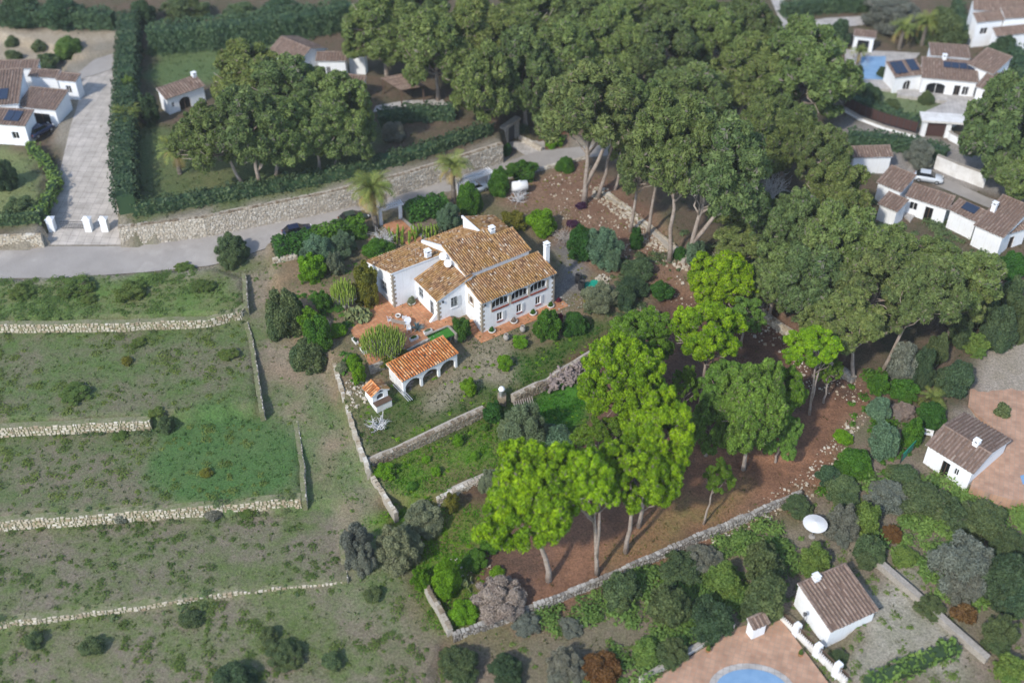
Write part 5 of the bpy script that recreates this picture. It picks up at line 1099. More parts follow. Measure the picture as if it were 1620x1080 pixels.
# ------------------------------------------------------------------ hedges and shrubs of the garden
def GL(*pts): return [G(a, b) for a, b in pts]
hedge('hedge', 'dense green roadside hedge at the upper left corner of the plot', GL((436,406),(462,400),(492,391)), 2.4, 2.3, 'leaf_hedge')
hedge('hedge', 'darker middle stretch of the roadside hedge left of the large palm', GL((494,390),(530,380),(578,369)), 2.2, 2.3, 'leaf_green')
hedge('hedge', 'green hedge between the slatted gate and the tall palm', GL((644,348),(680,338),(706,332)), 2.4, 2.2, 'leaf_hedge')
SH = [
 ('olive_shrub','grey green rounded olive shrub behind the roadside hedge corner','shrub',505,400,62,56,'leaf_blue','olive',0),
 ('olive_shrub','second grey green olive shrub, beside the silver dry bush','shrub',541,388,48,44,'leaf_blue','olive',1),
 ('shrub','broad leaved green shrub in the dry corner of the garden','shrub',492,425,46,46,'leaf_bright','loose',0),
 ('shrub','thin grey branched shrub beside the upright candelabra cactus','shrub',530,418,30,40,'leaf_olive','loose',1),
 ('shrub','yellow green feathery bush against the left wing of the villa','shrub',578,452,46,66,'leaf_yellow','loose',0),
 ('shrub','dark green shrub at the upper left wall of the left wing','shrub',598,392,52,36,'leaf_green','round',1),
 ('shrub','dark green bushy tree on the plot edge beside the track, upper one','bush',462,485,48,58,'leaf_green','round',2),
 ('shrub','dark green bushy tree on the plot edge beside the track, lower one','bush',505,548,48,52,'leaf_green','round',3),
 ('shrub','bright green undergrowth between the dark boundary bushes','shrub',490,505,44,40,'leaf_bright','loose',1),
 ('shrub','small light green bush left of the prickly pear','shrub',535,522,28,24,'leaf_bright','round',0),
 ('shrub','loose green shrub below the broad leaved garden shrub','shrub',508,478,30,34,'leaf_green','loose',0),
 ('shrub','bright green bush left of the patio corner, upper one','shrub',560,568,26,24,'leaf_bright','round',1),
 ('shrub','bright green upright bush between the patio corner and the oven hut','shrub',567,592,26,40,'leaf_bright','loose',0),
 ('shrub','grey green small bush at the end of the narrow boundary wall','shrub',540,581,18,18,'leaf_olive','small',0),
 ('shrub','bright green vine bush at the foot of the big cactus','shrub',611,566,18,18,'leaf_bright','small',1),
 ('shrub','yellow green creeper behind the arched shed roof','shrub',632,573,60,24,'leaf_yellow','loose',1),
 ('shrub','leafy green shrub at the side steps of the villa','shrub',730,522,34,38,'leaf_green','loose',0),
 ('shrub','grey green round olive bush above the villa roof','shrub',713,342,40,44,'leaf_blue','olive',0),
 ('shrub','dark green round tree beside the foot of the tall palm','tree',741,315,40,50,'leaf_green','round',2),
 ('shrub','dark green round tree right of the long pergola','tree',789,288,36,46,'leaf_green','round',1),
 ('shrub','mixed green roadside shrubs left of the white tank','shrub',828,270,56,26,'leaf_green','loose',1),
 ('shrub','small green shrub on the road kerb above the red slope','shrub',895,260,30,24,'leaf_green','round',0),
 ('shrub','bright green round tree behind the villa','tree',857,352,52,42,'leaf_bright','round',3),
 ('shrub','yellowish low bush against the rear roof of the villa','shrub',812,350,46,34,'leaf_yellow','loose',0),
 ('shrub','glossy deep green round tree right of the villa chimney','tree',918,385,46,54,'leaf_hedge','round',0),
 ('olive_shrub','large blue green olive tree right of the villa','tree',957,392,64,66,'leaf_blue','olive',0),
 ('shrub','dark columnar bush on the slope right of the blue green olive','bush',1006,378,22,38,'leaf_hedge','round',1),
 ('shrub','dark green low bushes between olive and pine trunks','bush',1010,425,60,40,'leaf_dark','round',2),
 ('shrub','dark bush at the foot of the forked pine trunk','bush',1100,400,36,40,'leaf_blue','round',3),
 ('shrub','small dark bush between the two rear pine trunks','bush',1076,402,20,22,'leaf_hedge','round',0),
 ('shrub','deep green dome bush beside the gravelly path','bush',1046,458,38,30,'leaf_hedge','round',1),
 ('shrub','dull green low bush between olive and dome bush','bush',1000,452,50,34,'leaf_dark','olive',1),
 ('olive_shrub','silvery olive tree in front of the gravel yard','tree',948,472,66,52,'leaf_olive','olive',1),
 ('shrub','dark green shrub right of the silvery olive tree','shrub',988,470,40,40,'leaf_dark','round',2),
 ('shrub','leafy fruit tree on the lawn in front of the villa','tree',867,515,44,54,'leaf_green','loose',1),
 ('shrub','dark green bush right of the leafy fruit tree','bush',909,512,40,38,'leaf_hedge','round',0),
 ('shrub','small red leaved shrub between the fruit tree and the dark bush','shrub',885,505,14,18,'leaf_red','small',0),
 ('shrub','magenta flowering shrub at the right corner of the villa','shrub',884,475,9,8,'leaf_red','small',1),
 ('shrub','bright low bush beside the grey urns','shrub',822,540,30,20,'leaf_bright','loose',0),
 ('shrub','bright green round bush on the lawn right of the arched shed','bush',798,573,26,24,'leaf_bright','round',2),
 ('shrub','bright green round bush on the lawn in front of the shed arches','bush',742,612,26,26,'leaf_bright','round',3),
 ('shrub','dark green bush beside the gate post','bush',780,650,34,36,'leaf_hedge','round',1),
 ('olive_shrub','tall silvery olive tree below the gate post','tree',828,678,80,88,'leaf_sage','olive',0),
 ('shrub','dark blue green bush behind the big left pine','bush',880,700,70,60,'leaf_blue','round',0),
 ('shrub','bright green citrus bush on the lower lawn, left group','bush',612,745,40,24,'leaf_bright','loose',1),
 ('shrub','small citrus bush on the lower lawn, topmost one','bush',726,695,20,20,'leaf_bright','round',1),
 ('shrub','small citrus bush in the middle of the lower lawn','bush',690,745,18,16,'leaf_bright','round',2),
 ('shrub','tiny citrus bush right of the lower lawn centre','bush',752,720,14,14,'leaf_bright','small',0),
 ('shrub','tiny citrus bush left of the lower lawn centre','bush',674,726,14,12,'leaf_bright','small',1),
 ('shrub','small citrus bush near the leaning boundary wall','bush',652,768,18,14,'leaf_green','small',0),
 ('shrub','small green bush at the right end of the lower lawn wall','bush',768,676,16,14,'leaf_green','small',1),
 ('olive_shrub','large silver olive tree at the left edge of the plot, upper one','tree',668,822,76,60,'leaf_olive','olive',1),
 ('olive_shrub','large silver olive tree at the left edge of the plot, lower one','tree',630,868,76,76,'leaf_olive','olive',0),
 ('shrub','yellow green sapling below the low terrace wall','shrub',716,797,24,34,'leaf_yellow','loose',0),
 ('shrub','bright green bush left of the dry grey bush','bush',706,915,50,62,'leaf_bright','round',0),
 ('shrub','bright green creeper by the bottom wall end','shrub',664,915,34,42,'leaf_bright','loose',1),
 ('shrub','bright green ground bush at the bottom tip of the plot','bush',734,968,48,40,'leaf_bright','round',3),
 ('shrub','green bush under the big left pine','bush',752,885,44,36,'leaf_green','round',2),
 ('shrub','small bright bush between creeper and big left pine','bush',786,905,26,20,'leaf_bright','small',0),
 ('shrub','green bush under the left edge of the big pine','bush',775,860,36,34,'leaf_green','loose',0),
 ('shrub','grey green shrub behind the big left pine','shrub',775,762,36,40,'leaf_olive','olive',1),
 ('shrub','bright low bush on the red soil at the right of the grove','bush',1335,690,34,26,'leaf_bright','round',1),
 ('shrub','dark blue green dome bush at the right edge of the grove','bush',1390,648,40,42,'leaf_blue','round',2),
 ('shrub','large blue green dome bush below the small palm','bush',1399,697,52,56,'leaf_blue','round',3),
 ('shrub','white flowered round bush beside the right neighbour roof','bush',1474,656,52,44,'leaf_hedge','round',0),
 ('shrub','dark green climbing shrub left of the small palm','bush',1428,615,54,42,'leaf_green','loose',1),
 ('shrub','green shrub at the far right of the grove under the wood','bush',1392,610,36,34,'leaf_green','loose',0),
 ('shrub','bright green bush next to the white garden bench','bush',1445,685,36,44,'leaf_green','round',1),
 ('shrub','green shrub below the large blue green dome bush','bush',1352,730,60,40,'leaf_green','round',0),
 ('shrub','dark green shrub on the lower right boundary','bush',1310,752,44,34,'leaf_dark','round',2),
 ('shrub','bright yellow green bush beyond the road bend','bush',878,222,34,24,'leaf_bright','loose',0),
 ('shrub','small clipped round bush at the neighbour stone gate','bush',802,237,16,18,'leaf_hedge','round',1),
 ('shrub','olive bush at the roadside in front of the field','bush',366,394,54,50,'leaf_far','olive',0),
]
for s in SH:
    shrub(s[0], s[1], s[2], s[3], s[4], s[5], s[6], s[7], s[8], s[9])
bare_bush('dry_bush', 'leafless silver bush beside the large palm', G(606, 385), 1.8, 1.8, 'twig_pale', 34, 1)
bare_bush('dry_bush', 'leafless white bush in front of the white tank', G(820, 318), 1.4, 1.3, 'twig_pale', 26, 2)
bare_bush('dry_bush', 'low white leafless fig tree near the oven hut', G(600, 676), 1.5, 1.1, 'twig_pale', 16, 3, .045)
bare_bush('dry_bush', 'tangle of cut grey branches behind the villa chimney', G(893, 378), 2.0, .7, 'twig', 40, 4, .04)
bare_bush('dry_bush', 'thin leafless shrub on the boundary by the upper dark bush', G(515, 525), 1.2, 1.6, 'twig', 18, 5, .03)
bare_bush('dry_bush', 'fallen grey branches at the rear edge of the pine grove', G(1190, 490), 2.4, 1.2, 'twig', 24, 6, .05)
shrub('dry_bush', 'large dry pinkish grey bush at the lower left corner of the grove', 'bush', 786, 945, 92, 58, 'leaf_dry', 'olive', 0, None, 'twig')
shrub('dry_bush', 'dry grey shrub among the green bushes at the right edge', 'bush', 1432, 650, 40, 24, 'leaf_dry', 'olive', 1, None, 'twig')
shrub('dry_bush', 'purple dry shrub under the rear pine trunks', 'bush', 920, 325, 18, 12, 'leaf_purple', 'small', 0, None, 'twig')
shrub('dry_bush', 'low purple shrub on the slope behind the bright round tree', 'bush', 905, 353, 18, 8, 'leaf_purple', 'small', 1, None, 'twig')
b = G(738, 927); t = thing('prickly_pear', 'small pale prickly pear beside the dry pinkish bush', 'cactus', b); rr = random.Random(6)
for k in range(12):
    o = link('pad', me_pad if False else bpy.data.meshes['pad'], None, t); o.location = (rr.gauss(0, .35), rr.gauss(0, .25), rr.uniform(.2, 1.1)); o.rotation_euler = (1.57+rr.gauss(0, .4), rr.gauss(0, .4), rr.uniform(0, 6.28)); o.scale = (1.1,)*3
palm('small bright green palm at the right edge of the plot', (1471, 640), 634, .85, 26, 0, 5)
t = thing('garden_bench', 'small white garden seat among the bushes at the right edge', 'bench', G(1466, 690), R(-20))
q = MB(); q.box(-.6, .6, -.22, .22, .4, .46); q.build('seat', 'white_plastic', t); q = MB(); q.box(-.6, .6, .2, .25, .462, .9); q.build('backrest', 'white_plastic', t)
for s in (-1, 1): q = MB(); q.box(s*.5-.05, s*.5+.05, -.18, .18, 0, .398); q.build('leg', 'white_plastic', t)

# ------------------------------------------------------------------ pines of the plot
PG = 'bright pines of the grove'
def gp(*a, **k): k.setdefault('mat', 'pine_bright'); k.setdefault('kind_', 'pine'); k.setdefault('group', PG); return pine(*a, **k)
gp('big bright domed pine at the lower left of the grove', 840, 796, 172, 170, foot=(868, 918), var=2, trad=.32)
gp('bright pine with a bent branch right of the big domed pine', 925, 768, 108, 150, foot=(945, 908), var=1, trad=.24, fork=True)
gp('bright pine with a leaning trunk in the lower middle of the grove', 1010, 752, 132, 130, foot=(990, 873), var=0, trad=.26)
gp('bright pine behind the leaning one, its short trunk in shade', 1048, 688, 112, 116, foot=(1010, 833), var=3, trad=.24)
gp('tallest bright pine crown in the centre of the grove', 985, 604, 144, 146, up=9.5, var=4, trad=.3)
gp('bright pine between the tallest crown and the long terrace wall', 1012, 532, 112, 80, up=8.0, var=1, mat='pine_mid')
gp('spreading pine at the upper middle of the grove', 1118, 530, 122, 104, foot=(1107, 650), var=0, trad=.26)
gp('broad soft green pine in the right middle of the grove', 1188, 652, 128, 132, foot=(1176, 742), var=2, mat='pine_soft', kind_='pine', trad=.26)
gp('soft green pine crown behind the broad soft pine', 1152, 612, 92, 84, up=7.0, var=1, mat='pine_soft', kind_='pine')
gp('soft green pine crown at the upper right of the broad soft pine', 1232, 628, 84, 92, up=6.0, var=0, mat='pine_mid', kind_='pine')
gp('small slender young pine on the open red soil', 1138, 758, 54, 74, foot=(1113, 828), kind_='pineopen', var=0, mat='pine_mid', trad=.13)
gp('flat topped pine with several pale trunks at the right of the grove', 1284, 552, 84, 68, foot=(1281, 655), var=3, trad=.16, fork=True)
gp('thin pine trunk with small crown beside the several trunked pine', 1312, 585, 42, 60, foot=(1303, 637), kind_='pineopen', var=1, mat='pine_mid', trad=.15)
gp('bright pine at the rear edge of the grove below the wood', 1142, 446, 116, 96, foot=(1144, 508), var=4, trad=.22)
gp('small dark pine crown between the central pines', 1084, 612, 54, 62, foot=(1077, 672), kind_='pineopen', var=1, mat='pine_mid', trad=.14)
gp('mid green pine crown low in the middle of the grove', 955, 700, 100, 84, up=5.5, kind_='pineopen', var=1, mat='pine_mid')
gp('dull pine half hidden behind the spreading pine', 1180, 500, 70, 60, up=5.0, kind_='pineopen', var=0, mat='pine_soft')
gp('soft green pine at the right foot of the broad pine', 1235, 690, 66, 96, up=4.0, kind_='pine', var=1, mat='pine_soft')
gp('grey green sparse pine left of the broad soft pine', 1124, 672, 80, 104, up=5.0, kind_='pine', var=1, mat='pine_soft')

# ------------------------------------------------------------------ neighbouring houses
def nblock(Hs, eL, eR, tL, he, ht, ops=None, back=None, solar=(), tile='roof_tile_far', chim=(), gz=None, wallmat='plaster', doors=(), seed=1):
    """one roofed volume of house Hs, laid out from its eave line and the upper end of its left edge"""
    p = over(eL[0], eL[1], he)[1]; gr = gz if gz is not None else p.z
    a, b, c = P(*eL, gr+he), P(*eR, gr+he), P(*tL, gr+ht); d = Vector((b.x-a.x, b.y-a.y)); L = d.length; d /= L; n = Vector((-d.y, d.x)); D = max(1.2, Vector((c.x-a.x, c.y-a.y)).dot(n))
    rz = math.atan2(d.y, d.x); before = set(Hs.children); o = .25; rise = (ht-he)
    a2 = Vector((a.x, a.y))+d*o+n*o; L -= 2*o; D -= o; he2, ht2 = he+rise*o/(D+o)-.1, ht-.1
    w_ = MB(); ops = ops or {}; S_ = {'S': ((0, 0), (L, 0)), 'E': ((L, 0), (L, D)), 'N': ((L, D), (0, D)), 'W': ((0, D), (0, 0))}; T_ = {'S': (he2, he2), 'E': (he2, ht2), 'N': (ht2, ht2), 'W': (ht2, he2)}
    D2 = back[0] if back else 0; hb = back[1] if back else 0
    for k, (p0, p1) in S_.items():
        if back and k == 'N': continue
        ln = (Vector(p1)-Vector(p0)).length; oo = [(q[0]*ln, q[1]*ln, *q[2:]) for q in ops.get(k, ())]
        wall_panel(w_, p0, p1, -.6, *T_[k], oo, .2)
        for q in oo: window(Hs, p0, p1, q, 2, 1, 'wood_dark' if q[2] < .2 else 'white_paint', .16, None, door=q[2] < .2, bar=.06)
    if back:
        wall_panel(w_, (L, D), (L, D+D2), -.6, ht2, hb-.1); wall_panel(w_, (L, D+D2), (0, D+D2), -.6, hb-.1, hb-.1); wall_panel(w_, (0, D+D2), (0, D), -.6, hb-.1, ht2)
    w_.build('wall', wallmat, Hs)
    kw = dict(mat=tile, pan='roof_pan_far', pitch=.42, tl=.9, trad=.13, edge='plaster')
    roof(Hs, (-o, -o, he), (L+o, -o, he), (0, D+o, rise), seed=seed, **kw)
    if back: roof(Hs, (L+o, D+D2+.25, hb-.02), (-o, D+D2+.25, hb-.02), (0, -D2-.25, ht-hb+.02), seed=seed+1, ridge=False, **{k: v for k, v in kw.items()})
    sl = rise/(D+o)
    for (s0, s1, t0, t1) in solar:
        k = max(1, int((s1-s0)*L/1.1))
        for i in range(k):
            x0, x1 = L*(s0+(s1-s0)*i/k)+.04, L*(s0+(s1-s0)*(i+1)/k)-.04; y0, y1 = D*t0, D*t1; q = MB(); z = lambda y: he+sl*(y+o)+.22
            q.add([(x0, y0, z(y0)-.05), (x1, y0, z(y0)-.05), (x1, y1, z(y1)-.05), (x0, y1, z(y1)-.05), (x0, y0, z(y0)), (x1, y0, z(y0)), (x1, y1, z(y1)), (x0, y1, z(y1))], [(0,3,2,1),(4,5,6,7),(0,1,5,4),(1,2,6,5),(2,3,7,6),(3,0,4,7)]); q.build('solar_panel', 'solar', Hs)
    for (s, t_, hh) in chim: chimney(Hs, L*s, D*t_, he+sl*D*t_-.2, ht+hh, .6)
    loc = Vector((a2.x, a2.y, gr))
    for ch in set(Hs.children)-before: ch.location = loc-Hs.location; ch.rotation_euler = (0, 0, rz)
def nhouse(label, cat, blocks, name='house'):
    e = blocks[0]['eL']; p = over(e[0], e[1], blocks[0]['he'])[1]; Hs = thing(name, label, cat, p)
    for i, bl in enumerate(blocks): nblock(Hs, seed=100+i, **bl)
    return Hs
def D_(eL, eR, tL, he, ht, **k): return dict(eL=eL, eR=eR, tL=tL, he=he, ht=ht, **k)
nhouse('white house with solar roof panels at the left edge above the paved drive', 'house', [
    D_((26,169), (88,175), (46,137), 3.0, 3.9, ops={'S': [(.35, .8, -.5, 2.1)]}),
    D_((-20,196), (40,200), (-8,170), 3.4, 4.2, ops={'S': [(.55, .75, 1.0, 2.2)]}, solar=[(.35, .8, .15, .8)]),
    D_((-40,170), (30,164), (-20,112), 4.0, 5.6, solar=[(.2, .75, .1, .4)]),
    D_((88,127), (120,130), (84,113), 3.2, 3.6, ops={'S': [(.35, .65, 1.0, 2.3)]}),
    D_((-30,110), (60,108), (-20,96), 3.8, 4.4), D_((44,121), (90,124), (46,108), 3.3, 3.8)])
nhouse('small white pool house with an arch left of the garden pines', 'pool house', [D_((262,158), (325,136), (245,141), 2.7, 3.5, ops={'S': [(.3, .6, -.4, 2.0, .5), (.1, .18, .9, 1.8)]}, chim=[(.97, .9, .5)])], 'pool_house')
nhouse('white house half hidden behind the garden pines', 'house', [
    D_((424,81), (471,101), (456,62), 3.4, 4.8, back=(3.0, 3.6), ops={'E': [(.3, .45, 1.0, 2.2)]}),
    D_((499,97), (548,97), (502,82), 3.3, 3.9, ops={'S': [(.3, .45, 1.0, 2.2)]}), D_((530,127), (575,133), (512,112), 2.9, 3.4, ops={'S': [(.6, .8, -.4, 2.0)]}), D_((548,88), (578,90), (548,76), 3.2, 3.7)])
nhouse('white house with a long solar strip on its roof beside the blue pool', 'house', [
    D_((1458,123), (1548,131), (1458,90), 3.1, 4.4, ops={'S': [(.1, .46, .4, 2.3, .5), (.62, .74, -.4, 2.2), (.78, .9, .6, 2.1)]}, solar=[(.38, .98, .52, .8)], chim=[(.4, .98, .6)]),
    D_((1416,123), (1464,118), (1423,96), 2.9, 3.8, ops={'S': [(.35, .62, .3, 2.0, .5)]}, solar=[(.03, .5, .1, .9), (.62, .95, .2, .95)]),
    D_((1543,137), (1592,153), (1547,106), 3.3, 4.4, ops={'S': [(.45, .8, -.4, 1.9, .6)]}),
    D_((1531,102), (1572,118), (1527,62), 4.4, 5.8), D_((1472,88), (1536,93), (1476,68), 4.2, 4.6)])
nhouse('white house with stepped roofs in the top right corner', 'house', [
    D_((1576,58), (1655,50), (1572,44), 3.2, 4.0, ops={'S': [(.1, .3, 1.0, 2.1)]}), D_((1546,36), (1590,32), (1548,20), 4.6, 5.4, ops={'S': [(.2, .5, 2.2, 3.4)]}), D_((1540,16), (1650,22), (1536,-8), 5.2, 6.6), D_((1590,30), (1660,26), (1588,12), 5.0, 6.0)])
nhouse('small white pool pavilion above the blue pool', 'pool house', [D_((1350,57), (1386,61), (1349,46), 2.8, 3.2, ops={'S': [(.2, .8, -.3, 2.1)]})], 'pool_house')
nhouse('white house with joined brown roofs partly hidden by the right hand pines', 'house', [
    D_((1386,288), (1426,305), (1384,250), 3.2, 4.4), D_((1432,310), (1500,332), (1444,289), 2.8, 3.6, ops={'S': [(.1, .3, .9, 2.1), (.5, .7, -.4, 2.1)]}),
    D_((1500,331), (1545,352), (1512,311), 2.9, 3.6, solar=[(.25, .8, .3, .9)]), D_((1540,356), (1588,377), (1588,308), 3.2, 4.8, chim=[(.1, .5, .4)]),
    D_((1350,250), (1414,248), (1360,231), 2.9, 3.5), D_((1585,374), (1630,360), (1572,352), 2.9, 3.4, ops={'S': [(.3, .6, -.4, 2.0)]}), D_((1388,322), (1420,336), (1390,296), 2.6, 3.3)])
nhouse('white neighbour house with a ridge roof and terracotta yard at the right edge', 'house', [
    D_((1464,703), (1540,750), (1491,670), 2.8, 3.9, back=(4.2, 3.0), ops={'S': [(.38, .55, -.4, 2.0), (.65, .75, 1.0, 2.0)]}, chim=[(.7, .98, .5)])])
nhouse('white one room house with a grey brown tiled roof at the bottom right', 'house', [
    D_((1314,1000), (1391,965), (1260,923), 2.9, 4.0, tile='roof_tile_far', chim=[(.32, .93, .45)], ops={'N': [(.4, .6, 1, 2)]})])
nhouse('tiny white store with a tiled roof beside the terracotta pool terrace', 'shed', [D_((1192,997), (1219,985), (1178,982), 2.2, 2.7)], 'garden_store')
t = thing('carport', 'brown roofed open carport behind the clipped garden hedges', 'carport', G(612, 150), 0)
a_, b_2, c_ = P(603, 124, 7.6), P(634, 143, 7.6), P(640, 117, 7.9); o0 = t.location
roof(t, a_-o0, b_2-o0, c_-a_, 'roof_tile_far', 'roof_pan_far', pitch=.42, tl=.9, trad=.13, edge='wood_dark', seed=77)
for q_ in (a_, b_2, b_2+(c_-a_), c_):
    p = (q_.lerp((b_2+c_)/2, .07))-o0; q = MB(); q.box(p.x-.1, p.x+.1, p.y-.1, p.y+.1, hz(q_.x, q_.y)-o0.z-.2, p.z-.2); q.build('post', 'wood_dark', t)
# pools, paved yards
def flat(name, pts, mat, lift, fn=None): return sheet(name, [Vector((p.x, p.y, p.z)) for p in [(fn or G)(*q) for q in pts]], mat, lift, .3)
def yard(name, pts, mat, z, lift=.0): return sheet(name, [P(a, b, z) for a, b in pts], mat, lift, 1.6 if 'pool' != name[-4:] else .1)
zmax = lambda pts: max(G(*p).z for p in pts)
z4 = zmax([(1340,84),(1450,88),(1420,140)])
yard('pool_deck', [(1336,78),(1456,84),(1420,124),(1418,142),(1340,136)], 'pale_paver', z4+.1)
yard('swimming_pool', [(1363,89),(1402,89),(1397,126),(1345,124),(1347,112),(1361,110)], 'pool_water', z4+.13)
yard('front_court', [(1420,140),(1540,148),(1545,175),(1500,200),(1460,178),(1500,160),(1420,150)], 'pale_paver', z4+.08)
z7 = zmax([(1575,590),(1640,610)])-.3
yard('terracotta_yard', [(1538,592),(1575,580),(1640,598),(1660,790),(1600,790),(1535,770),(1560,700),(1590,690),(1545,655),(1532,640)], 'terracotta_far', z7+.06)
yard('swimming_pool', [(1614,752),(1640,745),(1640,765),(1618,765)], 'pool_water', z7+.1)
z8 = zmax([(1165,1000),(1228,982)])-.2
yard('pool_terrace', [(1020,1095),(1040,1072),(1161,994),(1231,973),(1311,1080),(1320,1110)], 'terracotta_far', z8+.25)
c8 = P(1190, 1092, z8+.25); ring = lambda r, ry: [Vector((c8.x+r*math.cos(k*math.pi/16), c8.y+ry*math.sin(k*math.pi/16), c8.z)) for k in range(32)]
sheet('pool_coping', ring(4.1, 3.0), 'pale_paver', .03); sheet('swimming_pool', ring(3.45, 2.35), 'pool_water', .045)
z6 = zmax([(1430,310),(1455,325)])-.2
yard('white_patio', [(1418,330),(1428,306),(1462,322),(1440,350)], 'pale_paver', z6+.3)
strip('side_road', [B(x, y) for x, y in [(1440,262),(1500,285),(1560,312),(1680,352)]], [B(x, y) for x, y in [(1432,275),(1490,298),(1560,328),(1680,372)]], 'asphalt', 16, .07, zb)
strip('garden_court', [G(595, 168), G(640, 160), G(700, 158)], [G(590, 178), G(640, 176), G(715, 174)], 'pale_paver', 10, .08)
strip('upper_lane', [B(1215, -10), B(1228, 20), B(1245, 60)], [B(1235, -12), B(1250, 20), B(1262, 60)], 'pale_paver', 8, .08, zb)
strip('upper_court', [G(1225, 45), G(1300, 30), G(1370, 26)], [G(1235, 55), G(1300, 46), G(1370, 40)], 'pale_paver', 8, .08)
strip('grey_court', [RZ(118,122), RZ(150,95), RZ(186,84)], [RZ(120,128), RZ(150,120), RZ(186,108)], 'asphalt', 10, .14, ramp_z)
# walls, gates and fences of the neighbours
def plain_wall(label, pts, hh, th=.3, mat='plaster', name='garden_wall', group=None, capm=None, cat='wall'):
    q = [G(*p) for p in pts]; t = thing(name, label, cat, q[0], 0, group); kind(t, 'thing'); w_ = MB(); c_ = MB()
    for a, b in zip(q, q[1:]):
        d = Vector((b.x-a.x, b.y-a.y, 0)); L = d.length; d /= L; n = Vector((d.y, -d.x, 0)); m_ = (a+b)/2-q[0]; dz = (b.z-a.z)/2
        w_.obox(m_+Vector((0, 0, hh/2-.3)), d*(L/2)+Vector((0, 0, dz)), n*(th/2), (0, 0, hh/2+.3)); c_.obox(m_+Vector((0, 0, hh+.04)), d*(L/2+.02)+Vector((0, 0, dz)), n*(th/2+.05), (0, 0, .04))
    w_.build('wall', mat, t); c_.build('coping', capm or 'coping', t); return t
plain_wall('curved white wall below the brown screen fence', [(1336,176),(1360,190),(1400,205),(1448,218)], .5, .4)
def screen(label, pts, hh, lift, mat='brown_screen', name='screen_fence', n=12):
    q = resample([G(*p) for p in pts], n+1); t = thing(name, label, 'fence', q[0]); kind(t, 'thing')
    for a, b in zip(q, q[1:]):
        d = Vector((b.x-a.x, b.y-a.y, 0)); L = d.length; d /= L; w_ = MB(); w_.obox((a+b)/2-q[0]+Vector((0, 0, lift+hh/2)), d*(L/2-.03)+Vector((0, 0, (b.z-a.z)/2)), Vector((d.y, -d.x, 0))*.03, (0, 0, hh/2)); w_.build('panel', mat, t)
    for a in q: w_ = MB(); p = a-q[0]; w_.box(p.x-.05, p.x+.05, p.y-.05, p.y+.05, 0, lift+hh+.06); w_.build('post', 'dark_metal', t)
screen('long brown screen fence curving below the solar strip house', [(1334,172),(1360,186),(1400,201),(1448,214)], 1.6, .55)
screen('green mesh fence beside the right neighbour house', [(1424,732),(1452,702)], 1.3, .05, 'tarp', n=3)
b = G(1458, 214); t = thing('entrance_gate', 'white flat topped entrance gate with a brown door below the solar strip house', 'gate', b, R(-8)); q = MB(); q.box(-.3, .4, -.3, .5, -.3, 2.5); q.build('post', 'plaster', t); q = MB(); q.box(3.2, 3.9, -.3, .5, -.3, 2.5); q.build('post', 'plaster', t); q = MB(); q.box(-.6, 6.5, -.6, 2.2, 2.502, 2.8); q.build('canopy', 'plaster_old', t); q = MB(); q.box(.42, 3.18, .0, .1, .0, 2.3); q.build('gate_leaf', 'brown_screen', t)
plain_wall('curved white wall right of the entrance gate', [(1492,208),(1503,222),(1530,236),(1548,240)], 1.2, .4)
plain_wall('pale wall along the side road by the hidden right hand house', [(1478,266),(1510,280),(1556,297)], 2.2, .4, 'plaster_old')
plain_wall('sandy low wall below the wood on the upper right', [(1290,217),(1320,226),(1345,230)], .8, .4, 'stone_trim')
def gate_posts(label, pts, hh, w_=.7, mat='plaster'):
    for k, (px, py, lb) in enumerate(pts):
        b = G(px, py); t = thing('gate_post', lb, 'post', b, 0, label); q = MB(); q.box(-w_/2, w_/2, -w_/2, w_/2, -.5, hh); q.build('post', mat, t); q = MB(); q.add([(-w_/2-.12, -w_/2-.12, hh+.002), (w_/2+.12, -w_/2-.12, hh+.002), (w_/2+.12, w_/2+.12, hh+.002), (-w_/2-.12, w_/2+.12, hh+.002), (0, 0, hh+.35)], [(0,1,4),(1,2,4),(2,3,4),(3,0,4),(3,2,1,0)]); q.build('cap', mat, t)
gate_posts('white posts of the drive gate', [(84, 364, 'left white post of the paved drive gate'), (142, 364, 'middle white post of the paved drive gate'), (168, 364, 'right white post of the paved drive gate')], 1.9, .9)
a, b = G(98, 362), G(134, 362); t = thing('drive_gate', 'low dark metal gate across the paved drive', 'gate', a, math.atan2(b.y-a.y, b.x-a.x)); Lg = (b-a).length
for k in range(14): q = MB(); q.box(Lg*k/13-.02, Lg*k/13+.02, -.02, .02, .1, 1.15); q.build('bar', 'dark_metal', t)
q = MB(); q.box(0, Lg, -.03, .03, 1.152, 1.2); q.build('rail', 'dark_metal', t); q = MB(); q.box(0, Lg, -.031, .031, .05, .098); q.build('rail', 'dark_metal', t)
b = G(800, 230); t = thing('stone_gateway', 'stone gateway with a dark door at the end of the road wall', 'gate', b, R(55))
for x in (-.2, 2.6): q = MB(); q.box(x-.4, x+.4, -.4, .4, -.5, 3.0); q.build('pillar', 'stone_grey', t)
q = MB(); q.box(-.8, 3.2, -.5, .5, 3.002, 3.4); q.build('lintel', 'coping', t); q = MB(); q.box(.21, 2.19, -.06, .06, 0, 2.6); q.build('door_leaf', 'dark_metal', t)
wallp('pale stone kerb wall curving beside the neighbour gateway', [(822,222),(840,231),(858,240)], 2.3, 1.4, 1.6, stone='stone', thick=.5)
plain_wall('low whitewashed wall on the left of the pool terrace', [(1012,1080),(1060,1052),(1160,992)], .7, .35, 'plaster_old')
plain_wall('stone edged wall running past the one room house to the bottom right', [(1385,892),(1440,940),(1500,995),(1560,1048)], .8, .6, 'coping')
t = None
bl_ = [G(1231, 974), G(1337, 1085)]
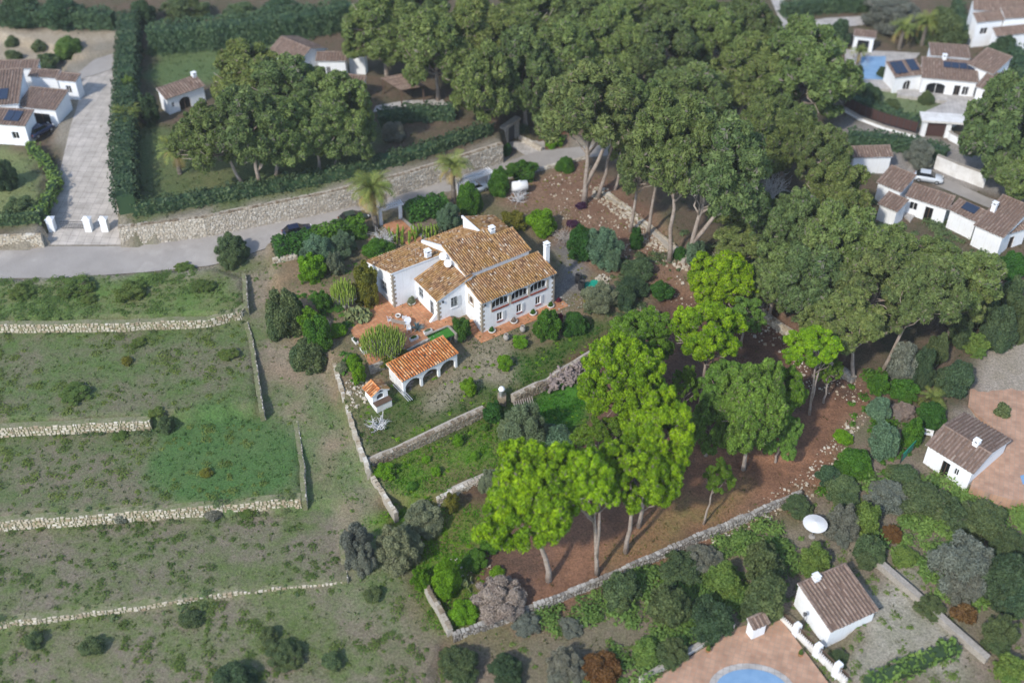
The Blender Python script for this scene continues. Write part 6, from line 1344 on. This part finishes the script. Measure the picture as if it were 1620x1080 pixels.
bal = thing('balustrade', 'dark railing on a white curb beside the pool terrace', 'railing', bl_[0], math.atan2(bl_[1].y-bl_[0].y, bl_[1].x-bl_[0].x)); LB = (Vector(bl_[1][:2])-Vector(bl_[0][:2])).length
q = MB(); q.box(0, LB, -.15, .15, -.6, .45); q.build('curb', 'plaster_old', bal)
for k in range(40): q = MB(); q.box(LB*k/39-.025, LB*k/39+.025, -.025, .025, .452, 1.1); q.build('baluster', 'wood_dark', bal)
q = MB(); q.box(0, LB, -.05, .05, 1.102, 1.17); q.build('handrail', 'wood_dark', bal)
for k, s in enumerate((.27, .58, .86)): q = MB(); q.box(LB*s-.3, LB*s+.3, -.3, .3, -.6, 1.45); q.build('pillar', 'plaster', bal)
b = G(1268, 992); t = thing('lamp_post', 'dark lamp post in front of the one room house', 'lamp', b); q = MB(); q.tube([(0, 0, -.2), (0, 0, 1.9)], [.06, .04], 8); q.lathe([(.14, 0), (.14, .05), (.06, .3), (.05, .6)], n=10); q.build('pole', 'dark_metal', t); q = MB(); q.lathe([(.06, 1.9), (.17, 2.0), (.2, 2.25), (.05, 2.4)], n=10); q.build('lantern', 'dark_metal', t)
c_, g_ = over(1290, 827, 2.2); t = thing('parasol', 'round white parasol in the dry yard below the grove', 'parasol', g_); n_ = 20; q = MB(); q.add([(0, 0, 2.45)]+[(1.28*math.cos(k*.31416), 1.28*math.sin(k*.31416), 2.12) for k in range(n_)]+[(0, 0, 2.4)]+[(1.26*math.cos(k*.31416), 1.26*math.sin(k*.31416), 2.07) for k in range(n_)], [(0, 1+k, 1+(k+1) % n_) for k in range(n_)]+[(n_+1, n_+2+(k+1) % n_, n_+2+k) for k in range(n_)]+[(1+k, n_+2+k, n_+2+(k+1) % n_, 1+(k+1) % n_) for k in range(n_)]); q.build('canopy', 'white_paint', t)
q = MB(); q.tube([(0, 0, 0), (0, 0, 2.4)], .03, 8); q.build('pole', 'zinc', t); q = MB(); q.lathe([(.35, 0), (.35, .08), (.08, .14)], n=12); q.build('base', 'urn_grey', t)
b = onroad(1467, 287); car('white car parked on the side road by the hidden right hand house', b, R(-18), 'car_white')
b = RZ(66, 212); car('dark car parked in the shade at the white house on the left', Vector((b.x, b.y, ramp_z(b)+.1)), R(60), 'car_blue')
for k, (px, py, lb) in enumerate(((1120,1030,'small potted plant on the pool terrace, nearer the low wall'), (1266,1036,'small potted plant on the pool terrace, beside the dark railing'))):
    p = P(px, py, z8+.25); planter(lb, p, .25, 'leaf_far_bright', .35, 'terracotta_pot', True, 'potted plants on the pool terrace', 1.2)

# ------------------------------------------------------------------ hedges around
def fh(label, pts, w_, hh, mat='leaf_hedge_far', **k): hedge('hedge', label, GL(*pts), w_, hh, mat, .24, 13, 'clipped hedges of the neighbours', .22)
fh('tall dark hedge along the right side of the paved drive', [(204,338),(200,260),(202,180),(206,100),(208,45)], 3.2, 3.2)
fh('long low hedge on top of the road retaining wall', [(212,338),(330,318),(440,300),(560,275),(690,238),(775,208)], 2.2, 1.5)
fh('high dark hedge behind the lawn of the pool house garden', [(240,80),(340,72),(440,62),(520,48),(556,36)], 4.0, 4.2)
fh('bright clipped hedge beside the paved drive, bent in the middle', [(50,238),(80,272),(93,295),(66,348)], 1.2, 1.6, 'leaf_far_bright')
fh('clipped hedge behind the cream garden wall at the left edge', [(-40,356),(20,354),(66,350)], 1.2, 1.6, 'leaf_far')
fh('dark hedge at the back of the dry garden, top left', [(-40,36),(60,38),(182,44)], 3.0, 3.0)
fh('dark hedge in the middle of the upper garden beside the carport', [(600,196),(650,188),(720,186)], 2.6, 1.9)
fh('hedge above the upper court at the top right', [(1236,26),(1300,18),(1372,16)], 2.6, 2.4)
fh('dark hedge above the hidden right hand house', [(1340,226),(1400,232),(1450,240),(1494,254)], 2.4, 2.0)
fh('hedge between the solar strip house and the top right house', [(1600,92),(1612,120),(1635,150)], 3.0, 2.5)
fh('narrow hedge along the lane left of the top right house', [(1513,10),(1520,45),(1526,62)], 1.6, 1.6)
fh('dark hedge behind the brown screen fence', [(1345,166),(1380,180),(1420,194),(1450,202)], 1.8, 1.8)
fh('bright green hedge strip at the bottom right', [(1370,1085),(1430,1062),(1512,1026)], 1.6, 1.0, 'leaf_far_bright')

# ------------------------------------------------------------------ shrubs around
FS = [
 ('grey olive bush at the foot of the field corner beside the road',292,424,32,15,'weed_far','loose'),
 ('yellow green weed clump at the left on the topmost field terrace',118,452,57,14,'weed_far','loose'),
 ('green weed clump in the middle of the topmost field terrace',205,462,54,14,'weed_far','loose'),
 ('weed clump at the right of the topmost field terrace',320,452,41,13,'weed_far','loose'),
 ('lone weed bush at the left end of the topmost field terrace',30,462,39,13,'weed_far','loose'),
 ('dark weed bush on the topmost field terrace near its wall',140,472,27,10,'weed_far','loose'),
 ('yellow shrub in the middle of the second field terrace',200,570,20,14,'leaf_yellow','small'),
 ('dark weed clump at the right end of the second field terrace',362,560,36,14,'weed_far','loose'),
 ('low weed clump on the second field terrace above its broken wall end',250,662,25,15,'weed_far','loose'),
 ('weed clump left on the second field terrace',120,622,54,14,'weed_far','loose'),
 ('green weed clump in front of the second field terrace wall',190,690,23,10,'weed_far','loose'),
 ('grey bush against the second field terrace wall, near its broken end',262,672,30,28,'leaf_far','olive'),
 ('small bush on the second field terrace, right of the yellow shrub',218,542,27,9,'weed_far','loose'),
 ('bush growing on the third field terrace wall near its right end',392,798,32,18,'weed_far','loose'),
 ('yellow bush on the green part of the third field terrace',325,748,22,14,'leaf_yellow','small'),
 ('grey bush in front of the third field terrace wall, left part',190,815,26,22,'leaf_far_grey','small'),
 ('small bush in front of the third field terrace wall, middle',335,808,30,20,'leaf_far_grey','small'),
 ('lone tuft bush at the left of the third field wall',62,822,21,7,'weed_far','loose'),
 ('leftmost round bush on the lowest field',52,1012,30,28,'leaf_far','round'),
 ('round bush on the lowest field, second from the left',146,1022,40,34,'leaf_far','round'),
 ('small round bush below the lowest terrace wall, middle',300,978,36,28,'leaf_far','round'),
 ('green bush on the lowest field, right of the middle',424,1005,34,28,'leaf_far','round'),
 ('round bush at the bottom of the lowest field',526,1044,36,30,'leaf_far','round'),
 ('yellow green bush by the end of the lowest terrace wall',590,940,30,26,'leaf_far','round'),
 ('dark shade bush at the bottom edge of the lowest field',450,1034,60,34,'leaf_far','olive'),
 ('large dark tree at the bottom edge left of centre',370,1078,76,54,'leaf_dark','round'),
 ('grey olive tree beside the broken side wall of the lowest terrace',566,862,60,90,'leaf_far_grey','olive'),
 ('dark bushy tree on the track side, upper of two',450,500,60,80,'leaf_far','round'),
 ('dark bushy tree on the track side, lower of two',492,560,60,60,'leaf_far','round'),
 ('large dark bush at the bottom edge under the plot tip',730,1050,70,60,'leaf_far','olive'),
 ('pale dry bush under the boundary wall at the plot tip',830,985,50,36,'leaf_far_grey','olive'),
 ('dark bush at the bottom edge right of the plot tip',800,1060,60,50,'leaf_dark','olive'),
 ('round green tree below the boundary wall, leftmost',984,932,62,62,'leaf_far','round'),
 ('round green tree below the boundary wall, second from the left',1058,955,70,72,'leaf_far','round'),
 ('yellow green tree below the boundary wall, in the middle',1145,915,58,56,'leaf_far_bright','round'),
 ('broad dark tree left of the tiny white store',1128,975,72,66,'leaf_dark','round'),
 ('tall green tree behind the tiny white store',1212,945,70,80,'leaf_far','round'),
 ('tall green tree right behind the yellow green one',1205,890,66,70,'leaf_far','loose'),
 ('pale silver dry tree in the shrubbery below the boundary wall',1112,880,60,46,'leaf_far_grey','olive'),
 ('dark tree beneath the boundary wall in the shrubbery',1075,895,66,48,'leaf_far','loose'),
 ('green tree in front of the one room house',1290,885,56,50,'leaf_far_bright','loose'),
 ('low green bush in the shrubbery at the bottom, left one',1022,1030,52,44,'leaf_far_bright','round'),
 ('grey green bush in the shrubbery at the bottom, right of the low one',1064,1030,52,50,'leaf_far','olive'),
 ('rust orange tree at the bottom edge',950,1058,70,52,'leaf_rust','round'),
 ('grey bush left of the rust orange tree',890,1052,64,60,'leaf_far_grey','olive'),
 ('small green dome on the bare patch below the boundary wall',942,978,22,18,'leaf_far_bright','small'),
 ('grey bush beside the small green dome',905,990,40,26,'leaf_far_grey','olive'),
 ('green bush behind the round white parasol',1260,800,50,36,'leaf_far','olive'),
 ('pale grey tree right of the round white parasol',1335,830,60,64,'leaf_far_grey','olive'),
 ('green tree right of the parasol and pale grey tree',1372,818,56,56,'leaf_far_bright','round'),
 ('dark green tree near the grove corner, behind the parasol',1330,775,60,44,'leaf_far','round'),
 ('silver tree at the upper left of the right hand shrubbery',1405,785,70,56,'leaf_far_grey','olive'),
 ('large green tree below the right neighbour house',1460,790,84,64,'leaf_far','round'),
 ('dark green tree at the right edge below the terracotta yard',1560,820,90,60,'leaf_far','round'),
 ('green tree at the right edge, above the large grey one',1600,860,70,60,'leaf_far','olive'),
 ('large grey olive tree above the bottom right wall',1520,895,110,104,'leaf_far_grey','olive'),
 ('broad deep green tree at the right edge beside the grey olive',1597,920,80,90,'leaf_hedge_far','round'),
 ('small rusty bush at the foot of the large grey olive',1525,970,40,36,'leaf_rust','small'),
 ('yellow green bush on the wall at the bottom right',1430,880,44,34,'leaf_far_bright','round'),
 ('green bush between the silver tree and the parasol yard',1375,870,50,50,'leaf_far','round'),
 ('green bush at the far bottom right corner',1580,1000,60,60,'leaf_far','olive'),
 ('bush at the bottom right corner behind the wall end',1600,1055,60,50,'leaf_far_bright','loose'),
 ('pinkish bush among the trees right of the parasol',1410,842,36,30,'leaf_rust','olive'),
 ('grey shrub in front of the one room house wall',1326,1042,40,24,'leaf_far','olive'),
 ('dark shrub left of the right neighbour house',1430,755,56,44,'leaf_far','round'),
 ('dull green shrub right of the large green tree below the neighbour',1505,812,70,54,'leaf_far','loose'),
 ('dull shrub below the large grey olive tree',1470,960,50,40,'leaf_far','olive'),
 ('shrub on the terracotta yard of the right neighbour',1586,650,26,24,'leaf_far','small'),
 ('big round green bush in the dry garden, top left',106,68,50,36,'leaf_far_bright','round'),
 ('leftmost small round bush in the dry garden, top left',18,66,22,16,'leaf_far','small'),
 ('second small round bush in the dry garden, top left',60,68,26,20,'leaf_far','small'),
 ('low bush in front of the big round bush, top left',75,98,46,20,'leaf_far','loose'),
 ('small bush at the very left of the dry garden',20,88,26,18,'leaf_far','small'),
 ('dark tree at the top edge, left of the tall drive hedge',100,20,80,50,'leaf_dark','round'),
 ('dark tree in the top left corner',30,15,70,50,'leaf_dark','round'),
 ('leafy tree at the top edge above the high dark hedge',290,15,80,44,'leaf_far','loose'),
 ('dark leafy tree at the top edge right of the drive hedge',225,22,44,40,'leaf_dark','round'),
 ('dark tree at the top edge behind the hidden white house',450,20,90,44,'leaf_dark','round'),
 ('leafy tree at the top edge left of the pine wood',380,25,70,40,'leaf_far','round'),
 ('dark green tree beside the left garden lawn',8,278,40,46,'leaf_dark','olive'),
 ('shrub on the lawn behind the cream garden wall',30,328,50,26,'leaf_far','loose'),
 ('bright shrub between drive hedge and pool house',205,140,30,40,'leaf_far_bright','loose'),
 ('dark shrub left of the pool house',235,175,34,50,'leaf_dark','loose'),
 ('clipped grey round bush on the upper garden lawn',622,208,40,32,'leaf_far_grey','round'),
 ('round topiary bush at the pool, nearer the fence',1396,115,20,18,'leaf_hedge_far','round'),
 ('round topiary bush at the left pool corner',1358,112,15,16,'leaf_hedge_far','round'),
 ('green shrub on the lawn before the solar strip house',1465,155,24,22,'leaf_far','round'),
 ('dark shrubs left of the lawn below the pool',1376,150,40,32,'leaf_dark','round'),
 ('green shrub behind the brown screen fence, middle',1410,168,34,24,'leaf_far','round'),
 ('grey round tree above the hidden right hand house',1455,245,54,46,'leaf_far_grey','olive'),
 ('dark round tree above the pool pavilion',1325,55,44,46,'leaf_hedge_far','round'),
 ('broad grey green tree at the top edge above the pool',1410,25,110,60,'leaf_far_grey','olive'),
 ('dark green tree behind the solar strip house',1490,45,70,60,'leaf_far','round'),
 ('dark green tree beside the top right house',1590,75,50,36,'leaf_dark','round'),
 ('deep green bush at the far right under the hidden house',1605,420,50,44,'leaf_hedge','round'),
 ('yellow green bush beside the cypress row',1545,545,44,40,'leaf_far_bright','loose'),
 ('dark green bush at the end of the cypress row',1515,600,60,60,'leaf_hedge_far','round'),
 ('dark green bush left of the pale path at the right edge',1582,520,60,66,'leaf_hedge_far','round'),
 ('green bush at the right edge above the pale path',1618,505,50,60,'leaf_far','olive'),
 ('dark bush below the cypress row, beside the small palm',1460,580,44,70,'leaf_hedge_far','olive'),
]
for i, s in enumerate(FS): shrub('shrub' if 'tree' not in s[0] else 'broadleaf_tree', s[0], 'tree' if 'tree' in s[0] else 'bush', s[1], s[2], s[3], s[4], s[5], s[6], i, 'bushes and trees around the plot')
for i, (px, py, w_, hh, lb) in enumerate(((1430,575,44,130,'broad grey cypress at the right edge of the wood'), (1482,555,36,120,'slim cypress in the row, second from the left'), (1522,525,36,120,'slim cypress in the row, third from the left'), (1560,498,38,120,'slim cypress at the upper end of the row'), (1600,470,40,110,'cypress at the right edge under the hidden house'), (305,12,22,50,'pale slim cypress at the top edge'))):
    shrub('cypress_tree', lb, 'cypress', px, py, w_, hh, 'leaf_far' if i else 'leaf_far_grey', 'cypress', 0, 'cypresses')
palm('dull palm between the drive hedge and the pool house, upper one', (206, 205), 190, 1.25, 34, 6, 11, group='palms of the neighbours'); palm('dull palm between the drive hedge and the garden pines, lower one', (285, 275), 240, 1.2, 34, 6, 12, group='palms of the neighbours')
palm('dull palm behind the blue pool, left one', (1422, 78), 50, 1.2, 30, 5, 13, group='palms of the neighbours'); palm('dull palm behind the blue pool, right one', (1458, 72), 40, 1.2, 30, 5, 14, group='palms of the neighbours'); palm('small dull palm at the left pool corner', (1355, 105), 84, .8, 26, 3, 15, group='palms of the neighbours')
bare_bush('dry_bush', 'pale grey leafless tree in a gap of the wood', G(1218, 312), 2.6, 4.2, 'twig_pale', 40, 21, .05); bare_bush('dry_bush', 'pale grey leafless tree right of the first one in the wood', G(1288, 345), 2.0, 4.5, 'twig_pale', 30, 22, .05)

# ------------------------------------------------------------------ pines around
FP = [  # label, crown centre, width, height, foot or lift, fork
 ('pine with twin pale trunks at the top of the red slope',935,175,150,130,(924,322),True),
 ('slim pine right of the twin trunked one on the red slope',1000,185,96,110,(946,313),False),
 ('thin pine third along the red slope',1005,225,80,100,(972,300),False),
 ('slim pine at the upper part of the rock wall',1022,255,84,100,(997,366),False),
 ('slim pine in the middle of the rock wall',1050,240,90,110,(1025,372),False),
 ('straight pine at the lower end of the rock wall',1066,232,128,150,(1059,414),False),
 ('big forked pine beside the lower end of the rock wall',1140,268,150,160,(1088,414),True),
 ('wide pine at the left of the wood above the carport',607,48,128,104,8,False),
 ('tall pine in the wood behind the carport, second from the left',690,82,120,120,8,False),
 ('pine at the top edge, above the carport',660,20,110,70,8,False),
 ('pine in the wood above the upper garden hedge',755,62,120,110,8,False),
 ('tall pale pine left of the neighbour gateway',762,140,96,110,7,False),
 ('pine in the middle of the wood above the gateway',832,122,120,130,8,False),
 ('pine at the top edge in the middle of the wood',830,30,110,80,8,False),
 ('pine in the second row of the wood, above the road bend',900,92,116,110,8,False),
 ('pine at the top edge right of the middle',905,24,110,70,8,False),
 ('round pine in the wood, upper right of the road bend',968,75,110,110,8,False),
 ('pine at the top edge over the right half of the wood',985,15,100,60,8,False),
 ('pine in the second row, right half of the wood',1045,90,120,110,8,False),
 ('top edge pine left of the upper lane',1060,22,110,70,8,False),
 ('pine near the upper lane, second row',1120,62,110,100,8,False),
 ('pine at the upper lane edge',1175,45,100,90,8,False),
 ('pine below the upper lane, left of the widest one',1180,118,110,100,8,False),
 ('widest pine of the upper right wood, left of the pool',1272,122,150,140,8,False),
 ('pine in the inner wood above the forked pine',1090,155,120,100,8,False),
 ('pine in the inner wood right of the forked pine',1205,225,100,110,7,False),
 ('round pine below the widest upper pine',1248,212,96,96,7,False),
 ('pine left of the sandy low wall',1300,252,90,90,7,False),
 ('small pine in the wood gap under the forked pine',1170,330,90,80,6,False),
 ('pine over the dark hollow of the wood',1170,390,80,60,5,False),
 ('pale pine in the centre of the right wood',1250,362,100,110,7,False),
 ('pine left of the hidden right hand house',1318,312,100,92,7,False),
 ('tall pine in the right wood below the hidden house',1330,395,120,130,8,False),
 ('pine with drooping crown in the right wood',1285,452,120,120,7,False),
 ('pine at the rear edge of the grove in the right wood',1228,445,96,100,6,False),
 ('big pine in the right wood, in front of the white patio',1398,408,108,96,8,False),
 ('pine in the lower right wood, above the leaning trunk',1372,470,130,120,7,False),
 ('pine below the joined roofs, right part of the wood',1478,424,100,80,7,False),
 ('large pine under the right end of the hidden house',1534,440,106,84,8,False),
 ('pine with a long leaning trunk at the lower right wood',1470,470,100,110,(1397,584),False),
 ('pine in the lower wood right of the grove corner',1330,512,110,90,(1350,602),False),
 ('rounded pine at the right end of the wood',1520,468,90,90,6,False),
 ('huge dark pine at the right edge over the entrance gate',1598,215,150,170,7,False),
 ('pine at the right edge below the huge dark one',1620,285,80,70,6,False),
 ('large garden pine above the road wall, upper left of its group',396,132,120,104,8,False),
 ('garden pine in the middle of the group above the road wall',455,148,130,110,8,False),
 ('garden pine at the right of the group above the road wall',530,180,110,110,7,False),
 ('garden pine at the left of the group above the road wall',330,222,104,100,(385,292),False),
 ('garden pine with pale trunks above the road wall, second trunk',395,205,120,120,(410,288),True),
 ('garden pine in front of the hidden white house, third trunk',450,215,110,110,(437,276),False),
 ('garden pine with a short trunk near the wall, fourth trunk',500,215,90,90,(506,270),False),
 ('small garden pine at the right end of the group, fifth trunk',560,215,70,70,(528,262),False),
]
for i, (lb, cx, cy, cw, ch, ft, fk) in enumerate(FP):
    kw = dict(foot=ft) if isinstance(ft, tuple) else dict(up=ft)
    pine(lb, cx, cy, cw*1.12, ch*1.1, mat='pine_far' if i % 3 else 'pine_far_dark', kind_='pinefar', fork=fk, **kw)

# ------------------------------------------------------------------ light haze in the air
q = MB(); q.box(-720, 720, -220, 1220, -12, CAMH+6)
m = N('haze_air'); pv = m.n('VolumePrincipled'); pv.inputs['Density'].default_value = .0002; pv.inputs['Color'].default_value = (.95, .97, 1.0, 1); pv.inputs['Anisotropy'].default_value = .2
m.l(pv.outputs[0], m.out.inputs['Volume'])
hzo = kind(q.build('haze', 'haze_air'), 'stuff'); hzo['label'] = 'thin pale haze in the air over the whole place'; hzo['category'] = 'haze'
sc.cycles.volume_bounces = 0
